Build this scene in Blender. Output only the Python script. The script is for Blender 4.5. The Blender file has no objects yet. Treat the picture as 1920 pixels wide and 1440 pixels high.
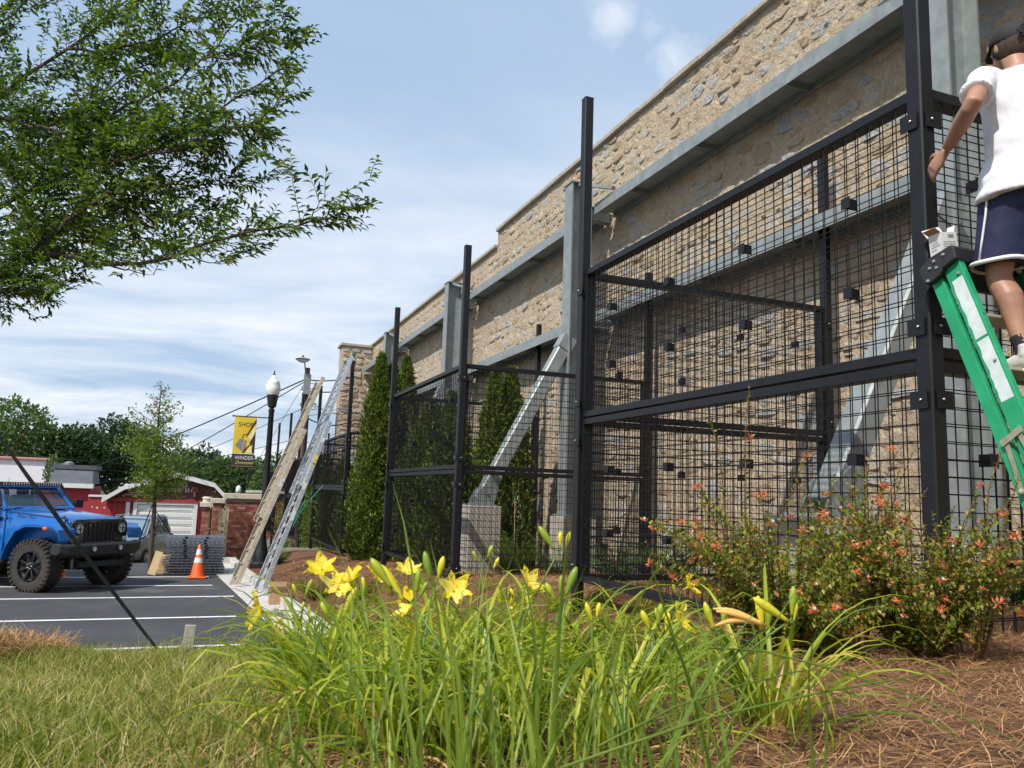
import bpy, bmesh, math, random
import numpy as np
from mathutils import Vector, Matrix, noise as mnoise
random.seed(7); rng = np.random.default_rng(11)
R = math.radians; PI = math.pi
SC = bpy.context.scene; COL = SC.collection
# ---------------------------------------------------------------- camera
# world: +Y along the stone wall (away), +X towards the wall, +Z up, camera at the origin, parking lot at z = -2
CAMROWS = ((0.9301318, -0.0819287, -0.3579699), (-0.3656728, -0.1170827, -0.9233499), (0.0337368, 0.9897370, -0.1388614))
cam_d = bpy.data.cameras.new('camera'); cam = bpy.data.objects.new('camera', cam_d); COL.objects.link(cam)
cam.matrix_world = Matrix(CAMROWS).to_4x4()
cam_d.sensor_width = 36; cam_d.lens = 1490/1920*36; cam_d.clip_start = 0.05; cam_d.clip_end = 2000
cam_d.dof.use_dof = True; cam_d.dof.focus_distance = 7.0; cam_d.dof.aperture_fstop = 11.5
SC.camera = cam
_CM = np.array(CAMROWS)
def ray(x, y): return _CM @ np.array([x-960., -(y-720.), -1490.])
def on(x, y, axis, val):                     # where the line of sight through a photo pixel meets the plane axis = val
    d = ray(x, y); return Vector(d*(val/d[axis]))
def far(x, y, dist): return Vector(ray(x, y)/1490.*dist)
def pxof(P):
    c = _CM.T @ np.asarray(P, float); return 960+1490*c[0]/-c[2], 720-1490*c[1]/-c[2], -c[2]
# ---------------------------------------------------------------- sky, sun, exposure
SUNV = Vector((-0.56, -0.34, 0.76)).normalized()
sun_el = math.asin(SUNV.z); sun_az = math.atan2(SUNV.x, SUNV.y)
wd = bpy.data.worlds.new('World'); SC.world = wd; wd.use_nodes = True
nt = wd.node_tree; nt.nodes.clear()
def N(t, **k):
    n = nt.nodes.new(t)
    for a, b in k.items(): setattr(n, a, b)
    return n
out = N('ShaderNodeOutputWorld'); bg = N('ShaderNodeBackground'); bg.inputs['Strength'].default_value = 0.10
sky = N('ShaderNodeTexSky', sky_type='NISHITA', sun_disc=False, sun_elevation=sun_el, sun_rotation=sun_az, air_density=1.2, dust_density=2.2, ozone_density=1.6)
tc = N('ShaderNodeTexCoord'); sep = N('ShaderNodeSeparateXYZ')
nt.links.new(tc.outputs['Generated'], sep.inputs[0])
def mth(op, a, b=None, clamp=False):
    n = N('ShaderNodeMath', operation=op); n.use_clamp = clamp
    for i, v in enumerate((a, b)):
        if v is None: continue
        if isinstance(v, (int, float)): n.inputs[i].default_value = v
        else: nt.links.new(v, n.inputs[i])
    return n.outputs[0]
zc = mth('MAXIMUM', sep.outputs[2], 0.0); zz = mth('ADD', zc, 0.16)
px_ = mth('DIVIDE', sep.outputs[0], zz); py_ = mth('DIVIDE', sep.outputs[1], zz)
cmb = N('ShaderNodeCombineXYZ'); nt.links.new(px_, cmb.inputs[0]); nt.links.new(py_, cmb.inputs[1])
mp = N('ShaderNodeMapping'); mp.inputs['Rotation'].default_value = (0, 0, R(28)); mp.inputs['Scale'].default_value = (0.6, 1.1, 1); mp.inputs['Location'].default_value = (3.1, 1.7, 0)
nt.links.new(cmb.outputs[0], mp.inputs[0])
n1 = N('ShaderNodeTexNoise'); n1.inputs['Scale'].default_value = 1.25; n1.inputs['Detail'].default_value = 8; n1.inputs['Roughness'].default_value = 0.6; n1.inputs['Distortion'].default_value = 0.35
nt.links.new(mp.outputs[0], n1.inputs[0])
r1 = N('ShaderNodeValToRGB'); r1.color_ramp.elements[0].position = 0.36; r1.color_ramp.elements[1].position = 0.64
r1.color_ramp.elements[0].color = (0, 0, 0, 1); r1.color_ramp.elements[1].color = (1, 1, 1, 1); nt.links.new(n1.outputs[0], r1.inputs[0])
n2 = N('ShaderNodeTexNoise'); n2.inputs['Scale'].default_value = 0.45; n2.inputs['Detail'].default_value = 3; nt.links.new(cmb.outputs[0], n2.inputs[0])
r2 = N('ShaderNodeValToRGB'); r2.color_ramp.elements[0].position = 0.40; r2.color_ramp.elements[1].position = 0.66; nt.links.new(n2.outputs[0], r2.inputs[0])
low = mth('SUBTRACT', 1.0, mth('MULTIPLY', zc, 2.1), True)          # thicker cloud towards the horizon, all round
amt = mth('MULTIPLY', r1.outputs[0], mth('ADD', mth('MULTIPLY', low, 1.15), mth('MULTIPLY', r2.outputs[0], 0.30), True), True)
# thin veil + cirrus
veil = N('ShaderNodeMixRGB'); veil.inputs[0].default_value = 0.75; veil.inputs[2].default_value = (4.35, 5.9, 8.1, 1); nt.links.new(sky.outputs[0], veil.inputs[1])
# a few small cumulus puffs high over the wall
pn = N('ShaderNodeTexNoise'); pn.inputs['Scale'].default_value = 9.0; pn.inputs['Detail'].default_value = 7; pn.inputs['Roughness'].default_value = .6; nt.links.new(tc.outputs['Generated'], pn.inputs[0])
for (qx, qy, rad) in ((1262, 100, .036), (1160, 28, .026), (1225, 52, .022), (885, 478, .036)):
    dv = Vector(ray(qx, qy)).normalized(); dn = N('ShaderNodeVectorMath', operation='DISTANCE'); nt.links.new(tc.outputs['Generated'], dn.inputs[0]); dn.inputs[1].default_value = dv
    edge = mth('SUBTRACT', 1.0, mth('DIVIDE', dn.outputs['Value'], rad*1.5)); pf = mth('MULTIPLY', mth('ADD', edge, mth('MULTIPLY', mth('SUBTRACT', pn.outputs[0], .52), 4.4)), .95, True)
    amt = mth('MAXIMUM', amt, mth('MULTIPLY', pf, .5))
mx = N('ShaderNodeMixRGB'); mx.inputs[2].default_value = (9.2, 9.4, 9.8, 1); nt.links.new(amt, mx.inputs[0]); nt.links.new(veil.outputs[0], mx.inputs[1])
nt.links.new(mx.outputs[0], bg.inputs[0]); nt.links.new(bg.outputs[0], out.inputs[0])
sun_d = bpy.data.lights.new('sun', 'SUN'); sun_d.energy = 4.2; sun_d.angle = R(0.9); sun_d.color = (1.0, 0.955, 0.88)
sun = bpy.data.objects.new('sun', sun_d); COL.objects.link(sun); sun.rotation_euler = (-SUNV).to_track_quat('-Z', 'Y').to_euler(); sun.location = (-10, -10, 30)
SC.view_settings.view_transform = 'Standard'; SC.view_settings.look = 'None'; SC.view_settings.exposure = 0.22; SC.view_settings.gamma = 1.0
SC.view_settings.use_curve_mapping = False
SC.render.engine = 'CYCLES'
SC.cycles.max_bounces = 6; SC.cycles.transparent_max_bounces = 8; SC.cycles.use_denoising = True
# ---------------------------------------------------------------- materials
def mat(name, col=(.5, .5, .5), rough=.7, metal=0., ramp=None, scale=4., detail=4., vary=None, bump=0., bscale=None, bdist=0.01,
        spec=.5, trans=0., coat=0., coords='Object', stretch=None, island=False, objrand=False, grime=None, alpha=None, speck=None):
    """ramp: list of (pos, colour) driven by noise; island/objrand: the ramp is driven by a random number per loose piece / per object, noise added."""
    m = bpy.data.materials.new(name); m.use_nodes = True; t = m.node_tree; t.nodes.clear(); L = t.links
    o = t.nodes.new('ShaderNodeOutputMaterial'); b = t.nodes.new('ShaderNodeBsdfPrincipled')
    b.inputs['Base Color'].default_value = (*col, 1); b.inputs['Roughness'].default_value = rough; b.inputs['Metallic'].default_value = metal
    b.inputs['Specular IOR Level'].default_value = spec; b.inputs['Coat Weight'].default_value = coat
    if coat: b.inputs['Coat Roughness'].default_value = 0.06
    c = t.nodes.new('ShaderNodeTexCoord'); vec = c.outputs[coords]
    if coords == 'World':
        pass
    if stretch:
        mpn = t.nodes.new('ShaderNodeMapping'); mpn.inputs['Scale'].default_value = stretch; L.new(vec, mpn.inputs[0]); vec = mpn.outputs[0]
    colout = None
    if ramp:
        nz = t.nodes.new('ShaderNodeTexNoise'); nz.inputs['Scale'].default_value = scale; nz.inputs['Detail'].default_value = detail; nz.inputs['Roughness'].default_value = .62
        L.new(vec, nz.inputs[0]); fac = nz.outputs[0]
        if island or objrand:
            if island: g = t.nodes.new('ShaderNodeNewGeometry'); rnd = g.outputs['Random Per Island']
            else: g = t.nodes.new('ShaderNodeObjectInfo'); rnd = g.outputs['Random']
            a = t.nodes.new('ShaderNodeMath'); a.operation = 'MULTIPLY_ADD'; L.new(nz.outputs[0], a.inputs[0]); a.inputs[1].default_value = vary if vary is not None else .35
            s = t.nodes.new('ShaderNodeMath'); s.operation = 'SUBTRACT'; L.new(rnd, s.inputs[0]); s.inputs[1].default_value = (vary if vary is not None else .35)*.5
            L.new(s.outputs[0], a.inputs[2]); fac = a.outputs[0]
        rp = t.nodes.new('ShaderNodeValToRGB'); e = rp.color_ramp.elements
        while len(e) < len(ramp): e.new(.5)
        for i, (p, cc) in enumerate(ramp): e[i].position = p; e[i].color = (*cc, 1)
        L.new(fac, rp.inputs[0]); colout = rp.outputs[0]
    if grime:                                   # (colour, scale, threshold): blotches of dirt or wear
        gz = t.nodes.new('ShaderNodeTexNoise'); gz.inputs['Scale'].default_value = grime[1]; gz.inputs['Detail'].default_value = 7; gz.inputs['Roughness'].default_value = .7
        L.new(vec, gz.inputs[0]); gr = t.nodes.new('ShaderNodeMapRange'); gr.inputs[1].default_value = grime[2]; gr.inputs[2].default_value = grime[2]+.18
        L.new(gz.outputs[0], gr.inputs[0]); gm = t.nodes.new('ShaderNodeMixRGB'); L.new(gr.outputs[0], gm.inputs[0]); gm.inputs[2].default_value = (*grime[0], 1)
        if colout: L.new(colout, gm.inputs[1])
        else: gm.inputs[1].default_value = (*col, 1)
        colout = gm.outputs[0]
    if speck and colout:                        # (scale, low, high): fine tonal grain
        sz = t.nodes.new('ShaderNodeTexNoise'); sz.inputs['Scale'].default_value = speck[0]; sz.inputs['Detail'].default_value = 9; sz.inputs['Roughness'].default_value = .72
        L.new(vec, sz.inputs[0]); sr = t.nodes.new('ShaderNodeMapRange'); sr.inputs[1].default_value = .32; sr.inputs[2].default_value = .68; sr.inputs[3].default_value = speck[1]; sr.inputs[4].default_value = speck[2]
        L.new(sz.outputs[0], sr.inputs[0]); sm_ = t.nodes.new('ShaderNodeMixRGB'); sm_.blend_type = 'MULTIPLY'; sm_.inputs[0].default_value = 1; L.new(colout, sm_.inputs[1]); L.new(sr.outputs[0], sm_.inputs[2]); colout = sm_.outputs[0]
    if colout: L.new(colout, b.inputs['Base Color'])
    if bump:
        bn = t.nodes.new('ShaderNodeTexNoise'); bn.inputs['Scale'].default_value = bscale or scale*3; bn.inputs['Detail'].default_value = 8; bn.inputs['Roughness'].default_value = .65
        L.new(vec, bn.inputs[0]); bp = t.nodes.new('ShaderNodeBump'); bp.inputs['Strength'].default_value = bump; bp.inputs['Distance'].default_value = bdist
        L.new(bn.outputs[0], bp.inputs['Height']); L.new(bp.outputs[0], b.inputs['Normal'])
    sh = b.outputs[0]
    if trans:
        tr = t.nodes.new('ShaderNodeBsdfTranslucent'); mxs = t.nodes.new('ShaderNodeMixShader'); mxs.inputs[0].default_value = trans
        if colout:
            hs = t.nodes.new('ShaderNodeMixRGB'); hs.blend_type = 'MULTIPLY'; hs.inputs[0].default_value = 1; hs.inputs[2].default_value = (1.5, 1.55, .75, 1); L.new(colout, hs.inputs[1]); L.new(hs.outputs[0], tr.inputs[0])
        else: tr.inputs[0].default_value = (*col, 1)
        L.new(b.outputs[0], mxs.inputs[1]); L.new(tr.outputs[0], mxs.inputs[2]); sh = mxs.outputs[0]
    if alpha is not None: b.inputs['Alpha'].default_value = alpha
    L.new(sh, o.inputs[0]); return m
def glass(name, col=(.6, .75, .8), rough=.03, alpha=.55):
    m = mat(name, col, rough, spec=.8); b = next(n for n in m.node_tree.nodes if n.type == 'BSDF_PRINCIPLED')
    b.inputs['Alpha'].default_value = alpha; return m
M = {}
M['blackpaint'] = mat('black_powder_coat', rough=.5, ramp=[(.35, (.0045, .005, .0065)), (.7, (.009, .010, .013))], scale=9, bump=.12, bscale=140, bdist=.002, spec=.4, grime=((.03, .026, .022), 7, .66))
M['wire'] = mat('black_wire', (.014, .012, .012), .6, spec=.25, ramp=[(.4, (.005, .0045, .005)), (.7, (.014, .009, .007))], scale=5)
M['galv'] = mat('galvanised_steel', rough=.48, metal=.25, ramp=[(.3, (.20, .225, .225)), (.55, (.27, .295, .29)), (.8, (.36, .385, .375))], scale=6, detail=8, bump=.08, bscale=60, bdist=.002, grime=((.19, .21, .21), 2.2, .58))
M['bolt'] = mat('zinc_bolt', (.62, .62, .6), .3, 1.)
M['concrete'] = mat('concrete', rough=.9, ramp=[(.3, (.30, .27, .23)), (.6, (.40, .37, .31)), (.8, (.47, .44, .38))], scale=3.5, detail=8, bump=.35, bscale=45, bdist=.006, grime=((.36, .22, .12), 1.3, .60))
M['kerb'] = mat('kerb_concrete', rough=.92, ramp=[(.3, (.40, .385, .35)), (.7, (.54, .52, .48))], scale=5, detail=8, bump=.3, bscale=70, bdist=.004, grime=((.40, .34, .27), 2.0, .60))
M['stone'] = mat('fieldstone', rough=.93, objrand=True, vary=.28, scale=7, detail=8, coords='Object', bump=1.0, bscale=13, bdist=.06, spec=.2, speck=(22, .68, 1.22),
    ramp=[(.0, (.38, .29, .20)), (.25, (.45, .36, .26)), (.5, (.51, .425, .32)), (.70, (.47, .415, .335)), (.84, (.40, .39, .36)), (1., (.40, .405, .395))], grime=((.30, .20, .12), 5, .67))
M['stone_i'] = mat('fieldstone_joined', rough=.93, island=True, vary=.28, scale=7, detail=8, bump=1.0, bscale=13, bdist=.06, spec=.2, speck=(22, .68, 1.22),
    ramp=[(.0, (.38, .29, .20)), (.25, (.45, .36, .26)), (.5, (.51, .425, .32)), (.70, (.47, .415, .335)), (.84, (.40, .39, .36)), (1., (.40, .405, .395))], grime=((.30, .20, .12), 5, .67))
M['mortar'] = mat('sandy_mortar', rough=.97, ramp=[(.28, (.41, .31, .205)), (.5, (.50, .395, .275)), (.75, (.56, .46, .335))], scale=2.2, detail=9, bump=1.0, bscale=15, bdist=.06, spec=.15, speck=(18, .70, 1.2), grime=((.25, .16, .09), 3.2, .62))
M['coping'] = mat('coping_stone', rough=.9, ramp=[(.3, (.30, .27, .22)), (.7, (.44, .40, .33))], scale=6, bump=.6, bscale=40, bdist=.01, grime=((.16, .14, .12), 3, .6))
M['asphalt'] = mat('asphalt', rough=.9, coords='Object', ramp=[(.3, (.036, .036, .040)), (.6, (.052, .052, .057)), (.8, (.075, .074, .077))], scale=1.1, detail=9, bump=.5, bscale=160, bdist=.004, grime=((.115, .11, .105), .8, .57), speck=(90, .65, 1.4))
M['linepaint'] = mat('road_marking_paint', rough=.8, ramp=[(.3, (.66, .66, .66)), (.6, (.80, .80, .80))], scale=9, detail=9, grime=((.40, .40, .40), 14, .60))
M['soil'] = mat('mulch_soil', rough=1., ramp=[(.3, (.095, .042, .018)), (.6, (.19, .085, .036)), (.8, (.28, .145, .07))], scale=10, detail=9, bump=1., bscale=60, bdist=.03, grime=((.26, .21, .15), 1.3, .6))
M['lawnsoil'] = mat('lawn_soil', rough=1., ramp=[(.3, (.07, .075, .02)), (.6, (.12, .13, .035)), (.85, (.22, .18, .08))], scale=7, detail=9, bump=1., bscale=50, bdist=.03)
M['fardirt'] = mat('far_ground', rough=1., ramp=[(.35, (.07, .09, .035)), (.6, (.16, .15, .10))], scale=.05, detail=9)
M['needle'] = mat('pine_needle', rough=.8, island=True, vary=.3, scale=3, ramp=[(.0, (.13, .052, .020)), (.35, (.29, .125, .045)), (.7, (.44, .22, .085)), (1., (.62, .39, .19))])
M['grass'] = mat('grass_blade', rough=.6, island=True, vary=.5, scale=1.2, trans=.35, ramp=[(.0, (.085, .13, .012)), (.32, (.17, .22, .020)), (.58, (.28, .30, .04)), (.76, (.42, .36, .12)), (1., (.60, .47, .25))])
M['lily'] = mat('lily_leaf', rough=.42, objrand=True, vary=.35, scale=8, trans=.38, spec=.45, ramp=[(.0, (.085, .15, .012)), (.3, (.17, .25, .016)), (.65, (.31, .37, .022)), (1., (.46, .46, .04))])
M['liliestuff'] = mat('lily_leaf_joined', rough=.42, island=True, vary=.35, scale=8, trans=.38, spec=.45, ramp=[(.0, (.085, .15, .012)), (.3, (.17, .25, .016)), (.65, (.31, .37, .022)), (1., (.46, .46, .04))])
M['tallgrass'] = mat('tall_grass', rough=.45, objrand=True, vary=.3, scale=8, trans=.35, spec=.4, ramp=[(.0, (.10, .17, .022)), (.5, (.17, .25, .032)), (1., (.27, .33, .045))])
M['petal'] = mat('lily_petal', rough=.5, objrand=True, vary=.3, scale=20, trans=.4, ramp=[(.0, (.82, .60, .015)), (.6, (.90, .74, .06)), (1., (.92, .82, .22))])
M['petal_dry'] = mat('wilted_petal', rough=.6, trans=.3, ramp=[(.3, (.72, .40, .10)), (.7, (.88, .66, .22))], scale=30)
M['bud'] = mat('lily_bud', rough=.4, objrand=True, vary=.5, scale=14, trans=.2, ramp=[(.0, (.22, .34, .03)), (.5, (.48, .50, .03)), (1., (.78, .66, .03))])
M['stem'] = mat('green_stem', rough=.5, ramp=[(.3, (.07, .14, .02)), (.7, (.12, .20, .03))], scale=9)
M['treeleaf'] = mat('tree_leaf', rough=.45, island=True, vary=.35, scale=.8, trans=.34, spec=.45, ramp=[(.0, (.026, .060, .011)), (.5, (.060, .115, .016)), (.85, (.125, .185, .022)), (1., (.20, .26, .035))])
M['treeleaf_o'] = mat('tree_leaf_single', rough=.45, objrand=True, vary=.35, scale=.8, trans=.34, spec=.45, ramp=[(.0, (.026, .060, .011)), (.5, (.060, .115, .016)), (.85, (.125, .185, .022)), (1., (.20, .26, .035))])
M['bark'] = mat('bark', rough=.95, ramp=[(.3, (.045, .030, .022)), (.7, (.12, .085, .060))], scale=30, detail=8, stretch=(1, 1, .25), bump=.8, bscale=60, bdist=.01)
M['yleaf'] = mat('young_tree_leaf', rough=.5, island=True, vary=.3, scale=.6, trans=.45, ramp=[(.0, (.075, .125, .020)), (.5, (.14, .20, .030)), (1., (.24, .30, .05))])
M['farleaf'] = mat('far_tree_leaf', rough=.7, island=True, vary=.4, scale=.15, trans=.2, ramp=[(.0, (.018, .042, .014)), (.55, (.036, .075, .022)), (1., (.07, .12, .03))])
M['farleaf2'] = mat('far_tree_leaf_light', rough=.7, island=True, vary=.4, scale=.15, trans=.3, ramp=[(.0, (.04, .085, .022)), (.55, (.08, .14, .034)), (1., (.14, .20, .05))])
M['thuja'] = mat('arborvitae_foliage', rough=.7, island=True, vary=.45, scale=1.6, trans=.25, ramp=[(.0, (.022, .045, .007)), (.4, (.065, .105, .011)), (.8, (.14, .19, .018)), (1., (.26, .29, .03))])
M['holly'] = mat('holly_leaf', rough=.35, island=True, vary=.3, scale=2, trans=.15, ramp=[(.0, (.014, .040, .010)), (.6, (.035, .085, .018)), (1., (.08, .15, .03))])
M['abelia'] = mat('abelia_leaf', rough=.42, island=True, vary=.45, scale=2.5, trans=.35, ramp=[(.0, (.06, .10, .014)), (.35, (.14, .19, .018)), (.74, (.26, .28, .026)), (.90, (.36, .26, .04)), (1., (.44, .18, .05))])
M['abelia_o'] = mat('abelia_leaf_single', rough=.42, objrand=True, vary=.45, scale=2.5, trans=.35, ramp=[(.0, (.06, .10, .014)), (.35, (.14, .19, .018)), (.74, (.26, .28, .026)), (.90, (.36, .26, .04)), (1., (.44, .18, .05))])
M['abstem'] = mat('red_brown_stem', rough=.7, ramp=[(.3, (.09, .035, .020)), (.7, (.18, .07, .035))], scale=20)
M['calyx'] = mat('flower_sepal', rough=.6, island=True, vary=.3, scale=9, trans=.3, ramp=[(.0, (.48, .10, .035)), (.5, (.64, .19, .075)), (1., (.74, .34, .18))])
M['whiteflower'] = mat('white_petal', (.85, .82, .82), .6, trans=.3, ramp=[(.3, (.82, .78, .80)), (.7, (.9, .88, .88))], scale=20)
M['brick'] = mat('red_brick', rough=.9, objrand=True, vary=.4, scale=9, detail=7, bump=.5, bscale=60, bdist=.004, ramp=[(.0, (.15, .050, .032)), (.5, (.27, .088, .055)), (.85, (.33, .125, .080)), (1., (.42, .22, .16))])
M['bmortar'] = mat('brick_mortar', rough=.95, ramp=[(.3, (.30, .25, .21)), (.7, (.42, .36, .31))], scale=12, bump=.4, bscale=60, bdist=.003)
M['limestone'] = mat('cast_stone', rough=.85, ramp=[(.3, (.50, .44, .35)), (.7, (.62, .56, .46))], scale=5, bump=.2, bscale=50, bdist=.003, grime=((.35, .30, .24), 3, .62))
M['lumber'] = mat('pale_lumber', rough=.8, ramp=[(.3, (.48, .33, .17)), (.7, (.62, .46, .26))], scale=9, stretch=(6, 6, .5), bump=.2, bscale=50)
M['greywood'] = mat('weathered_wood', rough=.9, ramp=[(.3, (.27, .25, .20)), (.7, (.46, .43, .36))], scale=14, stretch=(5, 5, .4), bump=.4, bscale=60, bdist=.004)
M['polewood'] = mat('utility_pole_wood', rough=.9, ramp=[(.3, (.10, .055, .038)), (.7, (.19, .11, .08))], scale=8, stretch=(4, 4, .3), bump=.4, bscale=50)
M['cardboard'] = mat('cardboard', rough=.85, ramp=[(.3, (.36, .21, .11)), (.7, (.45, .28, .16))], scale=7)
M['alu'] = mat('ladder_aluminium', rough=.38, metal=.7, ramp=[(.3, (.55, .57, .60)), (.7, (.74, .76, .78))], scale=12, bump=.05)
M['aluold'] = mat('weathered_aluminium', rough=.6, metal=.25, ramp=[(.3, (.42, .36, .27)), (.6, (.54, .47, .36)), (.8, (.62, .56, .46))], scale=10, detail=8, grime=((.20, .17, .13), 7, .60))
M['green_fg'] = mat('green_fibreglass', rough=.42, ramp=[(.35, (.008, .26, .105)), (.65, (.014, .34, .15))], scale=8, coat=.15, grime=((.05, .18, .10), 16, .68), bump=.05, bscale=60)
M['sticker'] = mat('worn_white_sticker', rough=.6, ramp=[(.4, (.55, .62, .60)), (.7, (.72, .77, .76))], scale=14, grime=((.30, .40, .36), 22, .66))
M['yellow'] = mat('yellow_label', (.75, .58, .02), .5)
M['blackplastic'] = mat('black_plastic', rough=.5, ramp=[(.3, (.014, .014, .015)), (.7, (.028, .028, .030))], scale=12, bump=.15, bscale=90, bdist=.002)
M['spreader'] = mat('dull_spreader_metal', rough=.55, metal=.4, ramp=[(.3, (.30, .27, .19)), (.7, (.45, .41, .30))], scale=14)
M['whitecard'] = mat('white_card', rough=.7, ramp=[(.3, (.62, .62, .60)), (.7, (.74, .74, .72))], scale=6)
M['ink'] = mat('dark_ink', (.03, .03, .035), .7)
M['greyink'] = mat('grey_ink', (.22, .22, .23), .7)
M['blueink'] = mat('blue_ink', (.08, .16, .36), .7)
M['strap'] = mat('black_webbing', rough=1., spec=.05, ramp=[(.3, (.010, .012, .010)), (.7, (.022, .025, .020))], scale=60, bump=.3, bscale=200, bdist=.001)
M['rope'] = mat('green_rope', (.02, .22, .14), .8)
M['lampblack'] = mat('lamp_post_paint', rough=.35, ramp=[(.3, (.010, .011, .013)), (.7, (.017, .018, .021))], scale=6)
M['lampglass'] = mat('frosted_globe', rough=.25, ramp=[(.3, (.70, .70, .66)), (.7, (.84, .84, .80))], scale=5, spec=.6)
M['cablemat'] = mat('black_cable', (.015, .015, .017), .7)
M['redcone'] = mat('orange_plastic', rough=.45, ramp=[(.3, (.74, .085, .010)), (.7, (.86, .13, .018))], scale=6, grime=((.30, .07, .03), 9, .68))
M['reflect'] = mat('reflective_band', rough=.5, ramp=[(.3, (.66, .66, .66)), (.7, (.82, .82, .82))], scale=12)
print('materials ok')
# ---------------------------------------------------------------- mesh helpers
def rootloc(p):
    v = Vector((0, 0, 0))
    while p is not None: v += p.location; p = p.parent
    return v
def tag(o, label=None, cat=None, group=None, kind=None):
    if label: o['label'] = label
    if cat: o['category'] = cat
    if group: o['group'] = group
    if kind: o['kind'] = kind
    return o
def thing(name, label, cat, loc=(0, 0, 0), rz=0, group=None):
    o = bpy.data.objects.new(name, None); COL.objects.link(o); o.location = loc; o.rotation_euler = (0, 0, rz); o.empty_display_size = .2
    return tag(o, label, cat, group)
def link(name, me, parent=None, loc=(0, 0, 0), rot=None, scale=None):
    o = bpy.data.objects.new(name, me); COL.objects.link(o); o.parent = parent; o.location = loc
    if rot is not None: o.rotation_euler = rot
    if scale is not None: o.scale = scale
    return o
class MB:
    def __init__(s): s.v = []; s.f = []; s.mi = []; s.cur = 0
    def add(s, vs, fs):
        b = len(s.v); s.v += [tuple(q) for q in vs]
        for q in fs: s.f.append([b+i for i in q]); s.mi.append(s.cur)
        return s
    def box(s, c, d, M3=None, taper=1.):
        x, y, z = d[0]/2, d[1]/2, d[2]/2; c = Vector(c)
        vs = [Vector((sx*x*(taper if sz > 0 else 1), sy*y*(taper if sz > 0 else 1), sz*z)) for sz in (-1, 1) for sx, sy in ((-1, -1), (1, -1), (1, 1), (-1, 1))]
        if M3 is not None: vs = [M3 @ q for q in vs]
        return s.add([q+c for q in vs], [(3, 2, 1, 0), (4, 5, 6, 7), (0, 1, 5, 4), (1, 2, 6, 5), (2, 3, 7, 6), (3, 0, 4, 7)])
    def box2(s, a, b): return s.box([(a[i]+b[i])/2 for i in range(3)], [abs(b[i]-a[i]) for i in range(3)])
    def beam(s, p, q, w, h, up=(0, 0, 1), bev=0):
        p = Vector(p); q = Vector(q); d = (q-p).normalized(); up = Vector(up); sd = d.cross(up)
        if sd.length < 1e-4: sd = d.cross(Vector((0, 1, 0)))
        sd.normalize(); u = sd.cross(d).normalized()
        if bev:
            prof = [(w/2-bev, h/2), (w/2, h/2-bev), (w/2, -h/2+bev), (w/2-bev, -h/2), (-w/2+bev, -h/2), (-w/2, -h/2+bev), (-w/2, h/2-bev), (-w/2+bev, h/2)]
        else: prof = [(w/2, h/2), (w/2, -h/2), (-w/2, -h/2), (-w/2, h/2)]
        n = len(prof); vs = [p+sd*a+u*b for a, b in prof]+[q+sd*a+u*b for a, b in prof]
        fs = [(i, (i+1) % n, n+(i+1) % n, n+i) for i in range(n)]+[tuple(range(n-1, -1, -1)), tuple(range(n, 2*n))]
        return s.add(vs, fs)
    def tube(s, pts, rad, n=6, cap=True):
        pts = [Vector(p) for p in pts]; k = len(pts)
        if not hasattr(rad, '__len__'): rad = [rad]*k
        prev = None; vs = []
        for i, p in enumerate(pts):
            d = (pts[min(i+1, k-1)]-pts[max(i-1, 0)]).normalized()
            if prev is None:
                a = Vector((0, 0, 1)) if abs(d.z) < .9 else Vector((1, 0, 0)); u = d.cross(a).normalized()
            else: u = (prev-d*prev.dot(d)).normalized()
            prev = u; w_ = d.cross(u)
            for j in range(n): a = 2*PI*j/n; vs.append(p+(u*math.cos(a)+w_*math.sin(a))*rad[i])
        fs = [(i*n+j, i*n+(j+1) % n, (i+1)*n+(j+1) % n, (i+1)*n+j) for i in range(k-1) for j in range(n)]
        if cap: fs += [tuple(range(n-1, -1, -1)), tuple(range((k-1)*n, k*n))]
        return s.add(vs, fs)
    def lathe(s, prof, c=(0, 0, 0), n=20, axis='z', cap=True):
        c = Vector(c); vs = []; k = len(prof)
        for r, z in prof:
            for j in range(n):
                a = 2*PI*j/n; x, y = r*math.cos(a), r*math.sin(a)
                vs.append(c+(Vector((x, y, z)) if axis == 'z' else Vector((y, z, x)) if axis == 'y' else Vector((z, x, y))))
        fs = [(i*n+j, i*n+(j+1) % n, (i+1)*n+(j+1) % n, (i+1)*n+j) for i in range(k-1) for j in range(n)]
        if cap: fs += [tuple(range(n-1, -1, -1)), tuple(range((k-1)*n, k*n))]
        return s.add(vs, fs)
    def prism(s, poly, a, b, plane='xz'):          # polygon in a plane, extruded between a and b on the third axis
        n = len(poly)
        def P(u, v, w_): return (u, w_, v) if plane == 'xz' else (w_, u, v) if plane == 'yz' else (u, v, w_)
        return s.add([P(u, v, a) for u, v in poly]+[P(u, v, b) for u, v in poly],
                     [(i, (i+1) % n, n+(i+1) % n, n+i) for i in range(n)]+[tuple(range(n-1, -1, -1)), tuple(range(n, 2*n))])
    def sphere(s, c, r, nu=12, nv=8):
        c = Vector(c); r = Vector(r) if hasattr(r, '__len__') else Vector((r, r, r)); vs = [c+Vector((0, 0, r.z))]
        for i in range(1, nv):
            t = PI*i/nv
            for j in range(nu): a = 2*PI*j/nu; vs.append(c+Vector((r.x*math.sin(t)*math.cos(a), r.y*math.sin(t)*math.sin(a), r.z*math.cos(t))))
        vs.append(c-Vector((0, 0, r.z))); fs = [(0, 1+j, 1+(j+1) % nu) for j in range(nu)]
        for i in range(nv-2):
            for j in range(nu): fs.append((1+i*nu+j, 1+(i+1)*nu+j, 1+(i+1)*nu+(j+1) % nu, 1+i*nu+(j+1) % nu))
        e = len(vs)-1; b = 1+(nv-2)*nu; fs += [(b+j, e, b+(j+1) % nu) for j in range(nu)]
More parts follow.
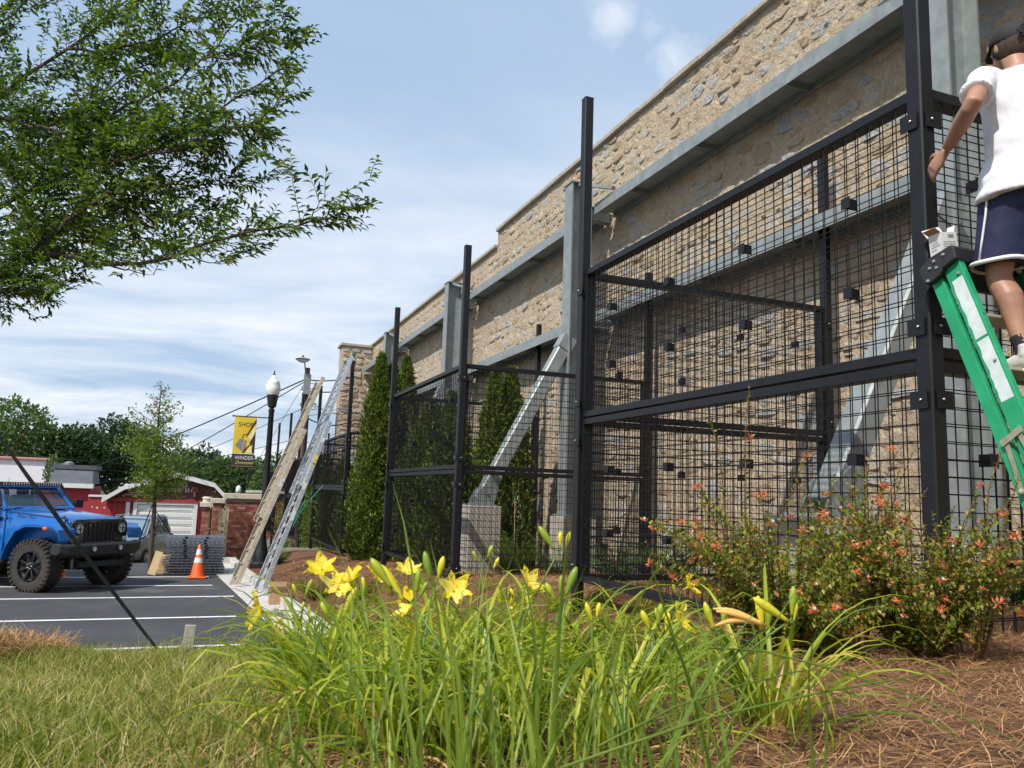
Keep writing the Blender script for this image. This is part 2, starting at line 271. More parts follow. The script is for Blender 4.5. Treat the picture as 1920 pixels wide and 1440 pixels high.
        return s.add(vs, fs)
    def build(s, name, mats, parent=None, smooth=False, world=True, fix=True, bevel=0):
        off = rootloc(parent) if (parent is not None and world) else Vector((0, 0, 0))
        me = bpy.data.meshes.new(name); me.from_pydata([(v[0]-off.x, v[1]-off.y, v[2]-off.z) for v in s.v], [], s.f)
        if not isinstance(mats, (list, tuple)): mats = [mats]
        for m in mats: me.materials.append(m)
        if len(mats) > 1: me.polygons.foreach_set('material_index', s.mi)
        if fix:
            bm = bmesh.new(); bm.from_mesh(me); bmesh.ops.recalc_face_normals(bm, faces=bm.faces); bm.to_mesh(me); bm.free()
        if smooth: me.polygons.foreach_set('use_smooth', [True]*len(me.polygons)); 
        me.update(); o = link(name, me, parent)
        if bevel:
            md = o.modifiers.new('bevel', 'BEVEL'); md.width = bevel; md.segments = 2; md.limit_method = 'ANGLE'; md.angle_limit = R(35)
        if smooth and smooth != 1:
            me.set_sharp_from_angle(angle=R(smooth))
        return o
def npmesh(name, V, F, mats, parent=None, off=None, smooth=False):
    """V (n,3); F (m,k) same-size faces (or a list of such arrays)"""
    if off is None: off = np.array(rootloc(parent)) if parent is not None else np.zeros(3)
    V = np.asarray(V, np.float32)-np.asarray(off, np.float32); Fs = F if isinstance(F, list) else [F]
    me = bpy.data.meshes.new(name); me.vertices.add(len(V)); me.vertices.foreach_set('co', V.ravel())
    nl = sum(f.size for f in Fs); me.loops.add(nl); me.loops.foreach_set('vertex_index', np.concatenate([f.ravel() for f in Fs]).astype(np.int32))
    tot = np.concatenate([np.full(len(f), f.shape[1]) for f in Fs]); st = np.concatenate([[0], np.cumsum(tot)[:-1]])
    me.polygons.add(len(tot)); me.polygons.foreach_set('loop_start', st.astype(np.int32))
    if smooth: me.polygons.foreach_set('use_smooth', np.ones(len(tot), bool))
    me.update(calc_edges=True)
    for m in (mats if isinstance(mats, (list, tuple)) else [mats]): me.materials.append(m)
    return link(name, me, parent)
def unit(a): return a/np.maximum(np.linalg.norm(a, axis=-1, keepdims=True), 1e-9)
def leafmesh(P, D, U, L, W, fold=.25, curl=.15):
    """leaf-shaped quads pairs: 6 verts, 4 tris each; P base, D direction, U up-ish normal, L length, W width"""
    n = len(P); D = unit(D); S = unit(np.cross(D, U)); U = np.cross(S, D); L = np.broadcast_to(np.asarray(L, float), (n,))[:, None]; W = np.broadcast_to(np.asarray(W, float), (n,))[:, None]
    b = P; tip = P+D*L-U*L*curl; m1 = P+D*L*.42; l = m1-S*W*.5+U*W*fold; r = m1+S*W*.5+U*W*fold; m2 = P+D*L*.42
    V = np.stack([b, l, m2, r, tip], 1).reshape(-1, 3); k = np.arange(n)[:, None]*5
    F = np.concatenate([k+np.array([[0, 2, 1]]), k+np.array([[0, 3, 2]]), k+np.array([[1, 2, 4]]), k+np.array([[2, 3, 4]])])
    return V, F
def quadleaf(P, D, U, L, W):
    n = len(P); D = unit(D); S = unit(np.cross(D, U)); L = np.broadcast_to(np.asarray(L, float), (n,))[:, None]; W = np.broadcast_to(np.asarray(W, float), (n,))[:, None]
    V = np.stack([P, P+D*L*.5-S*W*.5, P+D*L, P+D*L*.5+S*W*.5], 1).reshape(-1, 3); F = np.arange(n)[:, None]*4+np.array([[0, 3, 2, 1]])
    return V, F
def rdir(n, zmin=-1., zmax=1.):
    z = rng.uniform(zmin, zmax, n); a = rng.uniform(0, 2*PI, n); r = np.sqrt(1-z*z); return np.stack([r*np.cos(a), r*np.sin(a), z], 1)
def text_obj(s, size, m, parent, X, Y, origin, ext=.0, shear=0, name='lettering', align='LEFT', sx=1.):
    """flat lettering as a mesh; X, Y = directions of reading and up (world or parent space), origin = its anchor"""
    c = bpy.data.curves.new('t', 'FONT'); c.body = s; c.size = size; c.shear = shear; c.align_x = align; c.extrude = ext; c.resolution_u = 3
    t = bpy.data.objects.new('t', c); COL.objects.link(t); dg = bpy.context.evaluated_depsgraph_get()
    me = bpy.data.meshes.new_from_object(t.evaluated_get(dg)); bpy.data.objects.remove(t); bpy.data.curves.remove(c)
    X = Vector(X).normalized(); Y = Vector(Y).normalized(); Z = X.cross(Y)
    me.transform(Matrix(((X.x*sx, Y.x, Z.x, origin[0]), (X.y*sx, Y.y, Z.y, origin[1]), (X.z*sx, Y.z, Z.z, origin[2]), (0, 0, 0, 1))))
    me.materials.clear(); me.materials.append(m); return link(name, me, parent)
def copy_tree(o, parent=None):
    c = o.copy(); COL.objects.link(c); c.parent = parent
    for ch in list(o.children): copy_tree(ch, c)
    return c
def sstep(a, b, x):
    t = np.clip((x-a)/(b-a), 0, 1); return t*t*(3-2*t)
# ---------------------------------------------------------------- terrain
LOT = -2.0
def hf(Y): return np.interp(Y, [-3, 0, 3, 7.3, 11.4, 16, 21, 27, 34, 45], [-.5, -.5, -.66, -.90, -1.22, -1.50, -1.70, -1.95, -2.2, -2.6])
def kx(Y): return np.interp(Y, [5, 11.87, 18.95, 22, 40], [1.75, 1.21, .62, .45, .45])     # edge of the asphalt
def height(X, Y):
    X = np.asarray(X, float); Y = np.asarray(Y, float)
    lot = np.interp(Y, [0, 20.5, 30, 42, 60], [-2.06, -2.06, -2.75, -3.35, -3.6])
    tx = sstep(0, 1, (X-kx(Y)-.75)/1.9); ty = 1-sstep(3.7, 7.8, Y+.35*np.maximum(X-.2, 0)*0)
    tx = tx*(1-sstep(28, 34, Y)); 
    kerbtop = np.where((X > kx(Y)+.62) & (Y < 22.2), -1.90, lot)
    t = np.maximum(tx, ty); h = kerbtop*(1-t)+hf(Y)*t
    # lawn crest a little lower on the left, a mound of pine straw round the tree
    h = h-.06*sstep(2.2, 4, Y)*(1-sstep(-.5, 1.5, X))*ty
    h = h+.11*np.exp(-(((X+1.25)/.75)**2+((Y-4.15)/.55)**2)**1.5)
    return h
def hz(x, y): return float(height(x, y))
xs = np.concatenate([[-400, -120, -40, -20, -12, -9], np.arange(-7, 8.01, .1), [9, 12, 20, 60, 200, 400]])
ys = np.concatenate([[-400, -60, -15, -5], np.arange(-3, 9, .1), np.arange(9, 46, .25), [50, 60, 90, 150, 300, 600]])
GX, GY = np.meshgrid(xs, ys); GZ = height(GX, GY)
near = (np.abs(GX) < 7.9) & (GY > -3) & (GY < 30)
for i in range(GX.shape[0]):
    for j in range(GX.shape[1]):
        if near[i, j] and (GX[i, j] > kx(GY[i, j])+.8 or GY[i, j] < 6): GZ[i, j] += .022*mnoise.noise(Vector((GX[i, j]*2.1, GY[i, j]*2.1, 3)))+.012*mnoise.noise(Vector((GX[i, j]*6, GY[i, j]*6, 7)))
Vt = np.stack([GX, GY, GZ], -1).reshape(-1, 3); ny, nx = GX.shape
idx = np.arange(ny*nx).reshape(ny, nx); Ft = np.stack([idx[:-1, :-1], idx[:-1, 1:], idx[1:, 1:], idx[1:, :-1]], -1).reshape(-1, 4)
cx = Vt[Ft].mean(1)
def lawn_edge(Y): return np.interp(Y, [0, 1.5, 2.5, 3.5, 5, 8], [.16, .22, .24, .45, .9, 1.1])
isfar = (cx[:, 1] > 26) | (cx[:, 0] < -9) | (cx[:, 0] > 9) | (cx[:, 1] < -3)
islawn = ~isfar & (cx[:, 0] < lawn_edge(cx[:, 1])) & (cx[:, 1] < 8.5)
for nm, sel, mm, in (('lawn', islawn, M['lawnsoil']), ('garden_bed', ~isfar & ~islawn, M['soil']), ('ground', isfar, M['fardirt'])):
    f = Ft[sel]; u, inv = np.unique(f, return_inverse=True); o = npmesh(nm, Vt[u], inv.reshape(f.shape), mm, smooth=True); tag(o, kind='structure')
# asphalt lot, gutter, kerb, markings
b = MB(); yy = [4, 8, 11.87, 15, 18.95, 20.6]
xl = -60
b.add([(xl, y, LOT) for y in yy]+[(float(kx(y)), y, LOT) for y in yy], [(i, 6+i, 7+i, i+1) for i in range(5)])
tag(b.build('parking_lot', M['asphalt']), kind='structure')
b = MB()   # the road beyond falls away
b.add([(xl, 20.6, LOT), (.55, 20.6, LOT), (.45, 24, -2.3), (xl, 24, -2.3), (xl, 42, -3.30), (.45, 42, -3.30), (xl, 60, -3.55), (.45, 60, -3.55)], [(0, 1, 2, 3), (3, 2, 5, 4), (4, 5, 7, 6)])
tag(b.build('road', M['asphalt']), kind='structure')
b = MB(); yy = np.arange(4, 22.3, .6)
def strip(b, o0, o1, z0, z1, yy, xf=kx):
    n = len(yy); b.add([(float(xf(y))+o0, y, z0) for y in yy]+[(float(xf(y))+o1, y, z1) for y in yy], [(i, n+i, n+i+1, i+1) for i in range(n-1)])
strip(b, -.02, .48, LOT+.012, LOT+.02, yy)
tag(b.build('gutter_apron', M['kerb']), kind='structure')
for k in range(7):
    b = MB(); y0 = 4+k*2.6; y1 = min(y0+2.59, 22.2); q = np.linspace(y0, y1, 5)
    strip(b, .48, .485, LOT-.1, LOT+.13, q); strip(b, .485, .50, LOT+.13, LOT+.15, q); strip(b, .50, .64, LOT+.15, LOT+.15, q); strip(b, .64, .64, LOT+.15, LOT-.1, q)
    for yv in (y0, y1):
        x = float(kx(yv)); b.add([(x+.48, yv, LOT-.1), (x+.485, yv, LOT+.13), (x+.5, yv, LOT+.15), (x+.64, yv, LOT+.15), (x+.64, yv, LOT-.1)], [(0, 1, 2, 3, 4)])
    tag(b.build('kerb', M['kerb']), kind='structure')
b = MB(); b.box2((-.4, 22.2, LOT-.1), (1.1, 22.36, LOT+.16)); tag(b.build('kerb', M['kerb'], bevel=.02), kind='structure')
b = MB(); b.add([(-.35, 20.6, LOT+.016), (1.05, 20.6, LOT+.016), (1.05, 22.2, LOT+.016), (-.35, 22.2, LOT+.016)], [(0, 1, 2, 3)]); tag(b.build('pavement', M['kerb']), kind='structure')
for yl, xr in ((11.0, .90), (13.35, .92), (15.75, .94), (17.5, .60), (19.1, .55), (8.7, 1.1)):
    b = MB(); b.add([(-9.5, yl-.05, LOT+.005), (xr-.15, yl-.05, LOT+.005), (xr-.15, yl+.05, LOT+.005), (-9.5, yl+.05, LOT+.005)], [(0, 1, 2, 3)])
    tag(b.build('painted_line', M['linepaint']), kind='structure')
print('terrain ok')
# ---------------------------------------------------------------- the stone wall
WX = 7.1; WTOP = 7.15; WTOP2 = 6.72; YSTEP = 19.7; YEND = 36.3
wall = thing('stone_wall', 'tall rubble stone wall with flat coping and a stepped top, held up by steel columns', 'wall', (WX, 2, -1))
def mpatch(nm, y0, y1, z0, z1, step):
    ys_ = np.arange(y0, y1+1e-6, step); zs_ = np.arange(z0, z1+1e-6, step); ys_[-1] = y1; zs_[-1] = z1
    A, B = np.meshgrid(ys_, zs_); D = np.zeros_like(A)
    for i in range(A.shape[0]):
        for j in range(A.shape[1]):
            D[i, j] = .008+.010*mnoise.noise(Vector((A[i, j]*1.4, B[i, j]*1.8, 1)))+.012*mnoise.noise(Vector((A[i, j]*5, B[i, j]*6, 9)))+.008*mnoise.noise(Vector((A[i, j]*14, B[i, j]*15, 2)))
    V = np.stack([WX-D, A, B], -1).reshape(-1, 3); n, m_ = A.shape; ix = np.arange(n*m_).reshape(n, m_)
    F = np.stack([ix[:-1, :-1], ix[1:, :-1], ix[1:, 1:], ix[:-1, 1:]], -1).reshape(-1, 4); return npmesh(nm, V, F, M['mortar'], wall, smooth=True)
mpatch('mortar_face', 2.0, 14, -1.6, WTOP-.05, .05); mpatch('mortar_face', -1, 2.0, -1.6, WTOP-.05, .2); mpatch('mortar_face', 14, YSTEP, -2.2, WTOP-.05, .10); mpatch('mortar_face', YSTEP, YEND, -2.6, WTOP2-.05, .14)
b = MB(); b.box2((WX+.05, -1, -2.6), (WX+.55, YSTEP, WTOP-.06)); b.box2((WX+.05, YSTEP, -2.6), (WX+.55, YEND, WTOP2-.06)); b.build('core', M['mortar'], wall)
def stone_geo(cy, cz, w, h, dep, seed):
    """an irregular broken-faced stone: angular outline, low rough face cut by a couple of facets"""
    r = random.Random(seed); n = r.choice((7, 8, 9)); pts = []; pw = r.choice((4., 8., 12.))
    for k in range(n):
        a = 2*PI*(k+r.uniform(-.36, .36))/n+PI/4; ca, sa = math.cos(a), math.sin(a); q = (abs(ca)**pw+abs(sa)**pw)**(-1/pw)
        pts.append((w/2*ca*q*r.uniform(.80, 1.07), h/2*sa*q*r.uniform(.76, 1.08)))
    fu, fv, fo = r.uniform(-.6, .6)/w*dep, r.uniform(-.7, .7)/h*dep, r.uniform(.8, 1.1)*dep
    gu, gv, go = r.uniform(-2.2, 2.2)/w*dep, r.uniform(-2.2, 2.2)/h*dep, r.uniform(1.0, 1.5)*dep
    def face(u, v): return min(fo+fu*u+fv*v, go+gu*u+gv*v)
    vs = []
    for s_, m_ in ((1., -1), (.95, .3), (.86, 1), (.56, 1), (.27, 1)):
        for (u, v) in pts:
            j = r.uniform(-.22, .22)*dep; uu, vv = u*s_*(1+r.uniform(-.05, .05)*(s_ < .9)), v*s_; dd = -.02 if m_ < 0 else max(.002, face(uu, vv)*m_+j); vs.append((-dd, uu, vv))
    fs = []
    for k in range(4):
        for i in range(n): a, b_, c, d = k*n+i, k*n+(i+1) % n, (k+1)*n+(i+1) % n, (k+1)*n+i; fs += [(a, b_, c), (a, c, d)] if (i+k) % 2 else [(a, b_, d), (b_, c, d)]
    vs.append((-max(.004, face(0, 0)), 0, 0)); e = len(vs)-1
    fs += [(4*n+i, 4*n+(i+1) % n, e) for i in range(n)]
    return vs, fs
stones = []
z = -2.1; row = 0
while z < WTOP-.10:
    hrow = random.choice((.13, .17, .21, .25, .30, .36)); y = -.9+random.uniform(0, .3)
    if z+hrow > WTOP-.05: hrow = WTOP-.06-z
    if hrow < .08: break
    while y < YEND-.2:
        w = random.uniform(.18, .60)*(1.15 if hrow > .25 else .95); top = WTOP if y+w < YSTEP+.1 else WTOP2
        zj = .07*mnoise.noise(Vector((y*.5, z*.6, 0)))+random.uniform(-.02, .02)
        if y > 13 and random.random() < .0: pass
        if z+hrow <= top-.02 and z > -2.1-.02*max(0, y-20)-.1:
            if hrow > .25 and random.random() < .30:      # two thin stones over each other
                stones.append((y+w/2, z+hrow*.27+zj, w-.03, hrow*.5-.02)); stones.append((y+w/2+random.uniform(-.03, .03), z+hrow*.76+zj, w*random.uniform(.7, 1)-.03, hrow*.46-.02))
            else: stones.append((y+w/2, z+hrow/2+zj, w-.028, hrow-.022+random.uniform(-.01, .02)))
        y += w
    z += hrow; row += 1
for _ in range(2600):
    y, z = random.uniform(3, 34), random.uniform(-1.5, 7.0)
    if z < (WTOP if y < YSTEP-.2 else WTOP2)-.12: stones.append((y, z, random.uniform(.05, .16), random.uniform(.035, .085)))
def app(s):
    x, y_, d = pxof((WX, s[0], s[1])); vis = -40 < x < 1960 and -30 < y_ < 1300 and s[0] > 3.2 and d > 0; return s[2]*s[3]/max(d, .5)**2*(.55 if y_ > 560 else 1) if vis else 0
order = sorted(range(len(stones)), key=lambda i: -app(stones[i])); top300 = set(order[:300])
JV, JF, cnt = [], [], 0
for i, s in enumerate(stones):
    dep = random.choice((.009, .012, .015, .018, .023, .034))*(1 if s[0] < 20 else .8)
    vs, fs = stone_geo(*s, dep, i)
    if i in top300:
        me = bpy.data.meshes.new('stone'); me.from_pydata(vs, [], fs); me.materials.append(M['stone']); me.update()
        o = link('stone', me, wall, (0, s[0]-2, s[1]+1)); o.rotation_euler = (random.uniform(-.14, .14), 0, 0)
    else:
        a = random.uniform(-.14, .14); ca, sa = math.cos(a), math.sin(a)
        JV += [(WX+v[0], s[0]+v[1]*ca-v[2]*sa, s[1]+v[1]*sa+v[2]*ca) for v in vs]; JF += [(q[0]+cnt, q[1]+cnt, q[2]+cnt) for q in fs]; cnt += len(vs)
tag(npmesh('stones', np.array(JV), np.array(JF), M['stone_i'], wall), kind='stuff')
print('stones', len(stones))
# coping: slabs laid end to end
y = -1.; k = 0
while y < YEND+.1:
    ln = random.uniform(.85, 1.25)
    if y < YSTEP < y+ln: ln = YSTEP-y
    if YSTEP-y > 0 and YSTEP-(y+ln) < .35 and YSTEP-(y+ln) > 0: ln = YSTEP-y
    T = WTOP if y < YSTEP-.01 else WTOP2
    b = MB(); b.box2((WX-.10+random.uniform(-.012, .012), y+.008, T-.05), (WX+.62, y+ln-.008, T+.045+random.uniform(-.008, .008)))
    o = b.build('coping_slab', M['coping'], wall, bevel=.012); y += ln
b = MB(); b.box2((WX-.02, YSTEP-.12, WTOP2), (WX+.55, YSTEP, WTOP-.05)); b.build('step_face', M['mortar'], wall)
# end pier returning towards the street
pier = thing('stone_pier', 'square stone pier at the far end of the wall, behind the tall cone-shaped evergreen', 'pier', (6.4, 36.3, -2.4))
b = MB(); b.box2((5.7, 36.3, -2.6), (7.65, 37.2, 6.55)); b.build('core', M['mortar'], pier)
z = -2.3; ct = 0
while z < 6.45:
    h = random.choice((.22, .28, .34)); x = 5.72
    while x < 7.5:
        w = min(random.uniform(.3, .65), 7.62-x); 
        if w > .12:
            vs, fs = stone_geo(0, 0, w-.03, h-.03, .05, ct+9000); me = bpy.data.meshes.new('stone'); me.from_pydata([(v[1], v[0], v[2]) for v in vs], [], [q[::-1] for q in fs]); me.materials.append(M['stone'])
            link('stone', me, pier, (x+w/2-6.4, 0, z+h/2+2.4)); ct += 1
        x += w
    z += h
b = MB(); b.box2((5.6, 36.2, 6.551), (7.75, 37.3, 6.68)); b.build('coping_slab', M['coping'], pier, bevel=.02)
# ---------------------------------------------------------------- galvanised steel bracing
COLY = [5.15+8.1*k for k in range(4)]; CX = 6.38; CTOP = 5.95
colnames = ['nearest galvanised steel column, behind the man on the ladder', 'galvanised steel column just behind the tallest mid-frame black post',
            'galvanised steel column rising left of the enclosed evergreens', 'farthest galvanised steel column, above the cone-shaped evergreen']
def hbeam(b, p, q, dep, wid, up, t=.016):
    """H section between p and q; up = direction of the web depth"""
    p = Vector(p); q = Vector(q); d = (q-p).normalized(); up = Vector(up).normalized(); sd = d.cross(up)
    b.beam(p+up*(dep/2-t/2), q+up*(dep/2-t/2), wid, t, up); b.beam(p-up*(dep/2-t/2), q-up*(dep/2-t/2), wid, t, up); b.beam(p, q, t, dep-2*t-.002, up)
for k, cy in enumerate(COLY):
    g = hz(CX, cy)-.15
    t = thing('steel_column', colnames[k], 'column', (CX, cy, g), group='galvanised columns bracing the stone wall')
    b = MB(); hbeam(b, (CX, cy, -.25-.05*k), (CX, cy, CTOP), .42, .34, (1, 0, 0), .022); b.build('shaft', M['galv'], t)
    b = MB(); b.box2((CX-.26, cy-.24, -.285-.05*k), (CX+.26, cy+.24, -.255-.05*k)); b.build('base_plate', M['galv'], t)
    b = MB(); b.box2((CX-.30, cy-.30, g-.3), (CX+.36, cy+.30, -.29-.05*k)); b.build('concrete_base', M['concrete'], t, bevel=.02)
    b = MB(); b.box2((CX-.23, cy-.19, CTOP+.001), (CX+.23, cy+.19, CTOP+.02)); b.build('cap_plate', M['galv'], t)
    for zz_ in (5.42, 3.32):
        b = MB(); hbeam(b, (CX+.212, cy-.02, zz_), (WX-.06, cy-.02, zz_), .26, .2, (0, 0, 1), .018); b.build('wall_arm', M['galv'], t)
    b = MB(); b.beam((CX-.05, cy-.18, CTOP-.04), (6.60, cy-1.0, 5.60), .09, .06); b.build('diagonal_arm', M['galv'], t)
    b = MB(); b.beam((CX-.05, cy+.18, CTOP-.04), (6.60, cy+1.0, 5.60), .09, .06); b.build('diagonal_arm', M['galv'], t)
# horizontal wall beams: web level, flanges upright
bl = ['upper galvanised beam along the stone wall, from behind the man to the first column', 'upper galvanised beam on the stone wall left of the tallest mid-frame post', 'upper galvanised beam on the wall above the enclosed evergreens', 'far upper galvanised beam ending at the stone pier']
ll = ['lower galvanised beam on the wall, seen through the nearest mesh cage', 'lower galvanised beam on the wall beside the short black back post', 'lower galvanised beam on the wall behind the enclosed evergreens', 'far lower galvanised beam beyond the cone-shaped evergreen']
seg = [(-1.2, 13.0), (13.5, 21.1), (21.6, 29.2), (29.7, 36.2)]
for zz_, names in ((5.44, bl), (3.34, ll)):
    for (y0, y1), lab in zip(seg, names):
        t = thing('wall_beam', lab, 'beam', (6.8, y0, zz_), group='galvanised beams along the stone wall')
        b = MB(); b.box2((6.60, y0, zz_-.10), (6.622, y1, zz_+.10)); b.build('front_flange', M['galv'], t)
        b = MB(); b.box2((6.623, y0, zz_-.012), (7.005, y1, zz_+.012)); b.build('web', M['galv'], t)
        b = MB(); b.box2((7.006, y0, zz_-.10), (7.026, y1, zz_+.10)); b.build('back_flange', M['galv'], t)
        for q in np.arange(y0+.9, y1-.3, 2.0):
            b = MB(); b.box2((6.625, q, zz_-.095), (7.0, q+.012, zz_-.014)); b.build('stiffener', M['galv'], t)
bn = ['nearest slanting galvanised brace, seen through the mesh right of the cage post', 'slanting galvanised brace standing on a tall concrete block between the evergreens', 'slanting galvanised brace inside the second cage, left of the mesh corner post', 'farthest slanting galvanised brace, low behind the aluminium ladder']
for k, cy in enumerate(COLY):
    zt = 2.75 if k else 2.62; zb = -.06-.11*min(k, 1)-.2*max(k-1, 0)
    fx = 4.78 if k == 0 else 4.60; hx = .42 if k == 0 else .31
    t = thing('wall_brace', bn[k], 'brace', (4.7, cy, hz(4.7, cy)), group='slanting braces of the stone wall')
    d0 = Vector((fx, cy, zb+.03)); d1 = Vector((CX-.20, cy, zt+.1)); dd = (d1-d0).normalized()
    b = MB(); b.beam(d0+dd*.05, d1, .24, .24, (0, 1, 0), bev=.02); b.build('strut', M['galv'], t)
    for s in (-.135, .135):
        b = MB(); b.prism([(fx-.16, zb), (fx+.22, zb), (fx+.30, zb+.30), (fx+.17, zb+.42), (fx-.06, zb+.24)], cy+s-.008, cy+s+.008, 'xz'); b.build('foot_plate', M['galv'], t)
        b = MB(); b.lathe([(.022, -.012), (.022, .012)], (fx+.10, cy+s*1.1, zb+.17), 8, 'y'); b.build('bolt', M['bolt'], t)
    b = MB(); b.box2((fx-.24, cy-.24, zb-.02), (fx+.24, cy+.24, zb+.0)); b.build('base_plate', M['galv'], t)
    b = MB(); b.beam(d1-dd*.16, d1+dd*.12, .27, .27, (0, 1, 0)); b.build('top_shoe', M['galv'], t)
    b = MB(); b.box2((fx-hx+.02, cy-.30, hz(4.7, cy)-.3), (fx+hx, cy+.30, zb-.022)); b.build('concrete_block', M['concrete'], t, bevel=.018)
# ---------------------------------------------------------------- black steel trellis cages
FX, BX = 3.6, 6.82; PW = .10
mesh_cache = {}
def wires(a, b_, z0, z1, nrm, gap=.078, pitch=.0965, r=.0039):
    """two parallel welded wire grids between plan points a and b"""
    a = Vector(a); b_ = Vector(b_); L = (b_-a).length; d = (b_-a)/L; nv = max(2, int(round(L/pitch))); nh = int(round((z1-z0)/pitch)); V = []; F = []
    n3 = Vector((nrm[0], nrm[1], 0)); prof = [(r*math.cos(t_), r*math.sin(t_)) for t_ in (PI/2, PI/2+2*PI/3, PI/2+4*PI/3)]
    def seg3(p, q, u, w_):
        k = len(V)
        for P in (p, q):
            for x, y in prof: V.append(P+u*x+w_*y)
        for i in range(3): F.append((k+i, k+(i+1) % 3, k+3+(i+1) % 3, k+3+i))
    for s in (0, 1):
        o = n3*(gap*s+.006)
        for i in range(1, nv):
            P = a+d*(L*i/nv); jx = random.uniform(-.003, .003); seg3(Vector((P.x, P.y, z0))+o+Vector((d.x*jx, d.y*jx, 0)), Vector((P.x, P.y, z1))+o, d.to_3d(), n3)
        for j in range(1, nh):
            zz_ = z0+(z1-z0)*j/nh; o2 = o+n3*.0055; seg3(Vector((a.x, a.y, zz_+random.uniform(-.002, .002)))+o2, Vector((b_.x, b_.y, zz_))+o2, n3, Vector((0, 0, 1)))
    return np.array([tuple(v) for v in V]), np.array(F)
def tier(t, a, b_, z0, z1, nrm, plates=True):
    """a framed panel: frame, wire mesh (stuff), spacer plates"""
    A = Vector((a[0], a[1], 0)); B = Vector((b_[0], b_[1], 0)); d = (B-A).normalized(); n3 = Vector((nrm[0], nrm[1], 0)); a2 = A+d*(PW/2+.006); b2 = B-d*(PW/2+.006)
    m = MB(); off = n3*.045
    def bar(p, q, w, h, up): m.beam(p, q, w, h, up)
    Z = Vector((0, 0, 1)); e = .06
    bar(a2+off+Z*(z1-e/2), b2+off+Z*(z1-e/2), .105, e, (0, 0, 1)); bar(a2+off+Z*(z0+e/2), b2+off+Z*(z0+e/2), .105, e, (0, 0, 1))
    bar(a2+off+d*.012+Z*(z0+e), a2+off+d*.012+Z*(z1-e), .105, .024, tuple(d)); bar(b2+off-d*.012+Z*(z0+e), b2+off-d*.012+Z*(z1-e), .105, .024, tuple(d))
    fr = m.build('panel_frame', M['blackpaint'], t, bevel=.003)
    V, F = wires((a2+d*.02).xy, (b2-d*.02).xy, z0+e-.004, z1-e+.004, nrm); o = npmesh('wire_mesh', V, F, M['wire'], fr); tag(o, kind='stuff')
    if plates:
        L = (b2-a2).length
        for i in range(4):
            for zf in (.31, .68):
                P = a2+d*(L*(.125+.25*i))+off+Z*(z0+(z1-z0)*zf); q = MB(); q.beam(P-n3*.045, P+n3*.045, .006, .07, (0, 0, 1)); q.box(P-n3*.046, (abs(d.x)*.07+abs(n3.x)*.004, abs(d.y)*.07+abs(n3.y)*.004, .07)); q.build('spacer_plate', M['blackpaint'], fr)
    for P, s in ((a2, -1), (b2, 1)):
        for zz_ in (z0+.16, z1-.22):
            q = MB(); c = P+d*s*.0-n3*.008+Z*zz_+n3*(-.052); q.box(c+d*s*.028, (abs(d.x)*.11+abs(n3.x)*.006, abs(d.y)*.11+abs(n3.y)*.006, .095)); br = q.build('bracket', M['blackpaint'], fr)
            q = MB(); q.sphere(c+d*s*.045-n3*.006, .009, 8, 5); q.build('bolt', M['bolt'], br, smooth=True)
def cage(lab, yA, yB, ptop, rail, mid, bot, backtop=None):
    t = thing('trellis_cage', lab, 'trellis', (FX, yA, bot-.1), group='black mesh trellis cages along the wall')
    for (x, y) in ((FX, yA), (FX, yB), (BX, yA), (BX, yB)):
        b = MB(); b.beam((x, y, hz(x, y)-.3), (x, y, ptop), PW, PW, (1, 0, 0), bev=.008); p = b.build('post', M['blackpaint'], t)
        b = MB(); b.box((x, y, ptop+.004), (PW+.004, PW+.004, .006)); b.build('post_cap', M['blackpaint'], p)
    tier(t, (FX, yA), (FX, yB), mid+.012, rail, (1, 0)); tier(t, (FX, yA), (FX, yB), bot, mid-.004, (1, 0))
    for y, s in ((yA, 1), (yB, 1)):
        tier(t, (FX, y), (BX, y), mid+.012, rail, (0, s), plates=(y < 9)); tier(t, (FX, y), (BX, y), bot, mid-.004, (0, s), plates=(y < 9))
    return t
cage('nearest and largest black mesh cage, whose right post the man holds', 3.1, 7.3, 4.28, 2.36, .80, -.82)
cage('second black mesh cage, around the evergreens, left of the open gap', 11.37, 16.04, 3.80, 1.96, .36, -1.24)
cage('third black mesh cage, directly left of the cone-shaped evergreen', 21.1, 27.0, 3.42, 1.52, 0.05, -1.62)
cage('fourth black mesh cage, behind the two leaning extension ladders', 30.2, 35.9, 3.25, 1.15, -.35, -1.95)
cage('farthest black mesh cage, just right of the street lamp post', 41.3, 46.5, 3.2, .85, -.65, -2.3)
print('steel ok')
# ---------------------------------------------------------------- street lamp with banner
lx, ly = 1.52, 19.9; lz = hz(lx, ly)
t = thing('street_lamp', 'black street lamp post with white acorn globe and a yellow banner arm', 'street lamp', (lx, ly, lz))
Hh = on(500, 740, 1, ly).z-lz          # top of the black post head
b = MB(); b.lathe([(.24, 0), (.24, .12), (.20, .16), (.19, .30), (.15, .42), (.115, .60), (.10, .75)], (lx, ly, lz), 16); b.build('base', M['lampblack'], t, smooth=40)
b = MB(); b.lathe([(.095, .75), (.072, 2.2), (.062, Hh-.42), (.075, Hh-.40), (.075, Hh-.36), (.055, Hh-.34), (.055, Hh-.30)], (lx, ly, lz), 14); b.build('post', M['lampblack'], t, smooth=40)
b = MB(); b.lathe([(.055, Hh-.31), (.10, Hh-.28), (.11, Hh-.20), (.135, Hh-.04), (.14, Hh)], (lx, ly, lz), 16); b.build('capital', M['lampblack'], t, smooth=40)
b = MB(); b.lathe([(.125, Hh), (.165, Hh+.08), (.175, Hh+.20), (.15, Hh+.27), (.155, Hh+.285), (.12, Hh+.36), (.07, Hh+.41), (.075, Hh+.425), (.04, Hh+.46), (.02, Hh+.49)], (lx, ly, lz), 18); b.build('globe', M['lampglass'], t, smooth=50)
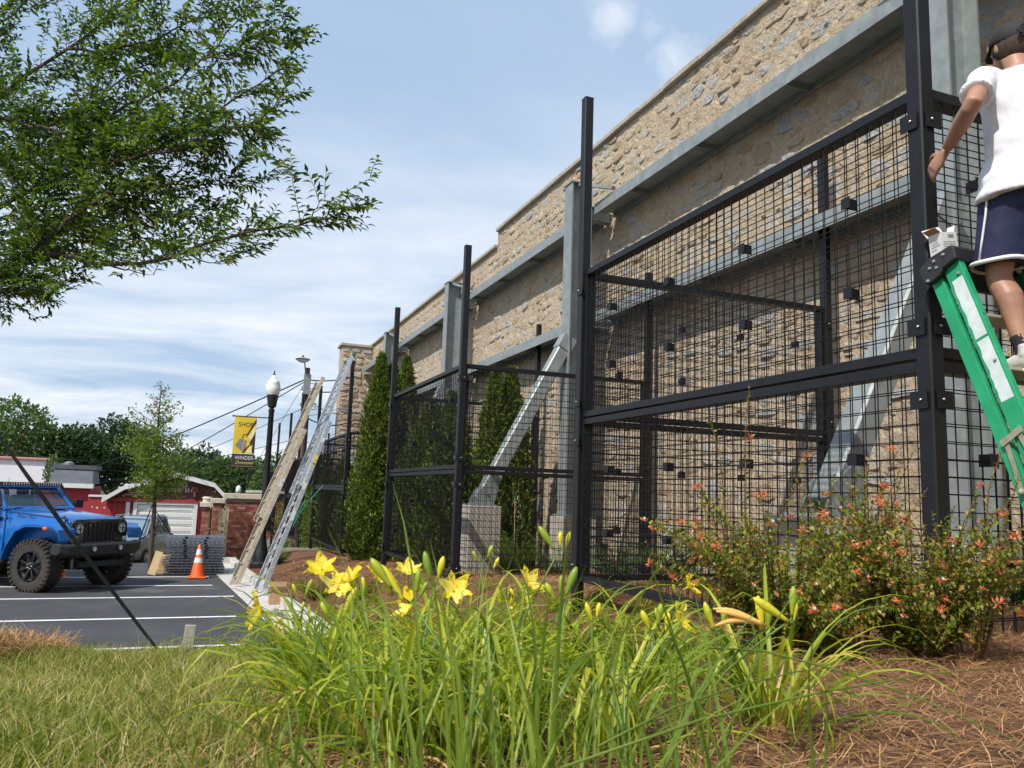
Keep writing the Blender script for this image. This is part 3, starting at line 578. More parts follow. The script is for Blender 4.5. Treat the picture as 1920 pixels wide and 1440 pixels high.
b = MB(); b.lathe([(.02, Hh+.49), (.035, Hh+.51), (.012, Hh+.54), (.022, Hh+.56), (.002, Hh+.62)], (lx, ly, lz), 8); b.build('finial', M['lampblack'], t)
def pin(x, y): return on(x, y, 1, ly)
zt = pin(492, 783).z; zb_ = pin(488, 877).z; xb0 = pin(441, 780).x; xb1 = pin(482, 783).x
for zz_ in (zt, zb_):
    b = MB(); b.tube([(lx-.02, ly, zz_), (xb0-.03, ly, zz_)], .013, 8); b.sphere((xb0-.04, ly, zz_), .024, 8, 6); b.build('banner_arm', M['lampblack'], t)
ban = thing('street_banner', 'yellow and black cloth banner reading SHOP over WINDER on the lamp post', 'banner', (xb1, ly, zb_))
yb = ly-.006; W_ = xb1-xb0; H_ = zt-zb_; M['bannery'] = mat('banner_yellow', rough=.7, trans=.15, ramp=[(.35, (.74, .50, .012)), (.65, (.86, .66, .06))], scale=1.6)
M['bannerp'] = mat('banner_pale', (.86, .70, .28), .7)
def BP(u, v): return (xb0+u*W_, zb_+v*H_)
def bprism(name, pts, mm, d, par):
    b = MB(); b.prism([BP(*q) for q in pts], yb-d, yb-d+.0012, 'xz'); return b.build(name, mm, par)
b = MB(); b.box2((xb0, yb, zb_+.015), (xb1, yb+.006, zt-.012)); cl = b.build('cloth', M['bannery'], ban)
bprism('black_field', [(.0, .02), (1, .02), (1, .255), (0, .255)], M['ink'], .003, cl)
bprism('white_line', [(.0, .256), (1, .256), (1, .268), (0, .268)], M['whitecard'], .003, cl)
bprism('pale_leg_shape', [(.66, .60), (.98, .86), (1, .28), (.60, .28), (.86, .50)], M['bannerp'], .003, cl)
bprism('figure_silhouette', [(.99, .97), (.85, .86), (.62, .66), (.57, .60), (.62, .61), (.80, .76), (.99, .88)], M['ink'], .006, cl)
bprism('figure_silhouette', [(.98, .72), (.90, .62), (.80, .54), (.74, .47), (.80, .46), (.58, .38), (.44, .28), (.52, .28), (.68, .39), (.88, .45), (.86, .36), (.88, .28), (.99, .28)], M['ink'], .006, cl)
bprism('shopping_bag', [(.30, .56), (.60, .53), (.54, .32), (.42, .31), (.10, .42)], M['greyink'], .006, cl)
bprism('bag_handle', [(.42, .56), (.44, .63), (.60, .65), (.60, .66), (.42, .64), (.39, .56)], M['ink'], .008, cl)
bprism('bag_handle', [(.50, .53), (.53, .53), (.44, .31), (.42, .31)], M['bannery'], .008, cl)
text_obj('SHOP', H_*.125, M['ink'], cl, (1, 0, 0), (0, 0, 1), (0+(xb0+W_*.17)-xb1, yb-.004-ly, H_*.80), sx=.92)
text_obj('WINDER', H_*.105, M['whitecard'], cl, (1, 0, 0), (0, 0, 1), (-W_*.88, yb-.006-ly, H_*.145), sx=.86)
text_obj('Downtown', H_*.085, M['yellow'], cl, (1, 0, 0), (0, 0, 1), (-W_*.84, yb-.008-ly, H_*.060), sx=.86, shear=.5)
# ---------------------------------------------------------------- utility pole, cobra lamp, cables
pY = 36.; pt = on(577, 690, 1, pY); pz = hz(pt.x, pY)
t = thing('utility_pole', 'brown wooden utility pole behind the ladders, tangled with cables', 'utility pole', (pt.x, pY, pz))
b = MB(); b.tube([(pt.x, pY, pz), (pt.x, pY, 2), (pt.x, pY, pt.z)], [.17, .14, .115], 10); b.build('pole', M['polewood'], t)
b = MB(); b.tube([(pt.x-.15, pY-.1, -2), (pt.x-.13, pY-.1, 4.2)], .05, 8); b.build('conduit', M['cablemat'], t)
b = MB(); b.box((pt.x, pY-.16, pt.z-.75), (.30, .12, .9)); b.build('wire_mould', M['galv'], t)
for k in range(3):
    b = MB(); a0 = rng.uniform(-.3, .3); pts = [(pt.x+.14+.38*math.sin(q*2.2+k)*.8+.03*k, pY-.2, pt.z-.7-.25*k-.55*(1-math.cos(q))*.6) for q in np.linspace(0, 3.0+k*.6, 14)]; b.tube(pts, .016, 5); b.build('cable_loop', M['cablemat'], t)
for k, zz_ in enumerate((4.3, 3.6, 2.7)):
    b = MB(); b.lathe([(.035, 0), (.05, .04), (.03, .08), (.045, .12)], (pt.x-.2, pY-.1, zz_), 8); b.build('insulator', M['greyink'], t)
ct = on(571, 690, 1, pY); c1 = on(567, 676, 1, pY)
t2 = thing('area_light', 'grey cobra-head street light on a short arm at the top of the utility pole', 'street light', tuple(pt))
b = MB(); b.tube([(pt.x-.05, pY-.12, pt.z-.5), (ct.x, pY-.2, pt.z), (c1.x+.05, pY-.3, c1.z)], .03, 8); b.build('arm', M['galv'], t2)
b = MB(); b.lathe([(.02, .10), (.10, .09), (.30, .03), (.33, 0), (.28, -.04)], (c1.x-.02, pY-.35, c1.z), 14); b.build('housing', M['galv'], t2, smooth=40)
b = MB(); b.lathe([(.27, -.04), (.2, -.11), (.06, -.15)], (c1.x-.02, pY-.35, c1.z), 12); b.build('lens', M['lampglass'], t2, smooth=40)
b = MB(); b.lathe([(.04, .10), (.04, .17), (.02, .18)], (c1.x-.02, pY-.35, c1.z), 8); b.build('photocell', M['cablemat'], t2)
def cable(p, q, sag, r, lab):
    p = Vector(p); q = Vector(q); pts = [p.lerp(q, s)-Vector((0, 0, sag*4*s*(1-s))) for s in np.linspace(0, 1, 14)]
    b = MB(); b.tube(pts, r, 5, False); tag(b.build('overhead_cable', M['cablemat'], smooth=True), lab, 'cable', 'cables strung from the utility pole')
P0 = Vector((pt.x-.12, pY-.12, pt.z-.55))
cable(P0, far(-260, 1000, 58), .9, .030, 'thickest overhead cable sagging left from the pole past the lamp globe')
cable(P0-Vector((0, 0, .1)), far(-260, 1110, 52), 1.0, .022, 'overhead cable crossing just under the lamp capital towards the lower left')
cable(P0-Vector((0, 0, 1.3)), far(-300, 1075, 60), .8, .014, 'thin overhead cable crossing behind the banner to the left')
cable(P0-Vector((0, 0, 2.6)), far(-300, 985, 70), .5, .014, 'thin low overhead cable running left behind the top of the banner bag')
cable(P0-Vector((0, 0, 2.9)), far(-300, 1035, 60), .5, .012, 'thin overhead cable falling left through the tree tops')
cable(far(-60, 842, 50), far(560, 890, 60), .2, .016, 'pale cable running level in front of the dark trees')
cable(far(-60, 853, 46), far(600, 905, 60), .3, .016, 'second level cable just above the dark mansard roof')
cable(far(100, 900, 46), far(640, 884, 60), .2, .014, 'level cable passing the peak of the red barn')
cable(P0+Vector((.25, 0, 0)), on(668, 706, 1, 35.5), .1, .028, 'thick cable from the pole top to the end of the wall')
cable(P0+Vector((.25, 0, -.5)), on(668, 728, 1, 35.5), .1, .028, 'cable from the pole to the wall end, second from the top')
cable(P0+Vector((.25, 0, -1.7)), on(668, 786, 1, 35.5), .3, .028, 'dark cable sloping down to the right behind the aluminium ladder')
cable(P0+Vector((.25, 0, -.9)), on(668, 773, 1, 35.5), .3, .020, 'dark cable just above the lowest one sloping to the wall')
cable(P0+Vector((.25, 0, -1.6)), on(668, 752, 1, 35.5), .1, .012, 'thin level cable right of the utility pole')
cable(P0+Vector((.25, 0, -2.8)), on(668, 794, 1, 35.5), .1, .012, 'lowest thin cable right of the utility pole')
cable(Vector((pt.x-.1, pY-.1, pt.z-.7)), (pt.x-3.3, pY+1, -2.0), 0, .010, 'steep guy wire running down left from the utility pole')
# ---------------------------------------------------------------- low brick wall with cast stone cap, and a brick pier before it
def brickrun(t, x0, x1, yf, z0, z1, thick, part_cap=True):
    b = MB(); b.box2((x0+.006, yf+.006, z0-.2), (x1-.006, yf+thick, z1)); b.build('mortar_core', M['bmortar'], t)
    bw, bh, ro = .215, .072, 0; z = z0; o = rootloc(t)
    meshes = []
    for v in range(3):
        q = MB(); j = [(random.uniform(-.002, .002)) for _ in range(8)]; q.box((0, .05, 0), (bw-.012, .11, bh-.011)); me = bpy.data.meshes.new('brick'); me.from_pydata(q.v, [], q.f); me.materials.append(M['brick']); meshes.append(me)
    while z+bh <= z1+.002:
        x = x0-(bw/2 if ro % 2 else 0)
        while x < x1-.02:
            a, c = max(x, x0), min(x+bw, x1)
            if c-a > .04:
                ob = link('brick', random.choice(meshes), t, (a+(c-a)/2-o.x, yf-random.uniform(0, .003)-o.y, z+bh/2-o.z)); ob.scale = ((c-a)/bw, 1, 1)
            x += bw
        z += bh; ro += 1
bw_ = thing('brick_wall', 'low red brick wall with pale cap between the lumber posts and the lamp base', 'wall', (.80, 24.2, -2.1))
brickrun(bw_, .80, 1.95, 24.2, -2.02, -.37, .30)
bw2 = thing('brick_wall', 'red brick wall seen through the far mesh cages, right of the lamp post', 'wall', (2.6, 47.5, -2.8))
b = MB(); b.box2((2.65, 47.59, -3.2), (7.0, 47.85, -.36)); b.build('mortar_core', M['bmortar'], bw2)
JV, JF, c_ = [], [], 0; z = -2.9; ro = 0
while z+.072 < -.36:
    x = 2.65-(.107 if ro % 2 else 0)
    while x < 6.99:
        q = MB(); a, c = max(x, 2.65)+.005, min(x+.215, 7.0)-.006
        if c-a > .03: q.box2((a, 47.58, z+.005), (c, 47.65, z+.066)); JV += q.v; JF += [[i+c_ for i in f] for f in q.f]; c_ += 8
        x += .215
    z += .072; ro += 1
M['brick_i'] = mat('red_brick_joined', rough=.9, island=True, vary=.4, scale=9, ramp=[(.0, (.15, .050, .032)), (.5, (.27, .088, .055)), (.85, (.33, .125, .080)), (1., (.42, .22, .16))])
tag(npmesh('bricks', np.array(JV), np.array(JF), M['brick_i'], bw2), kind='stuff')
for nm, x0, x1, y0, zc_, t in (('cap', .72, 2.02, 24.12, -.36, bw_), ('cap', 2.6, 7.05, 47.45, -.355, bw2)):
    n = max(1, int((x1-x0)/.9))
    for k in range(n):
        b = MB(); b.box2((x0+(x1-x0)*k/n+.004, y0, zc_), (x0+(x1-x0)*(k+1)/n-.004, y0+.5, zc_+.15)); b.build('cap_stone', M['limestone'], t, bevel=.012)
for i, (a, c, y, zt_) in enumerate(((395, 413, 25.2, -.52), (375, 391, 26.0, -.66))):
    x0 = on(a, 1000, 1, y).x; x1 = on(c, 1000, 1, y).x
    t = thing('brick_pier', ['narrow brick pier with pale cap just left of the low brick wall', 'outer brick pier with a small round cap, left of the two lumber posts'][i], 'pier', (x0, y, -2.3))
    brickrun(t, x0, x1, y, -2.25, zt_, .4)
    b = MB(); b.box2((x0-.07, y-.07, zt_+.002), (x1+.07, y+.47, zt_+.14)); b.build('cap_stone', M['limestone'], t, bevel=.012)
    if i:
        b = MB(); b.lathe([(.12, .142), (.12, .24), (.15, .26), (.1, .31)], ((x0+x1)/2, y+.2, zt_), 12); b.build('finial', M['limestone'], t)
for i, (a, c) in enumerate(((403, 408), (415, 421))):
    y = 23.6; p = on(a, 1050, 1, y); zt_ = on(a, [956, 950][i], 1, y).z
    b = MB(); b.box((p.x+.05, y, (p.z+zt_)/2-.1), (.09, .09, zt_-p.z+.2)); tag(b.build('lumber_post', M['lumber']), ['pale lumber post, left one of two before the brick piers', 'pale lumber post, right one standing against the brick wall edge'][i], 'post', 'pale lumber posts by the brick wall')
# ---------------------------------------------------------------- buildings
M['redwall'] = mat('red_painted_wall', rough=.85, ramp=[(.3, (.30, .030, .032)), (.7, (.40, .045, .050))], scale=1.2, detail=8, grime=((.44, .20, .18), 1.5, .66), bump=.2, bscale=8)
M['redside'] = mat('dark_red_siding', rough=.8, ramp=[(.3, (.135, .040, .035)), (.7, (.19, .060, .050))], scale=2)
M['whitetrim'] = mat('white_trim', rough=.7, ramp=[(.3, (.62, .61, .58)), (.7, (.76, .75, .73))], scale=2, grime=((.42, .38, .33), 2, .66))
M['rolldoor'] = mat('white_garage_door', rough=.6, ramp=[(.3, (.68, .67, .64)), (.7, (.78, .77, .75))], scale=1)
M['whitewall'] = mat('white_painted_wall', rough=.85, ramp=[(.3, (.74, .74, .76)), (.7, (.82, .82, .83))], scale=.7, bump=.1, bscale=6)
M['rooftile'] = mat('clay_coping', rough=.8, ramp=[(.3, (.42, .20, .17)), (.7, (.56, .30, .26))], scale=3)
M['slate'] = mat('dark_roofing', rough=.6, ramp=[(.3, (.060, .064, .075)), (.7, (.115, .12, .135))], scale=1.5, detail=8)
gy = 42.; G0 = on(190, 935, 1, gy); G1 = on(425, 935, 1, gy); gz = hz(0, gy)
def gp(x, y): p = on(x, y, 1, gy); return (p.x, p.z)
barn = thing('flower_shop', 'red barn-shaped shop with gambrel roof, white roller door and white lettering', 'shop', (gp(300, 935)[0], gy, gz))
bx = lambda px: gp(px, 940)[0]
prof = [gp(192, 938), gp(235, 914), gp(333, 891), gp(402, 910), gp(426, 936)]
ev = gp(300, 937)[1]
b = MB(); b.box2((bx(200), gy+.2, gz-.3), (bx(418), gy+9, ev+.05)); b.build('wall', M['redwall'], barn)
# front boards
nb = 22
for k in range(nb):
    x0 = bx(200)+(bx(418)-bx(200))*k/nb; x1 = bx(200)+(bx(418)-bx(200))*(k+1)/nb
    xm = (x0+x1)/2; lo = gp(300, 946)[1] if bx(256) < xm < bx(368) else gz-.2
    b = MB(); b.box2((x0+.008, gy+.12, lo), (x1-.008, gy+.2, ev)); b.build('wall_board', M['redwall'], barn)
# gable siding boards
zlo = ev+.0; zhi = prof[2][1]; n = 12
def gx(z, side):
    pts = prof[:3] if side < 0 else prof[4:1:-1]; zs_ = [p[1] for p in pts]; return float(np.interp(z, zs_, [p[0] for p in pts]))
for k in range(n):
    z0 = zlo+(zhi-zlo)*k/n; z1 = zlo+(zhi-zlo)*(k+1)/n-.012; a0, a1, c0, c1_ = gx(z0, -1), gx(z1, -1), gx(z0, 1), gx(z1, 1)
    b = MB(); b.prism([(a0, z0), (c0, z0), (c1_, z1), (a1, z1)], gy+.06-.02, gy+.2, 'xz'); b.build('gable_board', M['redside'], barn)
for k in range(4):
    (x0, z0), (x1, z1) = prof[k], prof[k+1]
    b = MB(); b.prism([(x0, z0), (x1, z1), (x1, z1+.10), (x0, z0+.10)], gy-.35, gy+9.2, 'xz'); rf = b.build('roof', M['slate'], barn)
    b = MB(); b.prism([(x0, z0-.10), (x1, z1-.10), (x1, z1+.12), (x0, z0+.12)], gy-.40, gy-.352, 'xz'); b.build('roof_trim', M['whitetrim'], rf)
b = MB(); b.box2((bx(195), gy-.05, ev-.12), (bx(424), gy+.03, ev+.02)); b.build('band_board', M['redwall'], barn)
d0, d1, dt, db = bx(258), bx(365), gp(300, 946)[1], gz+.02
n = 7
for k in range(n):
    z0 = db+(dt-db)*k/n; b = MB(); b.box2((d0, gy+.06, z0+.012), (d1, gy+.12, db+(dt-db)*(k+1)/n-.012)); b.box2((d0+.06, gy+.045, z0+.08), (d1-.06, gy+.061, z0+(dt-db)/n-.08)); b.build('door_panel', M['rolldoor'], barn)
for a, c, e, f in ((d0-.16, d0, gz, dt), (d1, d1+.16, gz, dt), (d0-.16, d1+.16, dt, dt+.16)):
    b = MB(); b.box2((a, gy-.02, e), (c, gy+.12, f)); b.build('door_frame', M['whitetrim'], barn)
for px_a in (237, 385):
    b = MB(); b.box2((bx(px_a), gy-.03, gz), (bx(px_a)+.17, gy+.118, ev-.14)); b.build('corner_trim', M['whitetrim'], barn)
b = MB(); b.box2((bx(361), gy-.15, gp(300, 930)[1]), (bx(366), gy+.03, gp(300, 914)[1])); b.box2((bx(358), gy-.25, gp(300, 914)[1]), (bx(368), gy+.03, gp(300, 911)[1])); b.build('wall_vent', M['redside'], barn)
o = rootloc(barn)
text_obj("ANN'S", .30, M['whitetrim'], barn, (1, 0, 0), (0, 0, 1), (gp(316, 911)[0]-o.x, -.02, gp(316, 912)[1]-gz), .01)
text_obj('FLOWER', .30, M['whitetrim'], barn, (1, 0, 0), (0, 0, 1), (gp(290, 922)[0]-o.x, -.02, gp(290, 922)[1]-gz), .01)
text_obj('SHO', .30, M['whitetrim'], barn, (1, 0, 0), (0, 0, 1), (gp(346, 923)[0]-o.x, -.02, gp(346, 923)[1]-gz), .01)
# red side buildings and the dark mansard
my = 46.; mp_ = lambda x, y: (on(x, y, 1, my).x, on(x, y, 1, my).z)
t = thing('red_building', 'red painted building under a dark slanted mansard roof, behind the blue car', 'building', (mp_(150, 950)[0], my, hz(0, my)))
(xa, za), (xb, zb2) = mp_(96, 905), mp_(170, 913); zg = hz(0, my)-.3
b = MB(); b.box2((mp_(60, 900)[0], my, zg), (xb, my+5, zb2)); b.build('wall', M['redwall'], t)
b = MB(); zt_ = mp_(130, 879)[1]; b.add([(xa-.1, my-.12, za), (mp_(174, 909)[0], my-.12, za), (mp_(172, 880)[0], my+.7, zt_), (mp_(99, 879)[0], my+.7, zt_), (xa-.1, my+3, za), (mp_(174, 909)[0], my+3, za), (mp_(172, 880)[0], my+3, zt_), (mp_(99, 879)[0], my+3, zt_)], [(0, 1, 2, 3), (1, 5, 6, 2), (0, 3, 7, 4), (3, 2, 6, 7), (4, 5, 1, 0), (5, 4, 7, 6)]); b.build('mansard_roof', M['slate'], t)
b = MB(); b.box2((mp_(99, 879)[0]-.1, my+.6, zt_), (mp_(174, 879)[0]+.1, my+3.1, zt_+.22)); b.build('roof_ridge', M['slate'], t)
b = MB(); b.box2((xa-.2, my-.3, za-.22), (mp_(176, 909)[0], my+.2, za)); b.build('gutter', M['whitetrim'], t)
b = MB(); p = mp_(124, 874); b.tube([(p[0], my+.9, zt_), (p[0], my+.9, p[1])], .09, 8); b.lathe([(.09, 0), (.22, .08), (.22, .2), (.1, .26)], (p[0], my+.9, p[1]), 10); b.build('vent_pipe', M['galv'], t)
ry = 44.; rp_ = lambda x, y: (on(x, y, 1, ry).x, on(x, y, 1, ry).z)
t = thing('red_garden_wall', 'low red wall with flecks of peeling paint between the two red buildings', 'wall', (rp_(200, 950)[0], ry, hz(0, ry)))
x0, x1 = rp_(166, 930)[0], rp_(240, 930)[0]; z1 = rp_(200, 932)[1]
b = MB(); b.box2((x0, ry, hz(0, ry)-.3), (x1, ry+.3, z1)); b.build('wall_face', M['redwall'], t)
b = MB(); b.box2((x0, ry-.06, z1), (x1, ry+.36, z1+.09)); b.build('coping', M['whitetrim'], t)
b = MB(); r_ = random.Random(5)
for k in range(34): q, w_, z_ = r_.uniform(x0+.15, x1-.1), r_.uniform(.03, .12), z1-r_.uniform(.25, 1.3)**1.0; b.prism([(q, z_), (q+w_, z_+r_.uniform(-.02, .02)), (q+w_*.8, z_+r_.uniform(.03, .09)), (q+.1*w_, z_+.05)], ry-.004, ry-.001, 'xz')
tag(b.build('paint_flecks', M['whitetrim'], t), kind='stuff')
b = MB(); b.box2((x0+1.2, ry-.02, hz(0, ry)), (x1, ry-.002, rp_(200, 968)[1])); b.build('timber_base', M['lumber'], t)
wy = 50.; wp_ = lambda x, y: (on(x, y, 1, wy).x, on(x, y, 1, wy).z)
t = thing('white_building', 'plain white flat-roofed building with a reddish coping behind the car roof', 'building', (wp_(40, 900)[0], wy, hz(0, wy)))
x1, zt_ = wp_(91, 864)
b = MB(); b.box2((x1-14, wy, hz(0, wy)-.4), (x1, wy+12, zt_)); b.build('wall', M['whitewall'], t)
for k in range(8):
    b = MB(); b.box2((x1-14+k*1.77, wy-.15, zt_+.001), (x1-14+k*1.77+1.72, wy+.5, zt_+.14)); b.build('coping_tile', M['rooftile'], t, bevel=.03)
b = MB(); b.tube([(x1+.08, wy-.08, hz(0, wy)), (x1+.08, wy-.08, zt_)], .07, 8); b.build('downpipe', M['slate'], t)
# ivy on the barn's right edge, vine on the white building
def leafball(name, c, r3, n, L, mm, lab, cat, parent=None, core=None, quad=True, up=.4, group=None, stem=None, zmin=-1.):
    c = np.array(c); r3 = np.array(r3, float); d = rdir(n, zmin); rad = rng.uniform(.35, 1, n)**.45; P = c+d*rad[:, None]*r3
    for k in range(3): P += rng.normal(0, .06, (n, 3))*r3
    D = unit(d*.9+rdir(n)*.9+np.array([0, 0, up])); V, F = (quadleaf if quad else leafmesh)(P, D, rdir(n), rng.uniform(.7, 1.3, n)*L, rng.uniform(.7, 1.2, n)*L*.5)
    if parent is None:
        t = thing(name, lab, cat, (c[0], c[1], c[2]-r3[2]), group=group)
    else: t = parent
    if stem:
        for k in range(stem[0]):
            b = MB(); e = c+rdir(1)[0]*r3*.6; e[2] = abs(e[2]-c[2])+c[2]; b.tube([(c[0]+random.uniform(-.05, .05), c[1], c[2]-r3[2]-.05), ((c[0]+e[0])/2, (c[1]+e[1])/2, c[2]), tuple(e)], [stem[1], stem[1]*.7, stem[1]*.3], 5); b.build('stem', M['bark'], t)
    tag(npmesh('foliage', V, F, mm, t), kind='stuff'); return t
p = on(396, 985, 1, 40); leafball('ivy', (p.x, 40, p.z), (.22, .2, 1.4), 1400, .10, M['holly'], 'dark ivy column between the red barn and the brick pier', 'ivy', stem=(2, .02))
p = on(97, 890, 1, 48); leafball('vine', (p.x, 48, p.z+.1), (.35, .3, .9), 900, .14, M['farleaf2'], 'green vine climbing between the white building and the mansard roof', 'vine', stem=(2, .03))
# ---------------------------------------------------------------- far trees
def fartree(cx_, cy_, rx, ry_, zbase, ztop, n, mm, lab, leaf=.32, seed=0, lump=9):
    r_ = np.random.default_rng(seed); t = thing('broadleaf_tree', lab, 'tree', (cx_, cy_, hz(0, 46)), group='trees beyond the car park')
    gz_ = hz(0, 46); b = MB(); zm = (zbase+ztop)/2
    b.tube([(cx_, cy_, gz_-.3), (cx_+.2, cy_, zbase+.5), (cx_, cy_, zm+1)], [.35, .26, .1], 8)
    for k in range(5): a = k*1.3; b.tube([(cx_+.1, cy_, zbase+.3*k), (cx_+math.cos(a)*rx*.4, cy_+math.sin(a)*ry_*.4, zm), (cx_+math.cos(a)*rx*.7, cy_+math.sin(a)*ry_*.7, zm+(ztop-zm)*.5)], [.16, .10, .03], 6)
    b.build('trunk', M['bark'], t)
    C = []; 
    for k in range(lump):
        d = r_.normal(0, 1, 3); d /= np.linalg.norm(d); C.append((cx_+d[0]*rx*.62, cy_+d[1]*ry_*.62, zm+d[2]*(ztop-zbase)*.30, r_.uniform(.34, .55)))
    C.append((cx_, cy_, zm, .7)); P = []; Dn = []
    for (x, y, z, s) in C:
        m_ = n//len(C); d = r_.normal(0, 1, (m_, 3)); d = unit(d); rr = r_.uniform(.55, 1.08, m_)**.6; rr *= 1+.18*np.sin(d[:, 0]*7+z)*np.cos(d[:, 2]*6+x); P.append(np.stack([x+d[:, 0]*rr*rx*s, y+d[:, 1]*rr*ry_*s, z+d[:, 2]*rr*(ztop-zbase)*.5*s*1.15], 1)); Dn.append(d)
    P = np.concatenate(P); Dn = np.concatenate(Dn); m_ = len(P)
    D = unit(Dn+r_.normal(0, .7, (m_, 3))); V, F = quadleaf(P, D, unit(r_.normal(0, 1, (m_, 3))), r_.uniform(.6, 1.4, m_)*leaf, r_.uniform(.6, 1.2, m_)*leaf*.62)
    tag(npmesh('crown', V, F, mm, t), kind='stuff')
def ft(px, ptop, pbot, wpx, dist, n, mm, lab, seed, leaf=.34):
    c = far(px, (ptop+pbot)/2, dist); zt_ = far(px, ptop, dist).z; zb_ = far(px, pbot, dist).z; rx = wpx/2*dist/1490
    fartree(c.x, c.y, rx*1.12, rx*1.0, zb_, zt_, n, mm, lab, leaf, seed)
ft(20, 762, 905, 200, 62, 9000, M['farleaf2'], 'light green tree filling the far left edge above the white building', 1)
ft(-110, 765, 905, 170, 66, 4000, M['farleaf2'], 'light green tree cut by the left edge', 11)
ft(150, 800, 915, 130, 66, 8000, M['farleaf'], 'dark tree above the mansard roof', 2)
ft(215, 788, 915, 130, 70, 8000, M['farleaf'], 'tallest dark tree, directly behind the young staked tree', 3)
ft(285, 805, 930, 120, 74, 6000, M['farleaf'], 'dark tree half hidden by the right side of the young staked tree', 4)
ft(380, 826, 935, 110, 70, 8000, M['farleaf'], 'dark tree rising above the red barn roof right slope', 5)
ft(330, 850, 940, 90, 60, 4000, M['farleaf2'], 'mid green tree peeping over the red barn ridge', 12)
ft(440, 856, 950, 110, 64, 7000, M['farleaf2'], 'mid green tree behind the lower end of the banner', 6)
ft(490, 850, 950, 90, 76, 5000, M['farleaf'], 'dark tree directly behind the street lamp post', 7)
ft(525, 842, 950, 90, 58, 6000, M['farleaf2'], 'light green tree between the lamp post and the tan ladder', 8)
ft(610, 850, 960, 130, 64, 6000, M['farleaf'], 'dark tree seen through the mesh behind both ladders', 9)
ft(700, 850, 960, 130, 80, 2500, M['farleaf'], 'dark tree hidden behind the end of the stone wall', 10)
# small far street lamp
p = on(447, 918, 1, 52); g = hz(0, 52)
t = thing('street_lamp', 'tiny distant street lamp with white globe above the brick wall', 'street lamp', (p.x, 52, g))
b = MB(); b.tube([(p.x, 52, g), (p.x, 52, p.z-.2)], .06, 8); b.build('post', M['lampblack'], t); b = MB(); b.sphere((p.x, 52, p.z), (.16, .16, .25), 10, 8); b.build('globe', M['lampglass'], t)
print('background ok')
# ---------------------------------------------------------------- the blue off-roader
M['blue'] = mat('blue_car_paint', rough=.32, metal=.35, ramp=[(.3, (.003, .13, .46)), (.7, (.005, .17, .54))], scale=2, coat=.8)
M['trimblack'] = mat('textured_black_trim', rough=.6, ramp=[(.3, (.012, .012, .013)), (.7, (.024, .024, .026))], scale=20, bump=.2, bscale=120, bdist=.002)
M['glossblack'] = mat('gloss_black', rough=.25, ramp=[(.3, (.008, .008, .009)), (.7, (.012, .012, .013))], scale=4, coat=.4)
M['rubber'] = mat('tyre_rubber', rough=.85, ramp=[(.3, (.020, .018, .017)), (.7, (.055, .046, .038))], scale=7, detail=8, bump=.25, bscale=60, bdist=.003)
M['carglass'] = glass('windscreen_glass', (.05, .09, .12), .04, .55)
M['chrome'] = mat('polished_metal', (.7, .7, .72), .15, 1.)
M['amber'] = mat('amber_lens', (.75, .13, .02), .3)
M['lens'] = mat('lamp_lens', rough=.15, ramp=[(.3, (.45, .46, .46)), (.7, (.75, .76, .76))], scale=60, spec=.8)
M['seat'] = mat('dark_interior', (.02, .02, .022), .8)
fwd = Vector((.755, -.656, 0)); lw = Vector((-2.60, 16.76, 0)); left = Vector((.656, .755, 0)); TR = 1.62
ctr = lw+left*(TR/2)
car = thing('off_road_car', 'bright blue lifted off-road car with knobbly tyres and roof light bar', 'car', (ctr.x, ctr.y, LOT-.03), math.atan2(fwd.y, fwd.x))
def cb(name, b, m, par=None, smooth=False, bevel=0): return b.build(name, m, par or car, smooth, world=False, bevel=bevel)
WR = .485
def loftx(b, secs):
    """secs: list of (x, [(y,z)...]) closed rings"""
    n = len(secs[0][1]); vs = [(x, y, z) for x, ring in secs for y, z in ring]
    b.add(vs, [(k*n+i, k*n+(i+1) % n, (k+1)*n+(i+1) % n, (k+1)*n+i) for k in range(len(secs)-1) for i in range(n)]+[tuple(range(n-1, -1, -1)), tuple(range((len(secs)-1)*n, len(secs)*n))]); return b
def ring(w, zb, zt, r=.06, crown=.0):
    return [(-w+r*.3, zb), (-w, zb+r), (-w, zt-r), (-w+r*.35, zt-r*.3), (-w+r*1.4, zt), (-w*.4, zt+crown), (w*.4, zt+crown), (w-r*1.4, zt), (w-r*.35, zt-r*.3), (w, zt-r), (w, zb+r), (w-r*.3, zb)]
# hood / front clip
b = MB(); loftx(b, [(.50, ring(.60, .86, 1.30, .07, .03)), (.42, ring(.635, .86, 1.345, .07, .03)), (.0, ring(.66, .86, 1.385, .07, .035)), (-.45, ring(.70, .86, 1.425, .07, .035)), (-.93, ring(.745, .80, 1.45, .07, .03))]); cb('hood', b, M['blue'], smooth=35)
# tub with door openings closed as body sides
b = MB(); loftx(b, [(-.935, ring(.765, .62, 1.455, .05)), (-1.2, ring(.78, .60, 1.46, .05)), (-3.0, ring(.78, .60, 1.46, .05)), (-3.72, ring(.77, .66, 1.46, .06))]); cb('body', b, M['blue'], smooth=35)
b = MB(); loftx(b, [(-1.42, ring(.66, 1.835, 1.905, .03, .01)), (-1.9, ring(.68, 1.86, 1.94, .03, .01)), (-3.5, ring(.68, 1.86, 1.94, .03, .01)), (-3.70, ring(.66, 1.85, 1.92, .03, .01))]); cb('roof', b, M['blue'], smooth=35)
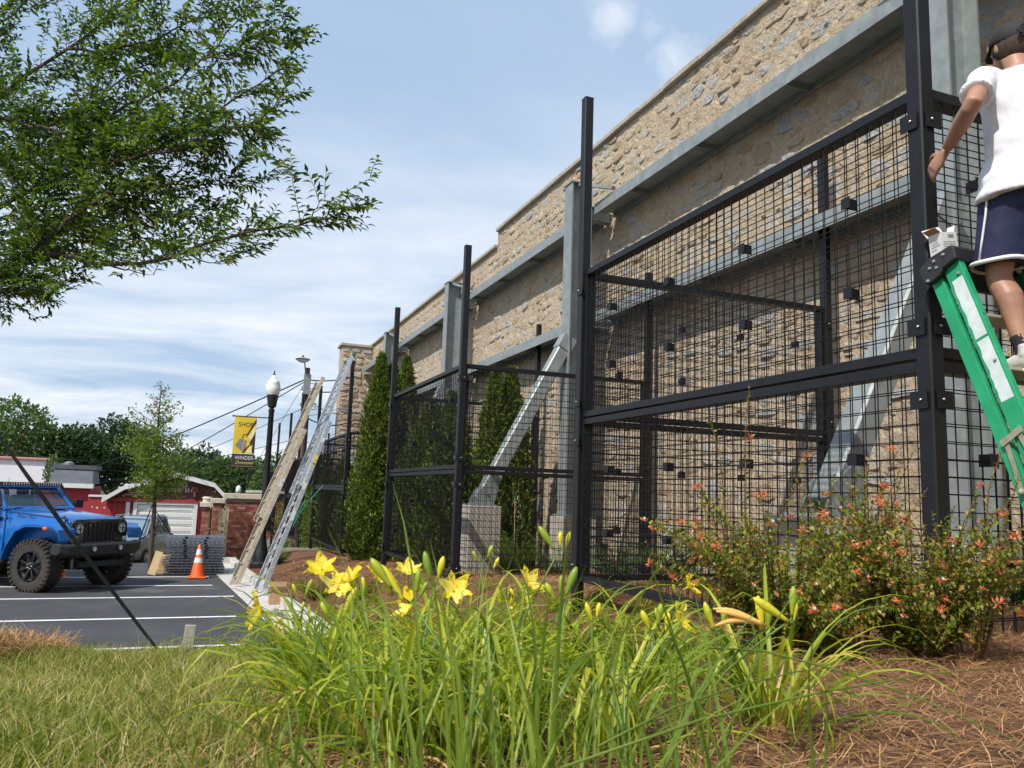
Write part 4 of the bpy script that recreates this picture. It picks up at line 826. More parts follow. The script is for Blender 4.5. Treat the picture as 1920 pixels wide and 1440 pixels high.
# windscreen frame
bp = lambda s: (-.985, s*.735, 1.455); tpp = lambda s: (-1.40, s*.665, 1.875)
b = MB()
for s in (-1, 1): b.beam(bp(s), tpp(s), .075, .06, (1, 0, .8))
b.beam((-1.40, -.70, 1.875), (-1.40, .70, 1.875), .085, .07, (1, 0, .8)); b.beam((-.985, -.77, 1.47), (-.985, .77, 1.47), .07, .07, (1, 0, .8)); wf = cb('windscreen_frame', b, M['blue'], bevel=.01)
b = MB(); b.add([(-1.0, -.70, 1.485), (-1.0, .70, 1.485), (-1.385, .64, 1.855), (-1.385, -.64, 1.855)], [(0, 1, 2, 3)]); cb('windscreen', b, M['carglass'], wf)
for s in (-.35, .35):
    b = MB(); b.tube([(-.93, s-.25, 1.475), (-.97, s-.05, 1.50), (-1.02, s+.25, 1.535)], .009, 5); cb('wiper', b, M['trimblack'], wf)
# cab pillars, side glass, rear
for s in (-1, 1):
    for x0, x1 in ((-1.95, -1.98), (-2.85, -2.86), (-3.68, -3.66)):
        b = MB(); b.beam((x0, s*.765, 1.45), (x1, s*.69, 1.875), .10, .05, (0, 1, 0)); cb('pillar', b, M['blue'])
    for x0, x1 in ((-1.10, -1.93), (-2.02, -2.80), (-2.92, -3.62)):
        b = MB(); x0t = -1.42 if x0 == -1.10 else x0; b.add([(x0, s*.757, 1.46), (x1, s*.757, 1.46), (x1, s*.69, 1.865), (x0t, s*.69, 1.865)], [(0, 1, 2, 3)]); cb('side_window', b, M['carglass'])
    for x0, x1 in ((-1.08, -1.92), (-1.98, -2.78)):
        b = MB(); b.box2((x1, s*.782, .72), (x0, s*.80, 1.43)); d = cb('door', b, M['blue'], bevel=.02)
        b = MB(); b.box2((x1+.06, s*.802, 1.20), (x1+.22, s*.835, 1.245)); cb('door_handle', b, M['trimblack'], d)
        for zz_ in (.90, 1.25): b = MB(); b.box2((x0-.02, s*.79, zz_), (x0+.07, s*.83, zz_+.07)); b.sphere((x0+.04, s*.835, zz_+.035), .01, 6, 4); cb('hinge', b, M['trimblack'], d)
    b = MB(); b.box((-1.12, s*.98, 1.56), (.09, .19, .17)); b.tube([(-1.12, s*.78, 1.47), (-1.12, s*.92, 1.52)], .02, 6); cb('side_mirror', b, M['trimblack'], bevel=.02)
    b = MB(); b.box2((-2.85, s*.74, .50), (-.75, s*.88, .60)); cb('rock_slider', b, M['trimblack'], bevel=.02)
    # fenders: flat topped flares
    pts = [(.66, 1.02), (.62, 1.16), (.48, 1.235), (.05, 1.25), (-.20, 1.24), (-.42, 1.15), (-.62, .86), (-.70, .62)]
    b = MB(); n = len(pts); vs = [(x, s*.60, z) for x, z in pts]+[(x, s*.955, z-.01) for x, z in pts]+[(x, s*.955, z-.075) for x, z in pts]+[(x*1.0-.0, s*.60, z-.06) for x, z in pts]
    fs = [(k*n+i, k*n+i+1, (k+1)*n+i+1, (k+1)*n+i) for k in range(3) for i in range(n-1)]+[(0, n, 2*n, 3*n), (n-1, 4*n-1, 3*n-1, 2*n-1)]+[(3*n+i, 3*n+i+1, i+1, i) for i in range(n-1)]
    b.add(vs, fs); fl = cb('fender_flare', b, M['blue'], bevel=.012)
    b = MB(); b.sphere((.30, s*.958, 1.165), (.055, .014, .032), 10, 6); cb('side_marker', b, M['amber'], fl)
    pts = [(-2.15, .70), (-2.32, 1.05), (-2.52, 1.20), (-3.25, 1.20), (-3.50, 1.05), (-3.60, .75)]; n = len(pts)
    b = MB(); vs = [(x, s*.76, z) for x, z in pts]+[(x, s*.95, z-.01) for x, z in pts]+[(x, s*.95, z-.07) for x, z in pts]+[(x, s*.76, z-.06) for x, z in pts]
    b.add(vs, [(k*n+i, k*n+i+1, (k+1)*n+i+1, (k+1)*n+i) for k in range(3) for i in range(n-1)]+[(0, n, 2*n, 3*n), (n-1, 4*n-1, 3*n-1, 2*n-1)]+[(3*n+i, 3*n+i+1, i+1, i) for i in range(n-1)]); cb('fender_flare', b, M['blue'], bevel=.012)
    b = MB(); b.box2((-.68, s*.60, .55), (.45, s*.62, 1.18)); cb('wheel_well', b, M['seat'])
    b = MB(); b.tube([(.36, s*.655, 1.365), (.44, s*.675, 1.33), (.46, s*.68, 1.25)], .018, 6); b.sphere((.40, s*.665, 1.36), .028, 8, 5); cb('hood_latch', b, M['trimblack'])
# grille
b = MB(); zg0, zg1 = .86, 1.325
prof = [(-.64, zg0), (-.66, 1.18), (-.62, 1.28), (-.52, 1.325), (.52, 1.325), (.62, 1.28), (.66, 1.18), (.64, zg0)]
b.prism(prof, .505, .575, 'yz'); gr = cb('grille', b, M['glossblack'], bevel=.012)
for k in range(7):
    y = (k-3)*.098; b = MB(); b.box2((.568, y-.030, .925), (.579, y+.030, 1.265)); cb('grille_slot', b, M['seat'], gr)
    for s in (-1, 1): b = MB(); b.box2((.577, y+s*.040-.006, .915), (.592, y+s*.040+.006, 1.275)); cb('slot_rib', b, M['glossblack'], gr)
    b = MB(); b.sphere((.588, y, .905), .011, 6, 5); cb('rivet', b, M['chrome'], gr)
for s in (-1, 1):
    b = MB(); b.lathe([(.115, -.01), (.118, .022), (.10, .034), (.095, .012)], (.578, s*.485, 1.155), 24, 'x'); h = cb('headlight', b, M['glossblack'], gr, smooth=40)
    b = MB(); b.lathe([(.094, .004), (.088, .030), (.045, .042), (.01, .044)], (.578, s*.485, 1.155), 22, 'x'); hh = b.build('headlight', M['lens'], gr, 45, world=False)
    b = MB(); b.lathe([(.096, .02), (.100, .04), (.090, .045), (.084, .03)], (.578, s*.485, 1.155), 24, 'x', cap=False); b.box((.628, s*.485, 1.155), (.012, .13, .016)); b.box((.628, s*.485, 1.155), (.012, .016, .13)); cb('headlight_ring', b, M['glossblack'], gr, smooth=40)
    b = MB(); b.lathe([(.045, 0), (.045, .025), (.02, .035)], (.578, s*.58, .955), 14, 'x'); cb('turn_signal', b, M['lens'], gr)
# bumper
b = MB(); sec = [(.56, .66), (.60, .90), (.76, .90), (.80, .86), (.80, .70), (.72, .64)]
def bsec(y, k=1., dz=0, dx=0): return [(x+dx, z*k+dz) for x, z in sec]
ys_ = [(-.93, .80, .19, -.12), (-.80, .92, .07, -.05), (-.58, 1, 0, 0), (.58, 1, 0, 0), (.80, .92, .07, -.05), (.93, .80, .19, -.12)]; n = 6; vs = []
for y, k, dz, dx in ys_: vs += [(x, y, z) for x, z in bsec(y, k, dz, dx)]
b.add(vs, [(k*n+i, k*n+(i+1) % n, (k+1)*n+(i+1) % n, (k+1)*n+i) for k in range(5) for i in range(n)]+[tuple(range(n)), tuple(range(5*n, 6*n))]); bu = cb('bumper', b, M['trimblack'], bevel=.012)
for s in (-.30, .30):
    b = MB(); b.lathe([(.062, -.01), (.066, .02), (.052, .03), (.05, .005)], (.80, s, .80), 18, 'x'); cb('fog_light_ring', b, M['trimblack'], bu, smooth=40)
    b = MB(); b.lathe([(.050, .004), (.045, .02), (.01, .027)], (.80, s, .80), 16, 'x'); cb('fog_light', b, M['lens'], bu, smooth=45)
b = MB(); b.beam((.70, -.5, .52), (.70, .5, .52), .06, .10); b.box2((-.9, -.50, .42), (.55, -.38, .62)); b.box2((-.9, .38, .42), (.55, .50, .62)); b.box2((-3.6, -.5, .45), (-.9, -.38, .6)); b.box2((-3.6, .38, .45), (-.9, .5, .6)); cb('chassis', b, M['seat'])
b = MB(); b.tube([(0, -.75, WR), (0, .75, WR)], .05, 8); b.sphere((0, .15, WR), (.15, .15, .15), 10, 7); b.tube([(.16, -.6, .50), (.16, .6, .56)], .022, 6); cb('axle', b, M['seat']); b = MB(); b.tube([(-2.95, -.75, WR), (-2.95, .75, WR)], .05, 8); b.sphere((-2.95, 0, WR), .15, 10, 7); cb('axle', b, M['seat'])
# light bar
b = MB(); b.beam((-1.30, -.68, 1.925), (-1.30, .68, 1.925), .075, .085, (0, 0, 1)); lb = cb('light_bar', b, M['glossblack'], bevel=.008)
for r_ in range(2):
    for k in range(24): b = MB(); b.lathe([(.014, 0), (.011, .008), (.004, .010)], (-1.262, -.62+k*.0539, 1.910+r_*.031), 8, 'x'); cb('led_lens', b, M['lens'], lb)
for s in (-1, 1): b = MB(); b.beam((-1.31, s*.70, 1.92), (-1.04, s*.785, 1.52), .045, .02, (1, 0, 0)); cb('light_bar_bracket', b, M['trimblack'], lb)
for s in (-1, 1): b = MB(); b.beam((.47, s*.62, 1.333), (-.90, s*.745, 1.425), .008, .012, (0, 0, 1)); cb('hood_seam', b, M['seat'])
b = MB(); b.box2((-.62, -.16, 1.472), (-.42, .16, 1.486)); cb('hood_vent', b, M['trimblack'], bevel=.005)
b = MB(); b.tube([(-.86, -.775, 1.30), (-.88, -.80, 1.40), (-.90, -.81, 2.05)], [.012, .006, .003], 6); b.sphere((-.86, -.79, 1.30), .03, 8, 6); cb('antenna', b, M['trimblack'])
text_obj('Trail Tek', .10, M['ink'], car, (1, 0, .03), (0, .06, 1), (-.72, -.728, 1.315), shear=.4, sx=1.15)
# interior
b = MB(); b.box2((-1.30, -.68, 1.30), (-1.05, .68, 1.47)); cb('dashboard', b, M['seat'])
for s in (-.36, .36):
    b = MB(); b.box((-1.95, s, 1.40), (.16, .48, .62)); b.box((-1.95, s, 1.78), (.10, .26, .18)); b.box((-1.72, s, 1.12), (.5, .5, .16)); cb('seat', b, M['seat'], bevel=.05)
b = MB(); b.lathe([(.18, -.012), (.195, 0), (.18, .012), (.165, 0)], (-1.42, .36, 1.50), 20, 'x', cap=False); cb('steering_wheel', b, M['seat'])
b = MB(); b.tube([(-1.99, -.62, 1.45), (-1.99, -.60, 1.86), (-1.99, 0, 1.9), (-1.99, .60, 1.86), (-1.99, .62, 1.45)], .035, 8); cb('roll_bar', b, M['seat'])
# wheels
def wheel(x, s, steer=0):
    t = bpy.data.objects.new('wheel', None); COL.objects.link(t); t.parent = car; t.location = (x, s*.80, WR); t.rotation_euler = (0, 0, steer)
    w2 = .155
    b = MB(); b.lathe([(.27, -w2*.9), (.36, -w2), (.43, -w2*.95), (.462, -w2*.75), (.466, 0), (.462, w2*.75), (.43, w2*.95), (.36, w2), (.27, w2*.9), (.25, 0), (.27, -w2*.9)], (0, 0, 0), 48, 'y', cap=False); ty = b.build('tyre', M['rubber'], t, 35, world=False)
    b = MB(); nl = 34
    for k in range(nl):
        a = 2*PI*k/nl
        for j, (yy_, wd_, ph) in enumerate(((-.115, .075, 0), (-.035, .055, .5), (.045, .055, .0), (.12, .075, .5))):
            aa = a+ph*2*PI/nl; Mx = Matrix.Rotation(-aa, 3, 'Y') @ Matrix.Rotation((.25 if j % 2 else -.25), 3, 'X')
            c = Vector((math.sin(aa)*.470, 0, math.cos(aa)*.470)); c.y = yy_; b.box(c, (.052, wd_, .028), Matrix.Rotation(aa, 3, 'Y'))
        for sd in (-1, 1):
            aa = a+(.5 if sd > 0 else 0)*2*PI/nl; c = Vector((math.sin(aa)*.435, sd*w2*.98, math.cos(aa)*.435)); b.box(c, (.038, .02, .06), Matrix.Rotation(aa, 3, 'Y'))
    tag(b.build('tread_blocks', M['rubber'], ty, world=False, fix=False), kind='stuff')
    b = MB(); b.lathe([(.268, s*.15), (.258, s*.152), (.245, s*.10), (.20, s*.075), (.10, s*.09), (.075, s*.13), (.01, s*.135)], (0, 0, 0), 28, 'y', cap=False); rm = b.build('rim', M['glossblack'], t, 35, world=False)
    for k in range(16): a = 2*PI*k/16; b = MB(); b.lathe([(.007, 0), (.006, s*.010)], (math.cos(a)*.252, s*.150, math.sin(a)*.252), 6, 'y'); b.build('rim_bolt', M['chrome'], rm, world=False)
    for k in range(8):
        a = 2*PI*(k+.5)/8; b = MB(); b.beam((math.cos(a)*.08, s*.105, math.sin(a)*.08), (math.cos(a)*.245, s*.118, math.sin(a)*.245), .045, .03, (0, 1, 0)); b.build('spoke', M['glossblack'], rm, world=False, bevel=.008)
    for k in range(5): a = 2*PI*k/5; b = MB(); b.lathe([(.012, 0), (.010, s*.02)], (math.cos(a)*.05, s*.13, math.sin(a)*.05), 6, 'y'); b.build('lug_nut', M['chrome'], rm, world=False)
    return t
for x, s, st in ((0, -1, .05), (0, 1, .05), (-2.95, -1, 0), (-2.95, 1, 0)): wheel(x, s, st)
# ---------------------------------------------------------------- silver estate car behind
M['silver'] = mat('silver_car_paint', rough=.3, metal=.5, ramp=[(.3, (.30, .30, .29)), (.7, (.36, .36, .35))], scale=2, coat=.5)
M['bluegrey'] = mat('blue_grey_car_paint', rough=.3, metal=.4, ramp=[(.3, (.15, .20, .26)), (.7, (.19, .25, .32))], scale=2, coat=.6)
M['skyglass'] = mat('dark_car_glass', (.05, .075, .09), .06, spec=1.0, coat=.5)
gs = hz(0, 29)+.02; sp = on(258, 1040, 1, 28.6)
suv = thing('estate_car', 'silver family car with roof rails parked facing us behind the young tree', 'car', (sp.x-.62, 29.8, gs-.12), R(-104))
sc_ = lambda x, w, zb, zt, r=.1, c=.02: (x, ring(w, zb, zt, r, c))
b = MB(); loftx(b, [sc_(1.0, .72, .35, .78, .12), sc_(.85, .82, .30, .92, .12), sc_(.2, .88, .28, 1.02, .12), sc_(-.15, .90, .28, 1.06, .1), sc_(-2.6, .90, .28, 1.08, .1), sc_(-3.3, .88, .32, 1.06, .1), sc_(-3.5, .82, .40, 1.0, .1)]); sb = b.build('body', M['silver'], suv, 35, world=False)
b = MB(); loftx(b, [sc_(-.1, .80, 1.06, 1.10, .02), sc_(-.9, .70, 1.06, 1.60, .08), sc_(-1.3, .69, 1.06, 1.66, .08), sc_(-2.9, .69, 1.06, 1.66, .08), sc_(-3.35, .74, 1.06, 1.2, .05)]); b.build('cabin', M['skyglass'], suv, 35, world=False)
b = MB(); loftx(b, [sc_(-.88, .66, 1.60, 1.645, .02), sc_(-1.3, .68, 1.655, 1.70, .02), sc_(-2.95, .68, 1.655, 1.70, .02)]); b.build('roof', M['bluegrey'], suv, world=False)
b = MB(); b.add([(.90, -.72, .93), (.90, .72, .93), (.2, .80, 1.055), (-.1, .80, 1.10), (-.1, -.80, 1.10), (.2, -.80, 1.055)], [(0, 1, 2, 5), (5, 2, 3, 4)]); b.build('bonnet', M['bluegrey'], suv, world=False)
b = MB(); b.add([(-.14, -.70, 1.125), (-.14, .70, 1.125), (-.86, .60, 1.60), (-.86, -.60, 1.60)], [(0, 1, 2, 3)]); b.build('windscreen', mat('pale_windscreen', (.16, .24, .28), .05, spec=1., coat=.6), suv, world=False)
for s in (-1, 1):
    b = MB(); b.tube([(-1.0, s*.6, 1.68), (-1.1, s*.6, 1.75), (-2.7, s*.6, 1.75), (-2.8, s*.6, 1.70)], .02, 6); b.build('roof_rail', M['silver'], suv, world=False)
    for x0, x1 in ((-.08, -.9), (-1.9, -1.9), (-2.8, -2.8)): b = MB(); b.beam((x0, s*.83, 1.08), (x1, s*.70, 1.62), .06, .04, (0, 1, 0)); b.build('pillar', M['silver'], suv, world=False)
    b = MB(); b.box((-.35, s*.98, 1.12), (.10, .20, .14)); b.build('side_mirror', M['trimblack'], suv, world=False, bevel=.02)
    b = MB(); b.box2((.70, s*.50, .62), (.90, s*.82, .82)); b.build('headlight', M['lens'], suv, world=False, bevel=.03)
    for x in (.05, -2.65):
        b = MB(); b.lathe([(.2, -.11), (.31, -.11), (.335, -.07), (.335, .07), (.31, .11), (.2, .11)], (x, s*.82, .33), 24, 'y'); w_ = b.build('wheel', M['rubber'], suv, 35, world=False)
        b = MB(); b.lathe([(.20, s*.112), (.16, s*.10), (.05, s*.115)], (x, s*.82, .33), 14, 'y'); b.build('hub', M['silver'], w_, world=False)
b = MB(); b.box2((.92, -.82, .30), (1.03, .82, .50)); b.build('bumper', M['trimblack'], suv, world=False, bevel=.04)
b = MB(); b.box2((.97, -.38, .58), (1.01, .38, .74)); b.build('grille', M['trimblack'], suv, world=False); suv.scale = (.94, .94, .94)
# ---------------------------------------------------------------- traffic cones, mesh bundle, plank, box
def cone(x, y, h, lab):
    t = thing('traffic_cone', lab, 'cone', (x, y, LOT+.006), group='orange traffic cones'); s = h/.71; c = (x, y, LOT+.006)
    b = MB(); b.box((x, y, LOT+.006+.018*s), (.37*s, .37*s, .036*s)); b.build('base', M['redcone'], t, bevel=.015*s)
    b = MB(); b.lathe([(.15*s, .037*s), (.138*s, .06*s), (.028*s, .70*s), (.020*s, .71*s)], c, 24); b.build('body', M['redcone'], t, 40)
    if s > .8:
        for z0, z1 in ((.33, .43), (.50, .61)):
            rr = lambda z: (.138-(z-.06)*(.11/.64))*s+.0015; b = MB(); b.lathe([(rr(z0), z0*s), (rr(z1), z1*s)], c, 24, cap=False); b.build('reflective_band', M['reflect'], t, 40)
cone(.16, 18.85, .71, 'orange traffic cone with two white bands before the black mesh stack')
p = on(115, 1082, 2, LOT); cone(p.x, p.y, .32, 'small orange traffic cone under the blue car, behind its near wheel')
bxL, bxR = -.55, .70; yb0 = 19.45
t = thing('mesh_stack', 'stack of black wire mesh panels lying on the asphalt behind the cone', 'mesh panels', ((bxL+bxR)/2, yb0, LOT))
for k in range(14):
    zc = LOT+.045+k*.060; V = []; F = []; yo = random.uniform(-.03, .03); xo = random.uniform(-.03, .03)
    def bar3(p, q, r):
        b_ = MB(); b_.tube([p, q], r, 4, False); n = len(V); V.extend(b_.v); F.extend([[i+n for i in f] for f in b_.f])
    for i in range(13): x = bxL+xo+(bxR-bxL)*i/12; bar3((x, yb0-.05+yo, zc-.02), (x, yb0+1.1+yo, zc-.02), .006); bar3((x, yb0-.05+yo, zc-.022), (x, yb0-.05+yo, zc+.022), .006)
    for i in range(11): y = yb0-.05+yo+i*.11; bar3((bxL+xo, y, zc-.010), (bxR+xo, y, zc-.010), .007)
    pn = npmesh('mesh_panel', np.array([tuple(v) for v in V]), np.array(F), mat('shiny_wire', (.26, .26, .27), .25, .8) if k == 0 else bpy.data.materials['shiny_wire'], t)
    for q in (.33, .68):
        if k > 5: b = MB(); b.box((bxL+xo+(bxR-bxL)*q, yb0-.06+yo, zc), (.07, .012, .046)); b.build('spacer_plate', M['blackpaint'], pn)
p = on(285, 1080, 2, LOT)
b = MB(); b.beam((p.x-.02, p.y, LOT+.02), (p.x+.10, p.y+.25, LOT+.50), .16, .035, (0, -1, 0)); tag(b.build('plank', M['lumber'], bevel=.004), 'short pale plank leaning between the blue car and the mesh stack', 'plank')
b = MB(); b.box2((p.x+.08, p.y+.4, LOT+.0), (p.x+.36, p.y+.8, LOT+.12)); b.box2((p.x+.10, p.y+.42, LOT+.121), (p.x+.33, p.y+.78, LOT+.40)); tag(b.build('timber_block', M['lumber'], bevel=.008), 'brown timber blocks beside the left end of the mesh stack', 'timber')
# cardboard box on the kerb
p = on(525, 1133, 2, LOT+.15); bz = LOT+.02
t = thing('cardboard_box', 'open brown cardboard box with bent flaps standing on the white kerb', 'box', (1.25, 13.6, LOT+.02))
cxb, cyb = on(522, 1134, 2, LOT+.02).x, on(522, 1134, 2, LOT+.02).y; t.location = (cxb, cyb+.15, bz); W_, D_, H_ = .30, .26, .25
for a, c in (((-W_/2, -D_/2, 0), (W_/2, -D_/2+.006, H_)), ((-W_/2, D_/2-.006, 0), (W_/2, D_/2, H_)), ((-W_/2, -D_/2+.007, 0), (-W_/2+.006, D_/2-.007, H_)), ((W_/2-.006, -D_/2+.007, 0), (W_/2, D_/2-.007, H_)), ((-W_/2+.007, -D_/2+.007, .0), (W_/2-.007, D_/2-.007, .006))):
    b = MB(); b.box2(a, c); b.build('panel', M['cardboard'], t, world=False)
for a, q in (((0, -D_/2, H_), (0, -D_/2-.05, H_+.06)), ((0, D_/2, H_), (0, D_/2+.03, H_+.10)),):
    b = MB(); b.beam(a, q, W_-.01, .005, (0, 1, .4)); b.build('flap', M['cardboard'], t, world=False)
for s in (-1, 1): b = MB(); b.beam((s*W_/2, 0, H_), (s*(W_/2+.07), 0, H_+(.05 if s < 0 else -.05)), D_-.01, .005, (0, 0, 1)); b.build('flap', M['cardboard'], t, world=False)
# ---------------------------------------------------------------- extension ladders
def ladder(lab, foot, topL, w, m_, lower_frac, labels, grp='extension ladders'):
    """two overlapping sections; foot/top = centre line in space, rungs run along Y"""
    foot = Vector(foot); top = Vector(topL); d = (top-foot).normalized(); L = (top-foot).length; S = Vector((-.16, .985, 0)); S = (S-d*S.dot(d)).normalized(); Nn = d.cross(S).normalized()
    if Nn.x > 0: Nn = -Nn
    t = thing('extension_ladder', lab, 'ladder', tuple(foot), group=grp)
    for sec, (a, e, off, ww) in enumerate(((0, L*lower_frac, 0, w), (L*(1-lower_frac)*.98, L, .095, w-.05))):
        for s in (-1, 1):
            p = foot+d*a+S*s*ww/2+Nn*off; q = foot+d*e+S*s*ww/2+Nn*off
            b = MB(); u_ = Nn
            b.beam(p, q, .006, .092, u_); b.beam(p+u_*.043-S*s*.012, q+u_*.043-S*s*.012, .026, .006, u_); b.beam(p-u_*.043-S*s*.012, q-u_*.043-S*s*.012, .026, .006, u_)
            r_ = b.build('rail', m_, t)
            k = 0; x = a+.16
            while x < e-.05:
                c = foot+d*x+S*s*(ww/2+.006)+Nn*off; b = MB(); b.beam(c-S*.003, c+S*.004, .026, .026, d); 
                if s < 0: b.build('rung_end', M['ink'], r_)
                x += .305
            if s == -1 and sec == 0:
                for (fr, ln, mm) in labels:
                    b = MB(); c = foot+d*(L*lower_frac*fr)+S*s*(ww/2+.0045)+Nn*off; b.beam(c-d*ln/2, c+d*ln/2, .002, .055, Nn); lb_ = b.build('label', mm, r_)
                    if mm == M['yellow'] : b = MB(); c2 = c+S*s*.002; b.beam(c2-d*ln*.42, c2-d*ln*.22, .002, .04, Nn); b.build('label_print', M['ink'], r_)
                    else:
                        b = MB(); c2 = c+S*s*.002
                        for j in range(4): b.beam(c2+d*ln*(-.32+.18*j)+Nn*(-.018), c2+d*ln*(-.32+.18*j)+Nn*.016, .002, .006, d)
                        b.build('label_print', M['greyink'], r_)
        x = a+.16
        while x < e-.05:
            c = foot+d*x+Nn*off; b = MB(); b.tube([c-S*(ww/2+.012), c+S*(ww/2+.012)], .019, 8); b.build('rung', m_, t)
            x += .305
    for s in (-1, 1):
        c = foot+S*s*w/2; b = MB(); b.box(c-d*.03+Vector((0, 0, -.01)), (.14, .05, .03)); b.beam(c-d*.03, c+d*.16, .055, .085, Nn); b.build('foot', m_, t)
    return t, foot, top, d, S, Nn
A = ladder('weathered tan extension ladder, left one of two leaning to the right', (.86, 17.3, hz(.86, 17.3)+.12), tuple(on(607, 716, 1, 19.0)), .42, M['aluold'], .72, ((.62, .20, M['sticker']),))
t2, f2, q2, d2, S2, N2 = ladder('shiny aluminium extension ladder with yellow label, its tip at the wall top', (1.22, 15.8, hz(1.22, 15.8)+.12), tuple(on(660, 676, 1, 20.75)), .42, M['alu'], .64, ((.38, .34, M['sticker']), (.55, .20, M['sticker']), (.72, .34, M['yellow']), (.86, .18, M['sticker'])))
for s in (-1, 1): b = MB(); b.beam(q2+S2*s*.185+N2*.075-d2*.06, q2+S2*s*.185+N2*.075+d2*.05, .04, .09, N2); b.build('end_cap', mat('dark_green_rubber', (.01, .10, .06), .7) if s < 0 else bpy.data.materials['dark_green_rubber'], t2)
b = MB(); p0 = f2+d2*(.37*(q2-f2).length)+S2*-.2; p1 = f2+d2*(.16*(q2-f2).length)+S2*-.12
b.tube([p0, p0+Vector((.0, -.03, -.4)), p1], .010, 5); b.tube([p0+Vector((.35, -.1, -.05))]+[p0+Vector((.35-.30*math.sin(k*.28)-.05*k, -.1, -.05-.16*k)) for k in range(1, 7)], .012, 5); b.build('rope', M['rope'], t2)
print('vehicles ok')
# ---------------------------------------------------------------- green folding ladder leaning on the cage post
LXc = 3.72     # centre of ladder width
T = Vector((0, 3.0, 1.22)); B = Vector((0, 2.32, hz(3.7, 2.3)+.02)); dl = (T-B).normalized(); Ll = (T-B).length; nl_ = Vector((0, -dl.z, dl.y))      # pointing to the climber (-Y, up)
def LP(x, s, n): return Vector((x, 0, 0))+B+dl*s+nl_*n
gl = thing('step_ladder', 'green fibreglass step ladder folded shut and leaning on the cage post', 'ladder', tuple(LP(LXc, 0, 0)))
def chan(b, x, s0, s1, n0, w, fl, inward):
    b.beam(LP(x, s0, n0), LP(x, s1, n0), .006, w, nl_); b.beam(LP(x+inward*fl/2, s0, n0+w/2-.003), LP(x+inward*fl/2, s1, n0+w/2-.003), fl, .006, nl_); b.beam(LP(x+inward*fl/2, s0, n0-w/2+.003), LP(x+inward*fl/2, s1, n0-w/2+.003), fl, .006, nl_)
for s in (-1, 1):
    wf_ = lambda q: .20+.0*q
    b = MB(); x0 = LXc+s*.235; chan(b, x0, 0.02, Ll-.02, .145, .095, .035, -s); fr = b.build('front_rail', M['green_fg'], gl, bevel=.003)
    b = MB(); chan(b, LXc+s*.232, 0.02, Ll-.06, .040, .065, .03, -s); rr_ = b.build('rear_rail', M['green_fg'], gl, bevel=.003)
    if s < 0:
        for (a, c) in ((Ll-.46, Ll-.12), (Ll-.80, Ll-.475)):
            r_ = random.Random(int(a*100)); P = []; n = 12
            for k in range(n+1): q = a+(c-a)*k/n; P.append((q, .115+r_.uniform(-.004, .004)))
            for k in range(n, -1, -1): q = a+(c-a)*k/n; P.append((q, .180))
            b = MB(); vs = [LP(x0-.0045, q, w_) for q, w_ in P]; m_ = len(vs); vs2 = [v+Vector((.001, 0, 0)) for v in vs]
            b.add(vs+vs2, [tuple(range(m_)), tuple(range(2*m_-1, m_-1, -1))]+[(i, (i+1) % m_, m_+(i+1) % m_, m_+i) for i in range(m_)]); b.build('sticker', M['sticker'], fr)
        for q in (Ll-.60, Ll-.10, Ll-1.0, Ll-1.3): b = MB(); b.sphere(LP(x0-.004, q, .165), .010, 8, 5); b.build('rivet', M['galv'], fr)
    # folded spreader
    for (q0, n0, q1, n1) in ((Ll-.97, .14, Ll-1.27, .175), (Ll-.96, .07, Ll-1.22, .045)):
        b = MB(); b.beam(LP(LXc+s*.25, q0, n0), LP(LXc+s*.25, q1, n1), .005, .022, nl_); b.sphere(LP(LXc+s*.253, q1, n1), .016, 8, 5); b.build('spreader', M['spreader'], gl)
    b = MB(); b.beam(LP(LXc+s*.256, Ll-.955, .165), LP(LXc+s*.256, Ll-.985, .045), .005, .030, dl); b.build('spreader_joint', M['spreader'], gl)
for k in range(1, 6):
    b = MB(); b.beam(LP(LXc-.228, k*.298+.10, .150), LP(LXc+.228, k*.298+.10, .150), .085, .022, dl, bev=.004); b.build('step', M['spreader'] if k != 9 else M['galv'], gl)
for k in (1, 3, 5): b = MB(); b.tube([LP(LXc-.228, k*.298+.2, .04), LP(LXc+.228, k*.298+.2, .04)], .009, 6); b.build('rear_bar', M['galv'], gl)
# top cap
b = MB(); poly = [(-.008, -.055), (-.008, .035), (.07, .058), (.205, .045), (.215, .02), (.205, -.035), (.12, -.040), (.09, -.062), (.03, -.070)]
vs = [LP(LXc-.27, Ll+v, n_) for n_, v in poly]+[LP(LXc+.27, Ll+v, n_) for n_, v in poly]; m_ = len(poly)
b.add(vs, [tuple(range(m_)), tuple(range(2*m_-1, m_-1, -1))]+[(i, (i+1) % m_, m_+(i+1) % m_, m_+i) for i in range(m_)]); tc_ = b.build('top_cap', M['blackplastic'], gl, bevel=.006)
for (n_, v) in ((.02, -.055), (.055, .0), (.09, .02), (.09, -.02), (.15, .02)): b = MB(); b.sphere(LP(LXc-.272, Ll+v, n_), .010, 8, 5); b.build('rivet', M['galv'], tc_)
for s in (-1, 1): b = MB(); b.box(LP(LXc+s*.235, .0, .14), (.05, .10, .05)); b.box(LP(LXc+s*.232, .0, .04), (.05, .08, .04)); b.build('rubber_foot', M['blackplastic'], gl)
